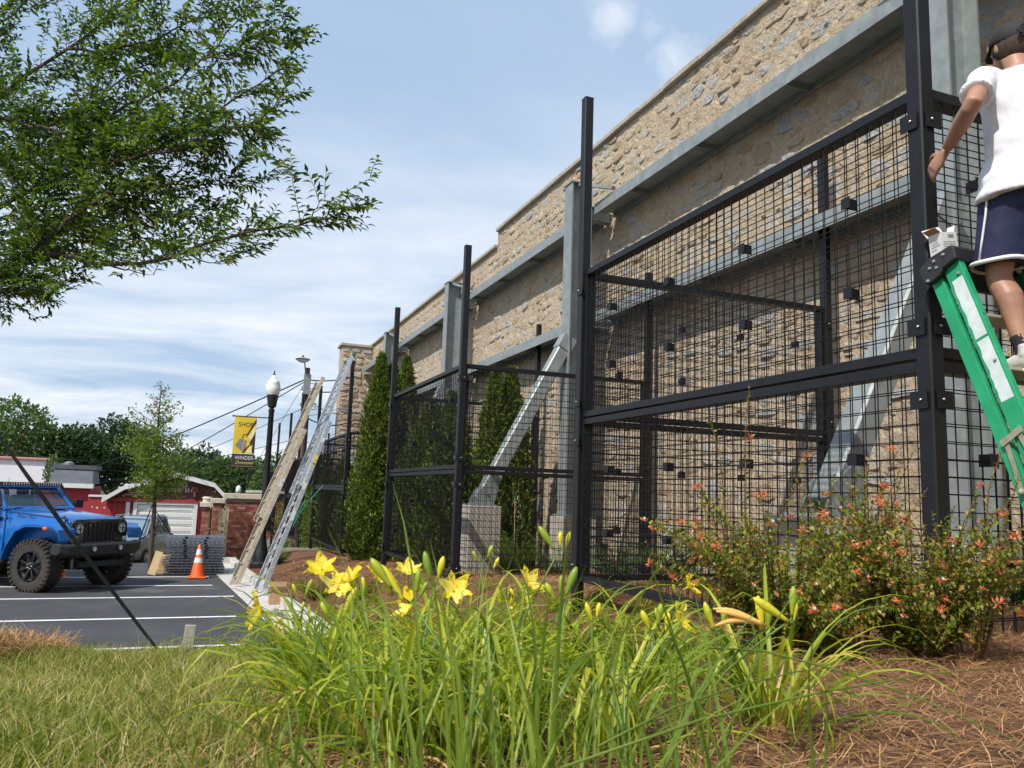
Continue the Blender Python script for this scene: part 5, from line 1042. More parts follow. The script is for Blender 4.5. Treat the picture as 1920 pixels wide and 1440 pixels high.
# white bolt carton on the cap
cz = LP(0, Ll+.062, .08); cxm = LXc-.16
wbx = thing('carton', 'small open white carton with printing, standing on the green ladder top', 'carton', (cxm, cz.y, cz.z))
w_, d_, h_ = .10, .085, .135
rot = Matrix.Rotation(R(-8), 3, 'Z') @ Matrix.Rotation(R(-6), 3, 'Y')
def cbx(a, c, nm, mm):
    b = MB(); b.box([(a[i]+c[i])/2 for i in range(3)], [abs(c[i]-a[i]) for i in range(3)]); b.v = [tuple(rot @ Vector(v)) for v in b.v]; return b.build(nm, mm, wbx, world=False)
cbx((-w_/2, -d_/2, 0), (-w_/2+.003, d_/2, h_), 'side', M['whitecard']); cbx((w_/2-.003, -d_/2, 0), (w_/2, d_/2, h_), 'side', M['whitecard'])
cbx((-w_/2+.0031, -d_/2, 0), (w_/2-.0031, -d_/2+.003, h_), 'side', M['whitecard']); cbx((-w_/2+.0031, d_/2-.003, 0), (w_/2-.0031, d_/2, h_), 'side', M['whitecard'])
for (a, q, wd_) in (((-w_/2, 0, h_), (-w_/2-.032, 0, h_+.022), d_), ((0, -d_/2, h_), (.0, -d_/2-.02, h_-.03), .0), ((w_/2, 0, h_), (w_/2+.012, 0, h_+.04), d_*.6), ((0, d_/2, h_), (-.005, d_/2+.03, h_+.05), w_)):
    if wd_: b = MB(); b.beam(rot @ Vector(a), rot @ Vector(q), wd_, .003, (0, 0, 1) if abs(a[0]) > .01 else (0, 1, 1)); b.build('flap', M['cardboard'] if a[0] < -.01 else M['whitecard'], wbx, world=False)
for k, s_ in enumerate(('THE BEST', 'FASTENERS', 'Quality')):
    text_obj(s_, .014, M['ink'], wbx, rot @ Vector((0, -1, .1)), rot @ Vector((0, .1, 1)), tuple(rot @ Vector((-w_/2-.001, .030, .075-k*.016))), sx=.9)
for k in range(6): cbx((-.038, -d_/2-.0012, .02+k*.012), (.038, -d_/2-.0002, .023+k*.012), 'print_line', M['greyink'])
cbx((-.005, -d_/2-.0012, .105), (.028, -d_/2-.0002, .122), 'print_block', M['greyink'])
# ---------------------------------------------------------------- the man on the ladder
M['skin'] = mat('skin', rough=.5, ramp=[(.3, (.30, .145, .09)), (.7, (.42, .22, .14))], scale=5, bump=.08, bscale=60, bdist=.002)
M['tee'] = mat('white_cotton', rough=.85, ramp=[(.3, (.64, .63, .67)), (.7, (.72, .71, .75))], scale=3, bump=.15, bscale=260, bdist=.001)
M['shorts'] = mat('navy_sport_cloth', rough=.75, ramp=[(.3, (.010, .012, .048)), (.7, (.016, .020, .070))], scale=6, bump=.2, bscale=180, bdist=.001)
M['piping'] = mat('white_piping', (.74, .74, .74), .8); M['hair'] = mat('dark_brown_hair', rough=.8, ramp=[(.3, (.025, .014, .008)), (.7, (.06, .035, .02))], scale=40, bump=.6, bscale=90, bdist=.004)
M['cap'] = mat('black_cap_cloth', rough=.8, ramp=[(.3, (.012, .013, .011)), (.7, (.022, .024, .020))], scale=20, bump=.3, bscale=200, bdist=.001)
M['shoe'] = mat('off_white_shoe_knit', rough=.85, ramp=[(.3, (.56, .54, .48)), (.7, (.68, .66, .60))], scale=20, bump=.35, bscale=140, bdist=.002)
M['sole'] = mat('shoe_sole', (.62, .56, .46), .6); M['sock'] = mat('black_sock', rough=.9, ramp=[(.3, (.010, .010, .011)), (.7, (.02, .02, .022))], scale=30)
man = thing('person', 'man in black cap, white T-shirt and navy shorts standing on the green ladder', 'person', (3.62, 2.5, .5))
def loft(secs, n=20):
    """secs: (centre, axisA vec (half width), axisB vec (half depth)); superellipse rings"""
    V = []; F = []
    for c, a, b_ in secs:
        c, a, b_ = Vector(c), Vector(a), Vector(b_)
        for k in range(n): t_ = 2*PI*k/n; ct, st = math.cos(t_), math.sin(t_); V.append(c+a*math.copysign(abs(ct)**.86, ct)+b_*math.copysign(abs(st)**.86, st))
    m = len(secs)
    for k in range(m-1):
        for i in range(n): F.append((k*n+i, k*n+(i+1) % n, (k+1)*n+(i+1) % n, (k+1)*n+i))
    F += [tuple(range(n-1, -1, -1)), tuple(range((m-1)*n, m*n))]; return V, F
def limb(pts, rad, n=14, flat=1.):
    b = MB(); P = [Vector(p) for p in pts]; Q = []; Rr = []
    for i in range(len(P)-1):
        for s in (0, .33, .66): 
            p0, p1, p2, p3 = P[max(i-1, 0)], P[i], P[i+1], P[min(i+2, len(P)-1)]
            Q.append(.5*((2*p1)+(p2-p0)*s+(2*p0-5*p1+4*p2-p3)*s*s+(3*p1-p0-3*p2+p3)*s**3)); Rr.append(rad[i]*(1-s)+rad[i+1]*s)
    Q.append(P[-1]); Rr.append(rad[-1]); b.tube(Q, Rr, n); return b
def fuse(name, parts, m_, par, vox, smooth_it=6, disp=None, world=True):
    b = MB()
    for q in parts:
        if isinstance(q, MB): b.add(q.v, q.f)
        else: b.add(q[0], q[1])
    o = b.build(name, m_, par, False, world=world)
    md = o.modifiers.new('r', 'REMESH'); md.mode = 'VOXEL'; md.voxel_size = vox; md.use_smooth_shade = True
    sm = o.modifiers.new('s', 'SMOOTH'); sm.iterations = smooth_it; sm.factor = .5
    dg = bpy.context.evaluated_depsgraph_get(); me = bpy.data.meshes.new_from_object(o.evaluated_get(dg)); o.modifiers.clear(); old = o.data; o.data = me
    if disp:
        n = len(me.vertices); co = np.empty(n*3, np.float32); me.vertices.foreach_get('co', co); nr = np.empty(n*3, np.float32); me.vertices.foreach_get('normal', nr); co = co.reshape(-1, 3); nr = nr.reshape(-1, 3)
        d = np.array([disp(v) for v in co]); co += nr*d[:, None]; me.vertices.foreach_set('co', co.ravel()); me.update()
    me.polygons.foreach_set('use_smooth', [True]*len(me.polygons)); return o
# body frame: he faces +Y and a little +X, back towards the camera. f = forward, r = his right (+X)
f_ = Vector((.30, .954, 0)); r_ = Vector((.954, -.30, 0)); Zv = Vector((0, 0, 1))
Pz = lambda r, f, z: Vector((3.60, 2.47, 0))+r_*r+f_*f+Zv*z
foot_z = .70
hipL, hipR = Pz(-.10, 0, 1.50), Pz(.10, 0, 1.50)
kneeL, ankL = Pz(-.13, .08, 1.12), Pz(-.10, -.02, .75)
kneeR, ankR = Pz(.16, .16, 1.15), Pz(.13, .10, .76)
chest = Pz(0, .03, 1.88); shz = 2.06
shL, shR = Pz(-.20, .01, 2.055), Pz(.20, .03, 2.06)
elL = Vector((3.21, 2.432, 1.849)); haL = Vector((3.368, 2.734, 1.760))
elR = Pz(.42, .12, 1.86); haR = Pz(.33, .42, 1.95)
torso = loft([(Pz(0, 0, 1.38), r_*.16, f_*.11), (Pz(0, -.01, 1.50), r_*.172, f_*.12), (Pz(0, 0, 1.64), r_*.148, f_*.10), (Pz(0, .01, 1.80), r_*.168, f_*.11), (Pz(0, .015, 1.95), r_*.188, f_*.115), (Pz(0, .02, 2.05), r_*.175, f_*.095), (Pz(0, .03, 2.10), r_*.10, f_*.07), (Pz(0, .045, 2.15), r_*.056, f_*.058), (Pz(0, .07, 2.22), r_*.052, f_*.056)])
hc = Pz(.01, .105, 2.30)
head = MB(); head.sphere(hc, (.070, .092, .110), 20, 14); jaw = MB(); jaw.sphere(hc+f_*.035-Zv*.055, (.058, .062, .062), 14, 10)
nose = MB(); nose.sphere(hc+f_*.105-Zv*.02, (.014, .020, .022), 8, 6)
ears = []
for s in (-1, 1): e = MB(); e.sphere(hc+r_*s*.072-f_*.000-Zv*.012, (.008, .018, .028), 10, 8); ears.append(e)
legs = [limb([hipL, hipL.lerp(kneeL, .5)-f_*.0, kneeL, kneeL.lerp(ankL, .30)-f_*.022, kneeL.lerp(ankL, .62)-f_*.008, ankL], [.090, .074, .054, .058, .043, .033], 16),
        limb([hipR, hipR.lerp(kneeR, .5), kneeR, kneeR.lerp(ankR, .30)-f_*.022, kneeR.lerp(ankR, .62)-f_*.008, ankR], [.090, .074, .054, .058, .043, .033], 16)]
arms = [limb([shL, shL.lerp(elL, .5), elL, elL.lerp(haL, .35), haL.lerp(elL, .12)], [.052, .045, .038, .040, .026], 14), limb([shR, shR.lerp(elR, .5), elR, elR.lerp(haR, .35), haR.lerp(elR, .12)], [.052, .045, .038, .040, .026], 14)]
# left hand holding the -X face of post A: palm near (3.52,2.95), fingers curl round the near edge
def hand(wr, dr, pn, up, curl, side):
    """wr wrist, dr direction of the palm, pn palm normal (towards the thing held), up across the knuckles; returns parts"""
    wr, dr, pn, up = Vector(wr), Vector(dr).normalized(), Vector(pn).normalized(), Vector(up).normalized(); P = []
    P.append(loft([(wr-dr*.02, up*.024, pn*.018), (wr+dr*.02, up*.030, pn*.017), (wr+dr*.055, up*.039, pn*.016), (wr+dr*.088, up*.040, pn*.014)], 14))
    for k, (o, l) in enumerate(((.030, .070), (.0105, .078), (-.0095, .073), (-.0285, .058))):
        b0 = wr+dr*.083+up*o; a1 = curl[0]+.06*k; a2 = a1+curl[1]; a3 = a2+curl[1]*.8
        v = lambda a: dr*math.cos(a)+pn*math.sin(a); p1 = b0+v(a1)*l*.46; p2 = p1+v(a2)*l*.32; p3 = p2+v(a3)*l*.24
        P.append(limb([b0-dr*.015, b0, p1, p2, p3], [.0095, .0098, .0088, .0080, .0064], 8))
    tb = wr+dr*.022+up*.030*side; t1 = tb+(up*side*.75+dr*.6+pn*.25).normalized()*.040; t2_ = t1+(dr*.8+up*side*.25+pn*.5).normalized()*.030; t3 = t2_+(dr*.8+pn*.55).normalized()*.022
    P.append(limb([tb-up*side*.012, tb, t1, t2_, t3], [.014, .0145, .0115, .0105, .008], 8)); return P
hdL = hand(haL, (.02, .75, -.62), (.95, .05, .05), (.0, -.62, -.75), (.25, .45), -1)
hdR = hand(haR, (.1, .8, .3), (.0, .3, -.9), (1, 0, 0), (.5, .6), -1)
body = fuse('body', [torso, head, jaw, nose]+ears+legs+arms+hdL+hdR, M['skin'], man, .0065, 3)
# face details
for s in (-1, 1):
    b = MB(); b.sphere(hc+f_*.092+r_*s*.030+Zv*.005, .011, 8, 6); b.build('eye', M['whitecard'], man)
    b = MB(); b.beam(hc+f_*.097+r_*s*.015+Zv*.028, hc+f_*.092+r_*s*.045+Zv*.028, .008, .006); b.build('eyebrow', M['hair'], man)
b = MB(); b.beam(hc+f_*.096-r_*.022-Zv*.062, hc+f_*.096+r_*.022-Zv*.062, .008, .007); b.build('mouth', mat('lips', (.42, .16, .13), .5), man)
# hair at the nape, cap worn backwards
b = MB(); b.sphere(hc-f_*.010-Zv*.002, (.0755, .096, .098), 20, 14); hair = b.build('hair', M['hair'], man, smooth=True)
b = MB(); b.sphere(hc+Zv*.035-f_*.002, (.083, .104, .090), 24, 16); keep = []
zc_ = hc.z+.010
V = [Vector(v) for v in b.v]; cap_v = []
for v in V:
    r2 = v-hc; tilt = (r2.dot(f_))*.10
    if v.z < zc_+tilt: v = Vector((hc.x+(v.x-hc.x)*1.0, hc.y+(v.y-hc.y)*1.0, zc_+tilt))
    cap_v.append(v)
b.v = [tuple(v) for v in cap_v]; cp = b.build('cap', M['cap'], man, smooth=True)
b = MB(); b.sphere(hc+Zv*.127-f_*.002, .010, 8, 5); b.build('cap_button', M['cap'], cp)
b = MB(); br = []          # strap gap at the back of the head (skin/hair shows) and the buckle
b.tube([hc-f_*.112+r_*q*.045+Zv*(.018+.045*(1-q*q)) for q in (-1, -.6, 0, .6, 1)], .006, 6); b.build('cap_opening_trim', M['cap'], cp)
b = MB(); b.beam(hc-f_*.116-r_*.045+Zv*.018, hc-f_*.116+r_*.045+Zv*.018, .006, .020, (0, 0, 1)); b.build('cap_strap', M['cap'], cp)
b = MB(); b.box(hc-f_*.121+r_*.012+Zv*.018, (.018, .005, .020)); b.build('buckle', M['chrome'], cp)
b = MB(); n = 14; vs = []
for q, (rad, dz) in enumerate(((.095, .0), (.165, -.020))):
    for k in range(n): a = PI*(.2+.6*k/(n-1)); vs.append(hc+r_*math.cos(a)*(.088 if q == 0 else .075)+f_*(math.sin(a)*rad)+Zv*(.022+dz))
vs += [Vector(v)+Zv*.004 for v in vs]
b.add(vs, [(k, k+1, n+k+1, n+k) for k in range(n-1)]+[(2*n+k, 3*n+k, 3*n+k+1, 2*n+k+1) for k in range(n-1)]+[(n+k, n+k+1, 3*n+k+1, 3*n+k) for k in range(n-1)]); b.build('cap_brim', M['cap'], cp)
# T-shirt
def fold(v):
    x, y, z = float(v[0]), float(v[1]), float(v[2]); g = z+.5
    low = max(0, min(1, (1.95-g)/.5))
    return .006*low*math.sin(z*62+x*34+3*mnoise.noise(Vector((x*4, y*4, z*5))))*max(0, mnoise.noise(Vector((x*5, y*5, z*4+3)))+.25)+.010*mnoise.noise(Vector((x*7+z*5, y*7, z*4)))+.013*low*mnoise.noise(Vector((x*9-z*10, y*9, z*16)))+.005*mnoise.noise(Vector((x*26, y*26, z*15)))
tee = loft([(Pz(.0, -.015, 1.46), r_*.252, f_*.195), (Pz(.0, -.015, 1.54), r_*.238, f_*.188), (Pz(.0, -.01, 1.66), r_*.195, f_*.148), (Pz(0, 0, 1.82), r_*.192, f_*.135), (Pz(0, .01, 1.95), r_*.212, f_*.135), (Pz(0, .018, 2.045), r_*.198, f_*.112), (Pz(0, .028, 2.105), r_*.125, f_*.088), (Pz(0, .04, 2.135), r_*.072, f_*.073)], 28)
slL = limb([shL+r_*.09, shL, shL.lerp(elL, .38), shL.lerp(elL, .66)], [.050, .061, .064, .071], 16); slR = limb([shR-r_*.09, shR, shR.lerp(elR, .38), shR.lerp(elR, .66)], [.050, .061, .064, .071], 16)
fuse('t_shirt', [tee, slL, slR], M['tee'], man, .008, 4, fold)
# shorts: waist and two wide legs, white hem and side piping
kl = hipL.lerp(kneeL, .86); kr = hipR.lerp(kneeR, .86)
def wide(h, k, s): 
    d = (k-h).normalized(); return loft([(h+Zv*.06, r_*.118, f_*.14), (h, r_*.118, f_*.142), (h.lerp(k, .5), r_*.112, f_*.128), (k, r_*.112, f_*.120)], 22)
def fold2(v):
    x, y, z = float(v[0]), float(v[1]), float(v[2]); return .007*mnoise.noise(Vector((x*10, y*10, z*3)))+.004*mnoise.noise(Vector((x*22+z*4, y*22, z*12)))
sh_ = fuse('shorts', [loft([(Pz(0, -.01, 1.40), r_*.19, f_*.15), (Pz(0, -.01, 1.50), r_*.195, f_*.148), (Pz(0, -.01, 1.58), r_*.18, f_*.138)], 24), wide(hipL, kl, -1), wide(hipR, kr, 1)], M['shorts'], man, .008, 4, fold2)
for k_, s in ((kl, -1), (kr, 1)):
    b = MB(); pts = [k_+r_*.116*math.cos(a)+f_*.124*math.sin(a)+Zv*.004*math.sin(3*a) for a in np.linspace(0, 2*PI, 25)]; b.tube(pts, .0105, 8); b.build('shorts_hem', M['piping'], sh_, smooth=True)
    h_ = hipL if s < 0 else hipR; b = MB(); b.tube([h_+r_*s*.121+Zv*.05-f_*.02, h_.lerp(k_, .35)+r_*s*.119-f_*.02, h_.lerp(k_, .7)+r_*s*.117-f_*.02, k_+r_*s*.115-f_*.02], .0055, 6); b.build('side_piping', M['piping'], sh_, smooth=True)
# socks and shoes
for a, s in ((ankL, -1), (ankR, 1)):
    kk = kneeL if s < 0 else kneeR; d = (kk-a).normalized()
    b = limb([a-Zv*.04, a, a+d*.035, a+d*.07], [.038, .037, .038, .041], 16); so = b.build('sock', M['sock'], man, smooth=True)
    if s < 0:
        for q in range(3): b = MB(); b.sphere(a+d*(.0+.022*q)-f_*.034-r_*.010, (.012, .004, .007), 6, 4); b.build('sock_print', M['greyink'], so)
    fs_ = a-Zv*.05; ff = (f_*.97+r_*s*.10).normalized(); rr2 = Vector((ff.y, -ff.x, 0))
    shoe = [loft([(fs_-ff*.075+Zv*.000, rr2*.028, Zv*.030), (fs_-ff*.055+Zv*.012, rr2*.037, Zv*.048), (fs_+ff*.0+Zv*.006, rr2*.041, Zv*.044), (fs_+ff*.06-Zv*.004, rr2*.043, Zv*.034), (fs_+ff*.12-Zv*.012, rr2*.047, Zv*.026), (fs_+ff*.165-Zv*.016, rr2*.043, Zv*.022), (fs_+ff*.195-Zv*.018, rr2*.025, Zv*.016)], 16),
            limb([fs_-ff*.03+Zv*.02, fs_-ff*.03+Zv*.075], [.045, .044], 14)]
    sho = fuse('shoe', shoe, M['shoe'], man, .006, 3)
    b = MB(); V_, F_ = loft([(fs_-ff*.095-Zv*.045, rr2*.020, Zv*.012), (fs_-ff*.080-Zv*.044, rr2*.036, Zv*.016), (fs_-ff*.0-Zv*.046, rr2*.040, Zv*.013), (fs_+ff*.12-Zv*.046, rr2*.049, Zv*.012), (fs_+ff*.18-Zv*.044, rr2*.044, Zv*.012), (fs_+ff*.212-Zv*.040, rr2*.024, Zv*.008)], 16); b.add(V_, F_); b.build('sole', M['sole'], sho, smooth=50)
    b = MB(); b.beam(fs_-ff*.086+Zv*.01, fs_-ff*.078+Zv*.055, .014, .006, tuple(ff)); b.build('heel_tab', M['piping'], sho)
man.scale = (1.12, 1.06, 1.07); man.location = (3.785, 2.632, .505)
print('person ok')
# ---------------------------------------------------------------- lawn and pine straw
def blades(P, h, w, lean, mm, name, bend=.5):
    n = len(P); a = rng.uniform(0, 2*PI, n); S = np.stack([np.cos(a), np.sin(a), np.zeros(n)], 1); b_ = rng.uniform(0, 2*PI, n); Lr = np.stack([np.cos(b_), np.sin(b_), np.zeros(n)], 1)*lean[:, None]; Zu = np.array([0, 0, 1.])
    p0 = P; p1 = P+(Zu*.6+Lr*.35)*h[:, None]; p2 = P+(Zu*.93+Lr*1.0)*h[:, None]; W = w[:, None]*S*.5
    V = np.stack([p0-W, p0+W, p1+W*.8, p1-W*.8, p2], 1).reshape(-1, 3); k = np.arange(n)[:, None]*5
    return npmesh(name, V, [k+np.array([[0, 1, 2, 3]]), k+np.array([[3, 2, 4]])], mm)
def infield(X, Y): return X < lawn_edge(Y)+rng.normal(0, .06, len(X))
n = 230000; Yr = .6+5.6*rng.uniform(0, 1, n)**.72; Xr = rng.uniform(-3.4, 1.2, n)
keep = infield(Xr, Yr) & (Xr > -1.05*Yr-.6); mound = ((Xr+1.25)/.75)**2+((Yr-4.15)/.55)**2 < .9; keep &= ~mound | (rng.uniform(0, 1, n) < .08)
Xr, Yr = Xr[keep], Yr[keep]; patch = np.array([mnoise.noise(Vector((x*1.7, y*1.7, 4))) for x, y in zip(Xr, Yr)])
Pg = np.stack([Xr, Yr, height(Xr, Yr)-.012], 1)
hgt = rng.uniform(.04, .095, len(Xr))*(1+.5*patch)
tag(blades(Pg, hgt, rng.uniform(.0026, .0048, len(Xr)), rng.uniform(.1, 1.2, len(Xr)), M['grass'], 'grass'), 'short mown lawn grass in the lower left, with straw coloured patches', 'grass', kind='stuff')
# wispy longer weeds at the crest
n = 1600; Xr = rng.uniform(-2.0, .9, n); Yr = rng.normal(4.0, .25, n); Pg = np.stack([Xr, Yr, height(Xr, Yr)-.01], 1)
tag(blades(Pg, rng.uniform(.06, .15, n), rng.uniform(.002, .004, n), rng.uniform(.1, .8, n), M['grass'], 'grass'), 'longer grass fringe along the top of the bank', 'grass', kind='stuff')
def needles(n, xy, name, lab, lift=.012, ln=(.07, .17), w=.0017, cat='pine straw', tiltmax=.35):
    X, Y = xy; n = len(X); z = height(X, Y)+rng.uniform(0, lift, n); C = np.stack([X, Y, z], 1); a = rng.uniform(0, 2*PI, n); tl = rng.normal(0, tiltmax*.5, n); D = np.stack([np.cos(a)*np.cos(tl), np.sin(a)*np.cos(tl), np.sin(tl)], 1); L = rng.uniform(ln[0], ln[1], n)[:, None]
    Sd = unit(np.cross(D, np.array([0, 0, 1.]))); Wv = Sd*w*.5*rng.uniform(.7, 1.5, n)[:, None]; bend = Sd*L*rng.normal(0, .13, n)[:, None]+np.array([0, 0, 1.])*L*.05
    p = [C-D*L*.5, C+bend, C+D*L*.5]; V = np.stack([p[0]-Wv, p[0]+Wv, p[1]+Wv, p[1]-Wv, p[2]+Wv*.6, p[2]-Wv*.6], 1).reshape(-1, 3); k = np.arange(n)[:, None]*6
    return tag(npmesh(name, V, [k+np.array([[0, 1, 2, 3]]), k+np.array([[3, 2, 4, 5]])], M['needle']), lab, cat, kind='stuff')
n = 90000; Yr = .7+6.3*rng.uniform(0, 1, n)**1.1; Xr = rng.uniform(-.1, 7.2, n); k_ = (Xr > lawn_edge(Yr)-.05) & (Xr < 1.05*Yr+1.2); needles(0, (Xr[k_], Yr[k_]), 'pine_straw', 'reddish brown pine straw mulch covering the garden bed', .03)
n = 30000; Yr = rng.uniform(6, 20, n); Xr = rng.uniform(1., 7.0, n); k_ = Xr > kx(Yr)+.7; needles(0, (Xr[k_], Yr[k_]), 'pine_straw', 'pine straw mulch around the farther cages and evergreens', .04, (.10, .22), .004)
n = 14000; r = rng.uniform(0, 1, n)**.5; a = rng.uniform(0, 2*PI, n); Xr = -1.25+r*np.cos(a)*.80; Yr = 4.12+r*np.sin(a)*.62; needles(0, (Xr, Yr), 'pine_straw', 'mound of orange pine straw on the lawn at the left edge', .07, (.10, .20), .0022, tiltmax=.9)
n = 2600; Yr = rng.uniform(1., 3.6, n); Xr = lawn_edge(Yr)+rng.normal(-.04, .14, n); needles(0, (Xr, Yr), 'pine_straw', 'loose pine straw scattered over the lawn edge', .03)
# wooden stake, black strap
p = on(345, 1246, 1, 3.93); q = on(358, 1172, 1, 3.93)
b = MB(); b.beam((p.x, 3.93, hz(p.x, 3.93)-.1), (q.x, 3.93, q.z), .046, .020, (0, -1, 0)); tag(b.build('wooden_stake', M['greywood'], bevel=.002), 'short weathered wooden stake standing in the grass crest beside the strap', 'stake')
# ---------------------------------------------------------------- foreground tree (trunk is out of the frame on the left)
TB = Vector((-1.42, 4.75, 0)); TB.z = hz(TB.x, TB.y)
tree = thing('shade_tree', 'leafy green tree reaching in from the upper left, its trunk out of view', 'tree', tuple(TB))
strap_top = Vector((-1.38, 4.70, .80))
b = MB(); anchor = on(322, 1252, 1, 3.98); anchor.z = hz(anchor.x, 3.98)-.03
dS = (strap_top-anchor); sS = Vector((.85, -.5, .2)); vs = []; nS = 24
for k in range(nS+1):
    u = k/nS; c = anchor+dS*u-Vector((0, 0, .05*4*u*(1-u)*.6)); tw = 1.2*math.sin(u*4.2+.3); hw = .006+.012*math.sin(PI*min(1, u*1.5))**2; d = dS.normalized(); s1 = d.cross(Vector((0, -1, 0))).normalized(); s2 = d.cross(s1); s = s1*math.cos(tw)+s2*math.sin(tw); vs += [c-s*hw, c+s*hw, c+s*hw+s2*.0016, c-s*hw+s2*.0016]
fs = []
for k in range(nS):
    for i in range(4): fs.append((4*k+i, 4*k+(i+1) % 4, 4*k+4+(i+1) % 4, 4*k+4+i))
b.add(vs, fs); st = b.build('tree_strap', M['strap']); tag(st, 'black webbing strap stretched from the grass by the stake up to the left', 'strap')
def PX(x, y, d): return far(x, y, d)
limbs = []     # (polyline px,depth; radii)
trunk_top = TB+Vector((.05, .02, 2.5))
b = MB(); b.tube([TB-Vector((0, 0, .2)), TB+Vector((.02, 0, 1.0)), TB+Vector((.05, 0, 2.0)), TB+Vector((.1, 0, 3.4)), TB+Vector((.0, 0, 5.0))], [.085, .07, .06, .045, .02], 10); b.build('trunk', M['bark'], tree)
main = [
 ([(-150, 620, 4.9), (-30, 520, 4.7), (52, 480, 4.5), (120, 478, 4.4), (200, 496, 4.3), (290, 490, 4.2), (345, 472, 4.15), (400, 452, 4.1), (480, 432, 4.1), (560, 424, 4.05), (620, 405, 4.0), (676, 385, 4.0)], .022),
 ([(52, 480, 4.5), (99, 435, 4.5), (138, 405, 4.5), (215, 357, 4.6), (300, 345, 4.7), (380, 350, 4.7), (440, 345, 4.75), (472, 350, 4.75)], .014),
 ([(-140, 560, 5.0), (0, 383, 5.0), (69, 353, 5.0), (146, 318, 4.9), (210, 302, 4.8), (280, 288, 4.7), (357, 245, 4.7), (420, 200, 4.6), (480, 160, 4.6), (538, 125, 4.5)], .020),
 ([(-150, 480, 5.2), (0, 176, 5.4), (47, 142, 5.4), (129, 92, 5.5), (181, 52, 5.6), (228, 9, 5.7), (290, -40, 5.8)], .024),
 ([(-150, 500, 5.0), (0, 222, 5.1), (129, 254, 5.0), (207, 220, 5.0), (258, 185, 4.9), (318, 160, 4.9), (387, 108, 4.8), (440, 50, 4.8), (480, 5, 4.8)], .018),
 ([(146, 318, 4.9), (230, 300, 4.6), (330, 280, 4.5), (420, 240, 4.4), (470, 235, 4.4), (538, 182, 4.3)], .012),
 ([(-60, 545, 4.7), (0, 540, 4.5), (60, 530, 4.4), (95, 530, 4.3)], .010),
 ([(-40, 560, 4.8), (10, 548, 4.6), (45, 578, 4.5), (78, 603, 4.5)], .007),
 ([(200, 496, 4.3), (250, 510, 4.3), (290, 515, 4.3)], .006),
 ([(345, 472, 4.15), (380, 492, 4.1), (425, 494, 4.1)], .006),
 ([(560, 424, 4.05), (590, 395, 4.0), (615, 362, 4.0)], .005),
 ([(420, 200, 4.6), (455, 255, 4.5), (476, 250, 4.5)], .006),
 ([(129, 92, 5.5), (200, 100, 5.4), (300, 70, 5.3), (380, 30, 5.2), (430, -10, 5.2)], .012),
 ([(387, 108, 4.8), (440, 110, 4.7), (500, 70, 4.6), (548, 48, 4.6)], .008),
 ([(0, 222, 5.1), (80, 240, 5.2), (170, 200, 5.3), (240, 140, 5.3), (330, 90, 5.3)], .012),
 ([(52, 480, 4.5), (40, 440, 4.6), (90, 380, 4.7), (180, 370, 4.8), (260, 400, 4.8), (340, 410, 4.8), (400, 400, 4.7)], .010),
 ([(-140, 300, 5.6), (-20, 60, 6.0), (40, 10, 6.1), (110, -60, 6.2)], .02),
 ([(-100, 480, 5.4), (0, 300, 5.7), (80, 280, 5.8), (150, 250, 5.9), (250, 240, 5.9), (330, 220, 5.8), (400, 230, 5.8)], .014),
 ([(0, 440, 5.1), (60, 420, 5.2), (140, 440, 5.2), (230, 450, 5.2), (300, 440, 5.1)], .010),
]
twigs = []; BRB = []
def resample(P, m):
    P = np.array(P); s = np.concatenate([[0], np.cumsum(np.linalg.norm(np.diff(P, axis=0), axis=1))]); t_ = np.linspace(0, s[-1], m); return np.stack([np.interp(t_, s, P[:, i]) for i in range(3)], 1), s[-1]
for pts, r0 in main:
    P = [np.array(PX(*q)) for q in pts]; Q, ln = resample(P, max(8, int(len(P)*3))); Q[1:-1] += rng.normal(0, .006, Q[1:-1].shape)
    b = MB(); m_ = len(Q); b.tube([tuple(q) for q in Q], [r0*(1-.85*i/(m_-1)) for i in range(m_)], 7); b.build('branch', M['bark'], tree)
    nt_ = int(ln/.028)
    for k in range(nt_):
        u = (k+rng.uniform(0, 1))/nt_*(m_-1); i = min(int(u), m_-2); base = Q[i]+(Q[i+1]-Q[i])*(u-i); d = unit(Q[i+1]-Q[i])
        frac = u/(m_-1)
        if pxof(base)[0] < -90: continue
        side = unit(np.cross(d, rdir(1)[0])); L = rng.uniform(.16, .60)*(1-.60*frac); dd = unit(d*rng.uniform(.6, 1.2)+side*rng.uniform(.5, 1)+np.array([0, 0, rng.uniform(-.15, .35)])); twigs.append((base, dd, L))
        if L > .24:
            for q in range(int(rng.integers(2, 5))):
                b2 = base+dd*L*rng.uniform(.3, .9); twigs.append((b2, unit(dd+unit(rdir(1)[0])*.8), L*.5))
def kept(p):
    q = pxof(p); return q[1] < np.interp(q[0], [0, 80, 130, 210, 330, 440, 560, 700], [600, 606, 545, 515, 508, 488, 440, 425])
twigs = [t_ for t_ in twigs if kept(t_[0]+t_[1]*t_[2])]
TV = MB(); LP_, LD, LU, LL = [], [], [], []
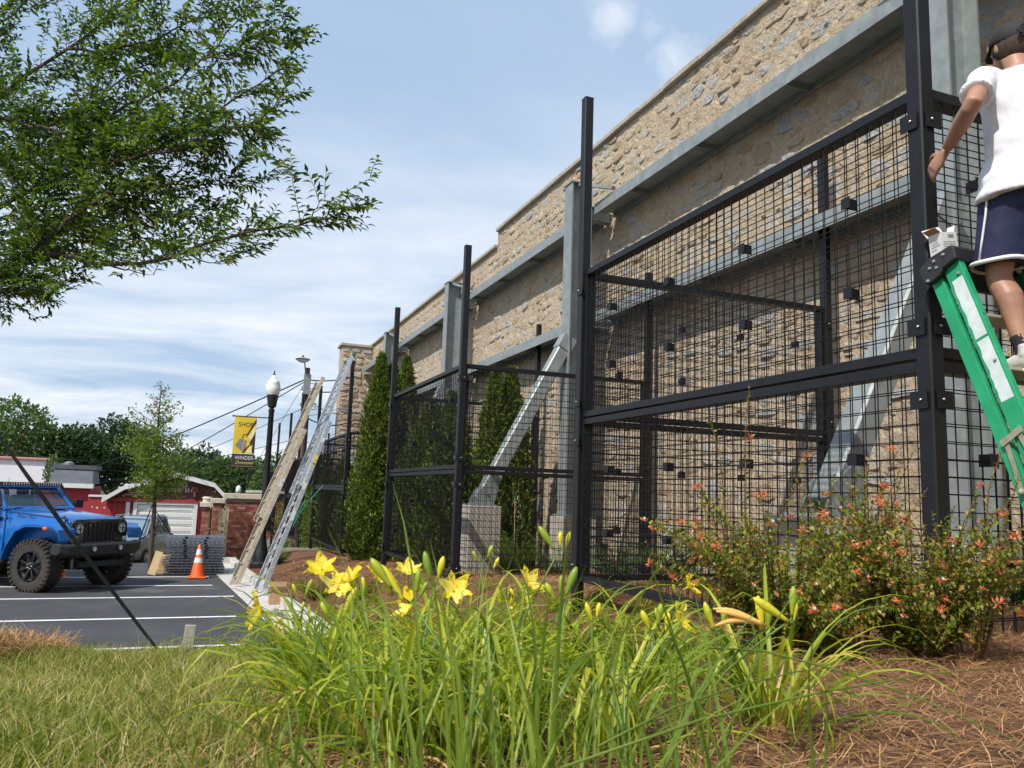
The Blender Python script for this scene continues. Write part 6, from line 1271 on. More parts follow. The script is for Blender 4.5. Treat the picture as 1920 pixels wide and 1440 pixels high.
for base, dd, L in twigs:
    c = unit(rdir(1)[0]); p1 = base+dd*L*.5+c*L*.06; p2 = base+dd*L+c*L*.02-np.array([0, 0, L*.03])
    TV.tube([tuple(base), tuple(p1), tuple(p2)], [.0028, .0018, .0008], 3, False)
    nlf = max(3, int(L/.019)); ax = unit(dd*.4+rdir(1)[0]); up0 = np.array([0, 0, 1.])
    sd = unit(np.cross(dd, up0)+rdir(1)[0]*.35)
    for k in range(nlf+1):
        f = .12+.88*k/nlf; b0 = base+(p1-base)*min(1, f*2) if f < .5 else p1+(p2-p1)*(f*2-1)
        s = 1 if k % 2 else -1; d = unit(dd*.75+sd*s*.9+rng.normal(0, .22, 3)-np.array([0, 0, .18])) if k < nlf else dd
        LP_.append(b0); LD.append(d); LU.append(unit(up0+rng.normal(0, .35, 3))); LL.append(rng.uniform(.037, .060)*(1.12-.3*abs(f-.4)))
tag(TV.build('twigs', M['bark'], tree, fix=False), kind='stuff')
LP_, LD, LU, LL = map(np.array, (LP_, LD, LU, LL)); print('tree leaves', len(LP_))
# the 260 leaves nearest the camera and in view are single parts, the rest is joined foliage
dist = np.array([ (lambda q: q[2] if (0 < q[0] < 1920 and 0 < q[1] < 700) else 99)(pxof(p)) for p in LP_]); near_i = np.argsort(dist/LL*.05)[:260]; msk = np.ones(len(LP_), bool); msk[near_i] = False
V, F = leafmesh(LP_[msk], LD[msk], LU[msk], LL[msk], LL[msk]*.42); tag(npmesh('foliage', V, F, M['treeleaf'], tree), kind='stuff')
def leafdata(nm, mm, ratio, curl=.15, fold=.25):
    V, F = leafmesh(np.zeros((1, 3)), np.array([[0, 1., 0]]), np.array([[0, 0, 1.]]), np.array([1.]), np.array([ratio]), fold, curl); me = bpy.data.meshes.new(nm); me.from_pydata(V.tolist(), [], F.tolist()); me.materials.append(mm); me.update(); return me
def place_leaf(me, par, P, D, U, L, nm='leaf'):
    D = Vector(D).normalized(); S = D.cross(Vector(U)).normalized(); U2 = S.cross(D); o = bpy.data.objects.new(nm, me); COL.objects.link(o); o.parent = par
    o.matrix_local = Matrix(((S.x*L, D.x*L, U2.x*L, P[0]), (S.y*L, D.y*L, U2.y*L, P[1]), (S.z*L, D.z*L, U2.z*L, P[2]), (0, 0, 0, 1))); return o
lm = leafdata('leaf', M['treeleaf_o'], .42); ro = np.array(rootloc(tree))
for i in near_i: place_leaf(lm, tree, LP_[i]-ro, LD[i], LU[i], LL[i])
# ---------------------------------------------------------------- young staked tree
yb_ = on(283, 1045, 1, 22.6); yt = on(300, 716, 1, 22.6); yg = hz(yb_.x, 22.6)
t = thing('young_tree', 'slender young tree with yellow-green crown, staked with guy wires before the shop', 'tree', (yb_.x, 22.6, yg))
def yp(x, y, dy=0): return np.array(on(x, y, 1, 22.6+dy))
b = MB(); b.tube([(yb_.x, 22.6, yg-.1), tuple(yp(289, 960)), tuple(yp(292, 880)), tuple(yp(296, 800)), tuple(yp(303, 716))], [.06, .052, .042, .026, .006], 8); b.build('trunk', M['bark'], t)
LPy, LDy, Ly = [], [], []; bb = MB(); 
for k in range(92):
    f = rng.uniform(0, 1)**1.15; yy_ = 938-f*215; x0 = np.interp(yy_, [716, 800, 880, 960], [303, 296, 292, 289]); w_px = np.interp(yy_, [716, 760, 800, 850, 890, 938], [8, 26, 48, 60, 66, 46])
    p0 = yp(x0, yy_); a = rng.uniform(0, 2*PI); L = w_px*22/1490*rng.uniform(.6, 1.15); d = unit(np.array([math.cos(a), math.sin(a)*.9, rng.uniform(.15, .75)])); p1 = p0+d*L; bb.tube([tuple(p0), tuple(p0+d*L*.5-np.array([0, 0, .02])), tuple(p1)], [.010, .007, .003], 4, False)
    dens = np.interp(yy_, [716, 800, 850, 900], [.16, .28, .75, 1.0]); m_ = int(L*150*dens)+3; u = rng.uniform(.15, 1.05, m_)
    Pk = p0+(p1-p0)*u[:, None]+rng.normal(0, .085*(.5+dens*.6), (m_, 3)); LPy.append(Pk); LDy.append(unit(d+rng.normal(0, .9, (m_, 3)))); Ly.append(rng.uniform(.05, .10, m_))
bb.build('limbs', M['bark'], t, fix=False)['kind'] = 'stuff'
LPy = np.concatenate(LPy); LDy = np.concatenate(LDy); Ly = np.concatenate(Ly); V, F = quadleaf(LPy, LDy, rdir(len(LPy)), Ly, Ly*.5); tag(npmesh('foliage', V, F, M['yleaf'], t), kind='stuff')
for (x, y, dy) in ((332, 1018, .3), (247, 1045, -.6), (252, 1040, .5)):
    e = on(x, y, 1, 22.6+dy); b = MB(); b.tube([tuple(yp(285, 948)), tuple(e), tuple(e-(Vector(yp(285, 948))-e)*.3)], .012, 4); b.build('guy_wire', M['cablemat'], t)
# ---------------------------------------------------------------- arborvitae
def arbor(x, y, top, r, n, lab, peaks=((0, 0, 1.),), dens=1.):
    g = hz(x, y); t = thing('evergreen_shrub', lab, 'evergreen', (x, y, g), group='cone-shaped evergreens by the wall'); H = top-g
    b = MB(); b.tube([(x, y, g-.1), (x, y, g+H*.8)], [.05, .015], 7); b.build('trunk', M['bark'], t)
    Ps, Ds = [], []
    for (ox, oy, hf_) in peaks:
        m_ = n//len(peaks); f = rng.uniform(0, 1, m_)**1.15; a = rng.uniform(0, 2*PI, m_); hh = H*hf_
        env = np.interp(f, [0, .06, .25, .5, .75, .92, 1.], [.62, .86, 1., .82, .50, .20, .02]); lump = 1+.18*np.sin(a*3+f*9+ox*9)+.10*np.sin(a*7-f*31)+.09*np.sin(a*5+f*57)+.08*np.sin(a*11+f*95); rad = r*(.62 if len(peaks) > 1 else 1)*env*lump*rng.uniform(.38, 1.12, m_)**.45
        cl = rng.normal(0, .018, (m_, 3)); P = np.stack([x+ox*r*(1-.3*f)+rad*np.cos(a), y+oy*r+rad*np.sin(a), g+.03+f*hh], 1)+cl
        out_ = np.stack([np.cos(a), np.sin(a), np.full(m_, .0)], 1); Ps.append(P); Ds.append(unit(out_*.55+np.array([0, 0, .9])+rng.normal(0, .42, (m_, 3))))
    P = np.concatenate(Ps); D = np.concatenate(Ds); n_ = len(P)
    V, F = quadleaf(P, D, rdir(n_), rng.uniform(.06, .13, n_), rng.uniform(.024, .05, n_)); tag(npmesh('foliage', V, F, M['thuja'], t), kind='stuff')
arbor(3.98, 18.4, on(712, 668, 1, 18.4).z, .80, 42000, 'tall bright green cone evergreen with two tips, in the gap between cages', ((-.28, 0, 1.), (.30, .25, .965)))
arbor(4.95, 20.6, on(768, 672, 1, 20.6).z, .62, 14000, 'tall evergreen whose tip shows just right of the left cage post')
arbor(5.7, 18.7, 2.4, .85, 16000, 'broad evergreen against the wall beyond the second cage')
arbor(4.75, 17.2, 2.0, .8, 20000, 'evergreen hidden in the shade behind the second cage front')
arbor(5.5, 14.6, on(905, 690, 1, 14.6).z, .72, 24000, 'dark evergreen inside the second cage, left of the slanting brace top', ((-.35, 0, .98), (.35, .1, 1.)))
arbor(4.5, 14.9, on(850, 790, 1, 14.9).z, .66, 14000, 'lower dark evergreen in the second cage behind its front mesh')
arbor(4.6, 22.4, 1.15, .8, 12000, 'evergreen filling the near end of the third cage')
arbor(5.3, 24.0, 1.3, .8, 12000, 'evergreen in the third cage behind its front mesh')
arbor(4.4, 26.2, 1.0, .8, 9000, 'evergreen at the far corner of the third cage')
arbor(4.4, 29.5, .7, .9, 8000, 'evergreen beyond the third cage near the brick wall')
# ---------------------------------------------------------------- shrubs with stems: generic builder
def bush(name, lab, cat, x, y, h, r, nst, leafL, mm, spacing, tipmm=None, flowers=0, arch=.5, ratio=.55, single=0, mmo=None, stemr=.0035, white=0, squash=1., group=None, seed=1, fill=1.0, hmul=None):
    rs = np.random.default_rng(seed); g = hz(x, y); t = thing(name, lab, cat, (x, y, g), group=group); P_, D_, U_, L_ = [], [], [], []; tips = []
    sb_ = MB()
    for k in range(nst):
        a = rs.uniform(0, 2*PI); rr = rs.uniform(0, 1)**.6; lean = rr*arch; hh = h*rs.uniform(.45, 1.0)*(1-.35*rr); 
        if hmul: hh *= hmul(a, rr)
        d = np.array([math.cos(a)*r*(.35+rr*.75), math.sin(a)*r*squash*(.35+rr*.75), hh]); p0 = np.array([x+math.cos(a)*r*.15, y+math.sin(a)*r*.15, g-.02]); p1 = p0+d*np.array([.35, .35, .55]); p2 = p0+d*np.array([1, 1, 1.])
        pts = [p0, p0+(p1-p0)*.5+rs.normal(0, .012, 3), p1, p1+(p2-p1)*.5+np.array([0, 0, .03*h])+rs.normal(0, .012, 3), p2]; main_ = k < 26
        if main_: b = MB(); b.tube([tuple(q) for q in pts], [stemr*1.3, stemr*1.1, stemr, stemr*.7, stemr*.4], 5, False); b.build('stem', M['abstem'] if 'abelia' in mm.name else M['stem'], t, fix=False)
        else: sb_.tube([tuple(q) for q in pts], [stemr, stemr*.9, stemr*.7, stemr*.5, stemr*.3], 3, False)
        Q, ln = resample(pts, 14); m_ = int(ln/spacing)
        for j in range(m_):
            u = (.16+.84*j/m_)*13; i = min(int(u), 12); b0 = Q[i]+(Q[i+1]-Q[i])*(u-i); dd = unit(Q[i+1]-Q[i]); ph = (j % 2)*PI/2+rs.uniform(-.4, .4); s1 = unit(np.cross(dd, np.array([math.cos(ph+k), math.sin(ph+k), .1]))); sc = (1.05-.45*(j/m_))
            for s in (-1, 1): P_.append(b0); D_.append(unit(s1*s+dd*.55+rs.normal(0, .2, 3))); U_.append(unit(np.array([0, 0, 1])+rs.normal(0, .35, 3))); L_.append(leafL*sc*rs.uniform(.75, 1.2))
            if fill > 1 and rs.uniform() < fill-1:
                q = rs.normal(0, .02, 3); P_.append(b0+q); D_.append(unit(rs.normal(0, 1, 3))); U_.append(unit(np.array([0, 0, 1])+rs.normal(0, .5, 3))); L_.append(leafL*rs.uniform(.7, 1.1))
        tips.append((Q[-1], dd)); 
        if flowers: tips.append((Q[10]+rs.normal(0, .02, 3), dd))
    if sb_.v: tag(sb_.build('stems', M['abstem'] if 'abelia' in mm.name else M['stem'], t, fix=False), kind='stuff')
    P_, D_, U_, L_ = map(np.array, (P_, D_, U_, L_)); msk = np.ones(len(P_), bool)
    if single:
        dd = np.array([pxof(p)[2] if (0 < pxof(p)[0] < 1920 and 0 < pxof(p)[1] < 1440) else 99 for p in P_]); ni = np.argsort(dd/L_*.02)[:single]; msk[ni] = False; lm_ = leafdata('leaf', mmo, ratio, .1, .15); ro_ = np.array(rootloc(t))
        for i in ni: place_leaf(lm_, t, P_[i]-ro_, D_[i], U_[i], L_[i])
    V, F = leafmesh(P_[msk], D_[msk], U_[msk], L_[msk], L_[msk]*ratio, .15, .1); tag(npmesh('foliage', V, F, mm, t), kind='stuff')
    if flowers:
        fm = []
        for v in range(4):
            n_ = 20; d = rdir(n_, -.2, 1.); c = rng.normal(0, .004, (n_, 3)); V, F = quadleaf(c, d, rdir(n_), rng.uniform(.015, .026, n_), .0060); me = bpy.data.meshes.new('flower_cluster'); me.from_pydata(V.tolist(), [], F.tolist()); me.materials.append(M['calyx']); fm.append(me)
        wm_ = MB(); 
        for q in range(5): a = q*2*PI/5; wm_.add([(0, 0, 0), (.004*math.cos(a-.5), .004*math.sin(a-.5), .004), (.010*math.cos(a), .010*math.sin(a), .005), (.004*math.cos(a+.5), .004*math.sin(a+.5), .004)], [(0, 1, 2, 3)])
        wme = bpy.data.meshes.new('white_flower'); wme.from_pydata(wm_.v, [], wm_.f); wme.materials.append(M['whiteflower']); ro_ = np.array(rootloc(t)); idx = rs.permutation(len(tips))[:flowers]
        for c, i in enumerate(idx):
            p = tips[i][0]+rs.normal(0, .012, 3)-ro_; o = link('flower_cluster', fm[c % 4], t, tuple(p), (rs.uniform(-.5, .5), rs.uniform(-.5, .5), rs.uniform(0, 6))); s_ = rs.uniform(.8, 1.5); o.scale = (s_, s_, s_)
            if c < white: o2 = link('white_flower', wme, t, tuple(p+np.array([-.006, -.012, .012])), (R(60), 0, rs.uniform(-1, 1)))
    return t
bush('abelia_shrub', 'large red-tinged flowering shrub before the nearest cage, left of two', 'shrub', 2.56, 2.98, .90, .54, 120, .036, M['abelia'], .021, flowers=80, arch=1, single=200, mmo=M['abelia_o'], white=6, seed=3, fill=1.5, ratio=.6)
bush('abelia_shrub', 'upright green-tipped flowering shrub at the right, beside the cage post foot', 'shrub', 3.04, 2.72, .90, .42, 95, .034, M['abelia'], .021, flowers=55, arch=1, single=160, mmo=M['abelia_o'], white=6, seed=5, fill=1.5, ratio=.6)
# the long leading shoots
bush('abelia_shoot', 'tall lone arching shoots rising out of the left flowering shrub', 'shoots', 2.34, 3.06, 1.18, .24, 8, .036, M['abelia'], .028, flowers=3, arch=.3, hmul=lambda a, rr: 1.25, single=60, mmo=M['abelia_o'], seed=13)
bush('abelia_shoot', 'tall thin shoots rising between the two flowering shrubs', 'shoots', 2.78, 2.84, 1.05, .25, 8, .034, M['abelia'], .028, flowers=3, arch=.3, hmul=lambda a, rr: 1.25, single=50, mmo=M['abelia_o'], seed=14)
bush('abelia_shoot', 'upright shoots in front of the post foot at the far right', 'shoots', 3.12, 2.56, .98, .28, 12, .034, M['abelia'], .026, flowers=4, arch=.3, hmul=lambda a, rr: 1.2, single=50, mmo=M['abelia_o'], seed=15)
def cbsh(lab, px, py, Y, h, r, n, mm, leaf=.04, sp=.03, nm='holly_bush', cat='bush', seed=1, ratio=.5, fl=0, grp='small bushes around the cages'):
    p = on(px, py, 1, Y); bush(nm, lab, cat, p.x, Y, h, r, n, leaf, mm, sp, seed=seed, ratio=ratio, arch=.9, stemr=.004, group=grp, fill=1.5, flowers=fl)
cbsh('dark holly bush inside the nearest cage, against the wall at left', 1165, 1060, 9.0, .75, .42, 60, M['holly'], seed=21)
cbsh('dark holly bush inside the nearest cage, second from the left', 1262, 1060, 8.4, .72, .42, 60, M['holly'], seed=22)
cbsh('dark holly bush left of the near concrete block', 1385, 1060, 7.6, .80, .38, 60, M['holly'], seed=23)
cbsh('drooping dark green bush behind the green ladder foot', 1912, 1010, 4.6, .72, .25, 40, M['holly'], leaf=.06, seed=24, ratio=.25)
cbsh('feathery light green shrub beside the middle concrete block', 965, 1085, 12.2, .92, .42, 70, M['yleaf'], leaf=.06, seed=25, ratio=.22, nm='feathery_shrub')
cbsh('light shrub right of the middle concrete block, behind the near post', 1045, 1085, 12.0, .55, .35, 40, M['yleaf'], leaf=.05, seed=26, ratio=.25, nm='feathery_shrub')
cbsh('low flowering shrub right of the aluminium ladder', 598, 1068, 14.2, .52, .42, 70, M['abelia'], leaf=.035, sp=.03, seed=27, fl=14, nm='abelia_shrub', grp='low shrubs on the straw bank')
cbsh('low flowering shrub in front of the cone-shaped evergreen', 672, 1080, 13.2, .50, .42, 70, M['abelia'], leaf=.035, sp=.03, seed=28, fl=14, nm='abelia_shrub', grp='low shrubs on the straw bank')
cbsh('bright green low clump beside the kerb', 545, 1088, 13.4, .22, .42, 50, M['yleaf'], leaf=.06, seed=29, ratio=.2, nm='low_clump', grp='low shrubs on the straw bank')
cbsh('bright green bush before the low brick wall', 455, 1048, 22.8, .42, .42, 40, M['yleaf'], leaf=.06, seed=30, nm='low_bush')
cbsh('small green bush at the foot of the brick piers', 424, 1052, 22.6, .36, .28, 30, M['holly'], leaf=.06, seed=31, nm='low_bush')
cbsh('green bush between the lamp base and the tan ladder', 520, 1048, 20.4, .5, .3, 40, M['yleaf'], leaf=.05, seed=32, nm='low_bush')
# thin bamboo canes with green ties
for (px, py, ty_, Y, lab) in ((963, 1085, 922, 12.6, 'thin plant cane with a green tie beside the middle concrete block'), (1050, 1085, 930, 12.3, 'thin leaning plant cane just left of the near black post')):
    p = on(px, py, 1, Y); q = on(px+(3 if px < 1000 else -6), ty_, 1, Y); t = thing('plant_cane', lab, 'cane', (p.x, Y, hz(p.x, Y)))
    b = MB(); b.tube([(p.x, Y, hz(p.x, Y)-.05), tuple(q)], .006, 6); b.build('cane', M['lumber'], t); b = MB(); b.box(tuple(q-Vector((0, 0, .08))), (.03, .03, .05)); b.build('tie', M['rope'], t)
# ---------------------------------------------------------------- daylilies
def blade_mesh(L, w, droop, twist, seed, n=9, kink=0.):
    r = random.Random(seed); vs = []; p = Vector((0, 0, 0)); ang = R(84)
    for k in range(n+1):
        u = k/n; d = Vector((math.cos(ang), 0, math.sin(ang))); ww = w*(.75+.5*u if u < .3 else .9*(1-((u-.3)/.7)**2.2)+.0); ww = max(ww, w*.04); tw = twist*u; s = Vector((0, math.cos(tw), math.sin(tw)*.7)); up = d.cross(s)
        vs += [tuple(p-s*ww/2+up*ww*.22), tuple(p), tuple(p+s*ww/2+up*ww*.22)]
        p = p+d*(L/n); ang -= droop/n*(.35+1.6*u*u*1.6)
        if kink and k == int(n*.55): ang -= kink
    fs = []
    for k in range(n):
        a = 3*k; fs += [(a, a+1, a+4, a+3), (a+1, a+2, a+5, a+4)]
    return vs, fs
def mk(name, vf, m_, smooth=True):
    me = bpy.data.meshes.new(name); me.from_pydata(vf[0], [], vf[1]); me.materials.append(m_)
    if smooth: me.polygons.foreach_set('use_smooth', [True]*len(me.polygons))
    me.update(); return me
POOL = [mk('leaf_blade', blade_mesh(random.uniform(.42, .66), random.uniform(.010, .017), R(random.uniform(95, 185)), random.uniform(-.9, .9), i, kink=(R(50) if i % 6 == 0 else 0)), M['lily']) for i in range(26)]
M['deadleaf'] = mat('dry_leaf', rough=.8, trans=.2, ramp=[(.3, (.42, .20, .06)), (.7, (.62, .45, .20))], scale=20); DEAD = [mk('dry_leaf_blade', blade_mesh(.4, .012, R(150), 1.5, 90+i), M['deadleaf']) for i in range(2)]
clumps = []
def clump(x, y, n, s, lab, spread=R(46), par=None):
    n = int(n*2.0)
    g = hz(x, y); t = thing('daylily_plant', lab, 'daylily', (x, y, g), group='clumps of yellow daylilies')
    for k in range(n):
        a = random.uniform(0, 2*PI); tl = abs(random.gauss(0, .55))*spread; o = link('leaf_blade' if k % 19 else 'dry_leaf_blade', random.choice(POOL) if k % 19 else random.choice(DEAD), t, (math.cos(a)*random.uniform(0, .09)*s, math.sin(a)*random.uniform(0, .09)*s, -.02))
        o.rotation_euler = (random.uniform(-.25, .25), tl, a); q = s*random.uniform(.7, 1.15); o.scale = (q, q*random.uniform(.8, 1.15), q)
    clumps.append(t); return t
cl_spec = [  # pixel of the base in the photo, ground depth, size
 (600, 1330, .95, 46, 'daylily clump with arching leaves over the lawn edge, leftmost'), (560, 1245, .9, 38, 'daylily clump at the left edge of the bed by the asphalt corner'),
 (720, 1420, 1.0, 50, 'near daylily clump at the bottom, left of the middle'), (700, 1265, .95, 46, 'daylily clump below the leftmost open yellow flowers'),
 (830, 1330, 1.0, 50, 'daylily clump with the tall dark stalks in the middle left'), (900, 1250, .95, 46, 'daylily clump behind the tall blurred blades'),
 (960, 1400, 1.0, 46, 'near daylily clump at the bottom middle'), (1040, 1290, 1.0, 50, 'daylily clump left of the big black post foot'),
 (1120, 1230, .9, 44, 'daylily clump directly before the big black post foot'), (1130, 1410, .95, 40, 'near daylily clump at the bottom right of the middle'),
 (1440, 1375, 1.0, 42, 'separate daylily clump on the straw before the flowering shrub'), (1265, 1225, .8, 40, 'small daylily clump just left of the flowering shrub'),
 (1210, 1300, .85, 36, 'daylily clump between the bed middle and the flowering shrub'), (780, 1195, .8, 36, 'farther daylily clump behind the open yellow flowers'),
 (1000, 1180, .8, 36, 'farther daylily clump before the second cage'), (640, 1195, .75, 30, 'farther daylily clump beside the white kerb'),
 (650, 1390, .95, 36, 'daylily clump spilling over the straw at the lower left of the bed'), (860, 1430, 1.0, 36, 'daylily clump at the very bottom between the two nearest tufts'), (930, 1200, .8, 34, 'farther daylily clump in line with the concrete block'), (1370, 1230, .7, 26, 'small daylily clump under the wilted flower')]
for (px, py, s, n, lab) in cl_spec:
    # base lies on the ground where the line of sight meets it
    d = ray(px, py); k = .5
    for _ in range(60):
        P = d/1490*k*1.0
        if P[2] <= height(P[0], P[1]): break
        k *= 1.03
    clump(P[0], P[1], n, s*.92, lab)
for (px, py, s_, n_, lab) in ((1000, 1118, .62, 24, 'small far lily clump left of the big black post foot'), (905, 1112, .6, 24, 'small far lily clump before the concrete block'), (950, 1135, .66, 24, 'small far lily clump behind the right-hand yellow flower'), (1120, 1150, .66, 24, 'small lily clump right against the big black post foot'), (1040, 1150, .7, 24, 'small lily clump just left of the big black post foot'), (850, 1130, .62, 22, 'small far lily clump behind the middle buds'), (735, 1125, .6, 20, 'small far lily clump below the cone-shaped evergreen'), (1200, 1165, .6, 22, 'small lily clump beside the plastic bag')):
    d = ray(px, py); k = .5
    for _ in range(120):
        P = d/1490*k
        if P[2] <= height(P[0], P[1]): break
        k *= 1.03
    clump(P[0], P[1], n_, s_, lab)
print('clumps', [tuple(round(c, 2) for c in t.location) for t in clumps])
# flowers
def petal_mesh(L, w, seed, flare=1.1, ruf=.012):
    r = random.Random(seed); vs = []; nu, nv = 7, 4; ph = r.uniform(0, 6)
    for i in range(nu+1):
        u = i/nu; ww = w*(math.sin(PI*min(1, .12+u*.88))**.7)*(1 if u < .85 else (1-(u-.85)*3.2)); a = u*flare; x = L*(math.sin(a)/flare if flare else 0)*1.0; z = L*u*.92-L*.32*u*u*flare*.5
        for j in range(nv+1): v = j/nv*2-1; vs.append((x+ruf*math.sin(v*5+u*9+ph)*u-.12*w*v*v, v*ww/2, z+ruf*.7*math.cos(v*7+ph+u*5)*abs(v)*u))
    fs = [(i*(nv+1)+j, i*(nv+1)+j+1, (i+1)*(nv+1)+j+1, (i+1)*(nv+1)+j) for i in range(nu) for j in range(nv)]; return vs, fs
PET = [mk('petal', petal_mesh(.088, .062, i, .85, .016), M['petal']) for i in range(4)]; SEP = [mk('petal', petal_mesh(.086, .036, 10+i, 1.05), M['petal']) for i in range(3)]
def budmesh(L, r):
    b = MB(); b.lathe([(r*.35, 0), (r*.42, L*.12), (r*.8, L*.4), (r, L*.65), (r*.75, L*.86), (r*.25, L)], n=8); return mk('bud', (b.v, b.f), M['bud'])
BUDS = [budmesh(.078, .0105), budmesh(.055, .0085), budmesh(.036, .0065), budmesh(.095, .0115)]
M['tube'] = M['bud']
def orient(z, spin=0):
    q = Vector(z).normalized().to_track_quat('Z', 'Y'); return (q.to_matrix() @ Matrix.Rotation(spin, 3, 'Z')).to_euler()
def flower(par, P, dirv, s=1., open_=1., seed=0):
    s = s*.70
    off = Vector(P)-rootloc(par); e = bpy.data.objects.new('flower', None); COL.objects.link(e); e.parent = par; e.location = off; e.rotation_euler = orient(dirv, random.uniform(0, 2)); e.scale = (s, s, s)
    for k in range(3):
        for pool, a0, tilt in ((PET, 0, 0), (SEP, PI/3, .10)):
            o = link('petal', random.choice(pool), e, (0, 0, .012), (0, (.18+tilt)*open_, a0+k*2*PI/3))
    b = MB(); b.tube([(0, 0, -.030), (0, 0, -.005), (0, 0, .02)], [.0035, .0045, .009], 6); b.build('flower_tube', M['bud'], e, True, world=False)
    for k in range(5):
        a = k*2*PI/5; b = MB(); p1 = (math.cos(a)*.010, math.sin(a)*.010, .05); p2 = (math.cos(a)*.016+.006, math.sin(a)*.016, .075); b.tube([(0, 0, .01), p1, p2], .0008, 3); b.sphere(p2, (.0016, .0016, .003), 5, 4); b.build('stamen', M['petal_dry'], e, world=False)
    return e
def nearest(P): return min(clumps, key=lambda t: (t.location.xy-Vector(P).xy).length)
def scape(tipP, items, lean=(0, 0)):
    """tipP = top of the stalk; items: list of (kind, offset, direction, scale)"""
    P = Vector(tipP); t = nearest(P); base = Vector((t.location.x*.6+P.x*.4+lean[0], t.location.y*.6+P.y*.4+lean[1], 0)); base.z = hz(base.x, base.y)-.02
    mid = base.lerp(P, .55)+Vector((random.uniform(-.02, .02), 0, .03)); b = MB(); b.tube([base, base.lerp(mid, .5), mid, mid.lerp(P, .5)+Vector((0, 0, .004)), P], [.0036, .0034, .003, .0026, .0022], 6); b.build('flower_stalk', M['stem'], t, True)
    for kind, off, dv, s in items:
        Q = P+Vector(off); 
        if Vector(off).length > .004: b = MB(); b.tube([P-Vector((0, 0, .003)), P.lerp(Q, .6)+Vector((0, 0, -.003)), Q], [.002, .0019, .0022], 5); b.build('flower_stalk', M['stem'], t, True)
        if kind == 'f': flower(t, Q+Vector(dv).normalized()*.03*s, dv, s)
        else:
            o = link('bud', BUDS[kind], t, tuple(Q-rootloc(t))); o.rotation_euler = orient(dv); o.scale = (s, s, s)
def at(px, py, d): return far(px, py, d)
rx = Vector((.93, -.36, 0))   # picture right in plan
def dirp(a, toward=.0):       # direction in the picture plane: angle from up, clockwise; toward = component to the viewer
    return rx*math.sin(R(a))+Vector((0, 0, 1))*math.cos(R(a))+Vector((-.1, -.9, 0))*toward
scape(at(605, 1108, 3.0), [('f', (.0, 0, .045), dirp(-15, .9), 1.05), (1, (.035, 0, .02), dirp(15), 1.1), (2, (.05, 0, .0), dirp(30), 1.1)])
scape(at(628, 1150, 2.9), [('f', (.0, 0, .05), dirp(5, .8), 1.15), (2, (-.03, 0, 0), dirp(-20), 1.)])
scape(at(545, 1160, 2.5), [('f', (-.05, 0, .015), dirp(-82, .35), 1.0), (2, (.03, 0, .02), dirp(15), .9)])
scape(at(572, 1125, 2.7), [(1, (.0, 0, .015), dirp(20), 1.05), (2, (-.03, 0, .02), dirp(-25), 1.)])
scape(at(668, 1125, 2.6), [('f', (-.008, 0, .03), dirp(-30, .5), .95), (0, (.012, 0, .01), dirp(-28), .8), (2, (.03, 0, .01), dirp(0), 1)])
scape(at(694, 1122, 2.8), [('f', (.012, 0, .03), dirp(25, .3), .95), (1, (-.02, 0, .02), dirp(-12), 1.)])
scape(at(642, 1165, 2.4), [(0, (.0, 0, .01), dirp(22), 1.25), (2, (-.04, 0, .01), dirp(-30), 1.5)])
scape(at(770, 1128, 1.75), [(3, (-.015, 0, .0), dirp(-36), 1.0), (0, (-.045, 0, .03), dirp(-38), 1.0), (1, (.012, 0, .02), dirp(4), .9), (2, (.02, 0, .01), dirp(25), 1.)], (.1, -.3))
scape(at(765, 1100, 2.7), [('f', (.0, 0, .02), dirp(-5, .6), .8), (1, (.02, 0, .02), dirp(20), .9)])
scape(at(812, 1100, 2.1), [(0, (-.008, 0, .015), dirp(-14), 1.0), (1, (.012, 0, .02), dirp(12), 1.1), (2, (-.02, 0, .0), dirp(-35), 1.3)], (0, -.3))
scape(at(842, 1145, 2.5), [('f', (.0, 0, .04), dirp(10, 1.4), .95)])
scape(at(795, 1150, 2.4), [('f', (-.01, 0, .005), dirp(-60, .5), .9), (2, (.02, 0, .02), dirp(10), 1.4)])
scape(at(975, 1120, 2.9), [('f', (.0, 0, .025), dirp(40, .5), 1.0), (1, (.035, 0, -.01), dirp(30), 1.), (2, (-.02, 0, 0), dirp(-30), 1.)])
scape(at(938, 1140, 2.6), [(2, (-.0, 0, .01), dirp(-10), 1.6), ('f', (.01, 0, .0), dirp(75, .2), .5)])
scape(at(1050, 1030, 2.4), [(0, (-.02, 0, .0), dirp(-35), 1.05), (1, (.02, 0, .005), dirp(12), .9), (2, (.0, 0, .01), dirp(0), 1.2)])
scape(at(905, 1052, 3.1), [(2, (-.02, 0, .0), dirp(-30), 1.2), (2, (.02, 0, .015), dirp(20), 1.4), (1, (.045, 0, -.03), dirp(25), .9)])
scape(at(1060, 1125, 2.1), [(0, (.0, 0, .01), dirp(20), 1.05), (2, (-.03, 0, .0), dirp(-30), 1.4), (1, (-.015, 0, .015), dirp(2), .9)])
scape(at(1275, 1118, 3.0), [('f', (.005, 0, .02), dirp(55, .3), .75), (2, (-.02, 0, .01), dirp(-15), 1.)])
scape(at(1248, 1170, 2.4), [('f', (.005, 0, .0), dirp(60, .5), .85), (1, (-.02, 0, .0), dirp(-15), .9), (2, (.0, 0, -.02), dirp(10), 1.5)])
scape(at(1225, 1180, 2.0), [(2, (-.01, 0, .0), dirp(-25), 1.4), (2, (.012, 0, .01), dirp(10), 1.5)])
scape(at(1478, 1165, 1.75), [(3, (-.0, 0, .0), dirp(-58), .95), (0, (.01, 0, .01), dirp(4), .85), (1, (.015, 0, .0), dirp(8), .8)], (.05, .1))
scape(at(1430, 1180, 1.8), [(0, (.0, 0, .0), dirp(-8), .95), (1, (.014, 0, .0), dirp(5), 1.)], (.05, .1))
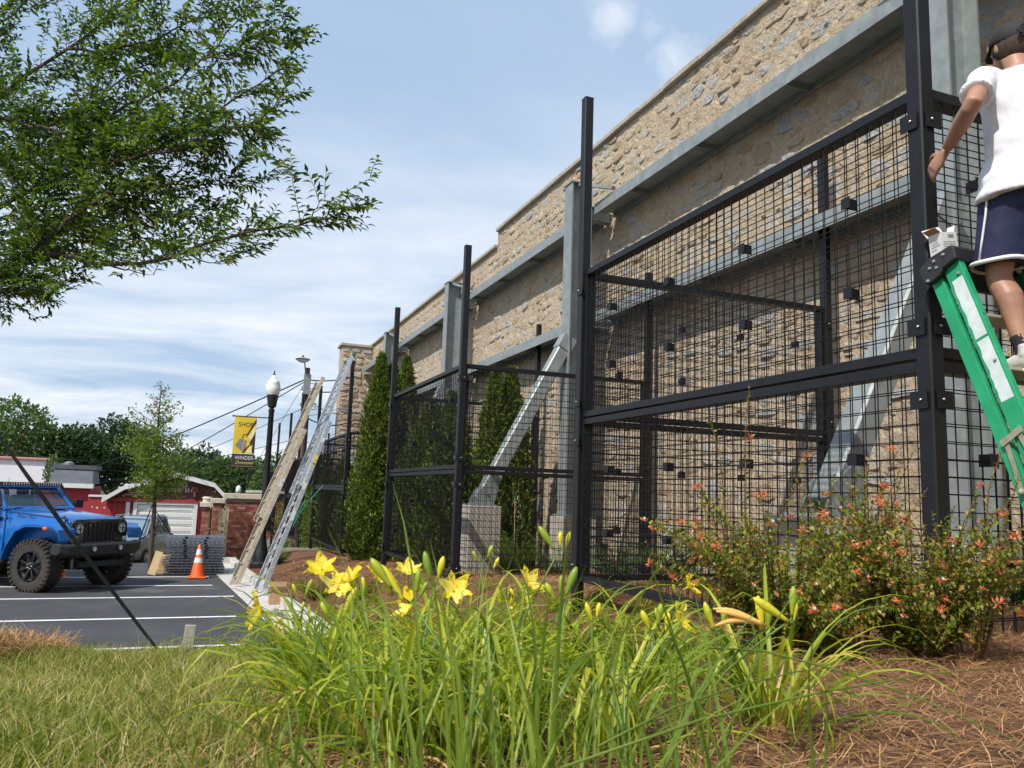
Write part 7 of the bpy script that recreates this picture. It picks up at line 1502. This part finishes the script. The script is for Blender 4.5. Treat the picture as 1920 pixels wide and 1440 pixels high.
scape(at(1345, 1180, 2.0), [(0, (-.01, 0, .0), dirp(-20), .9), (2, (.015, 0, .01), dirp(10), 1.2)])
scape(at(1110, 1165, 2.3), [(1, (.0, 0, .0), dirp(-20), 1.), (2, (.015, 0, .01), dirp(10), 1.2)])
# wilted flower
t = nearest(at(1425, 1165, 1.8)); w0 = at(1432, 1172, 1.8)
for k, (dy, cv) in enumerate(((.004, .012), (-.003, -.004), (.0, .02))):
    b = MB(); pts = [w0+rx*(-.115*u)+Vector((0, -.006*k, .016*math.sin(u*2.6)+dy*u*3+cv*u*u)) for u in np.linspace(0, 1, 9)]; b.tube(pts, [.0022, .0045, .006, .0065, .007, .007, .006, .004, .002], 6); b.build('wilted_petal', M['petal_dry'], t, True)
b = MB(); pts = [w0+rx*(-.075-.02*math.sin(u*3.1))+Vector((0, 0, .016-.036*u)) for u in np.linspace(0, 1, 8)]+[w0+rx*-.055+Vector((0, 0, -.028))]; b.tube(pts, .0022, 5); b.build('wilted_petal', M['petal_dry'], t, True)
t = nearest(at(525, 1165, 2.4)); b = MB(); w0 = at(528, 1165, 2.4)
for k in range(5): a = k*1.3; b.tube([w0, w0+rx*(.012*math.cos(a))+Vector((0, 0, .02*math.sin(a)-.01)), w0+rx*(.02*math.cos(a+.4)-.01)+Vector((0, -.01, .03*math.sin(a+.6)-.02))], [.002, .004, .001], 5)
b.build('wilted_petal', M['petal_dry'], t, True)
# ---------------------------------------------------------------- tall thin blades right before the camera
def gp_(x, y): return hz(x, y)
TG = []
for i in range(12):
    L = random.uniform(.34, .62); TG.append(mk('grass_blade', blade_mesh(L, random.uniform(.006, .011), R(random.uniform(8, 70)), random.uniform(-.5, .5), 200+i), M['tallgrass']))
def tuft(x, y, n, s, lab, sp=.09, tilt=.30):
    t = thing('ornamental_grass', lab, 'grass tuft', (x, y, hz(x, y)), group='tall grass tufts at the camera')
    for k in range(n):
        a = random.uniform(0, 2*PI); o = link('grass_blade', random.choice(TG), t, (random.gauss(0, sp), random.gauss(0, sp*.6), -.02)); o.rotation_euler = (random.gauss(0, tilt*.6), random.gauss(.05, tilt), a); q = s*random.uniform(.6, 1.1); o.scale = (q, q, q)
tuft(.36, .98, 84, .98, 'tall grass tuft with upright blades at the bottom centre, right before the camera', .09, .22)
tuft(.60, 1.06, 60, .92, 'tall grass tuft at the bottom, right of the centre', .10, .26)
tuft(.22, 1.08, 44, .86, 'tall grass tuft at the bottom, left of the centre', .07, .30)
tuft(.78, 1.20, 26, .95, 'grass tuft leaning right over the pine straw', .08, .40)
tuft(.02, .95, 12, .75, 'sparse grass blades leaning left over the lawn', .06, .55)
# a few long culms crossing the straw at the right
for i, (a, c, lab) in enumerate((((1120, 1400, .95), (1590, 1248, 1.25), 'long grass culm slanting up to the right under the flowering shrub'), ((1330, 1215, 1.2), (1920, 1395, .75), 'long grass culm sloping down to the right edge'), ((1050, 1440, .8), (1900, 1250, 1.1), 'long low grass culm crossing the pine straw'))):
    A_, C_ = at(*a), at(*c); mid = (A_+C_)/2+Vector((0, 0, .02)); b = MB(); b.tube([A_, A_.lerp(mid, .5)+Vector((0, 0, .008)), mid, mid.lerp(C_, .5)+Vector((0, 0, .005)), C_], [.0016, .0016, .0014, .0010, .0005], 5); tag(b.build('grass_culm', M['tallgrass'], smooth=True), lab, 'grass culm')
# crumpled white bag / bottle by the fence foot
p = on(1172, 1150, 1, 5.4); t = thing('plastic_bag', 'crumpled white plastic bag with blue print lying behind the daylilies', 'plastic bag', (p.x, 5.4, hz(p.x, 5.4)))
b = MB(); b.sphere((0, 0, .07), (.10, .07, .085), 18, 12); b.v = [tuple(Vector(v)*(1+.28*mnoise.noise(Vector(v)*22))) for v in b.v]; bg_ = b.build('bag', mat('translucent_bag', rough=.35, trans=.3, ramp=[(.4, (.60, .64, .68)), (.6, (.78, .80, .84))], scale=20), t, True, world=False)
b = MB(); b.box((-.02, -.078, .085), (.06, .004, .05)); b.build('print', M['blueink'], bg_, world=False)
arbor(4.4, 38.0, .6, 1.0, 6000, 'far evergreen inside the farthest cage, left one')
arbor(4.8, 40.3, .7, 1.0, 6000, 'far evergreen inside the farthest cage, right one')
arbor(5.6, 33.0, .9, 1.0, 6000, 'evergreen standing between the third and the farthest cage')
print('plants ok')
print('objects', len(bpy.data.objects))
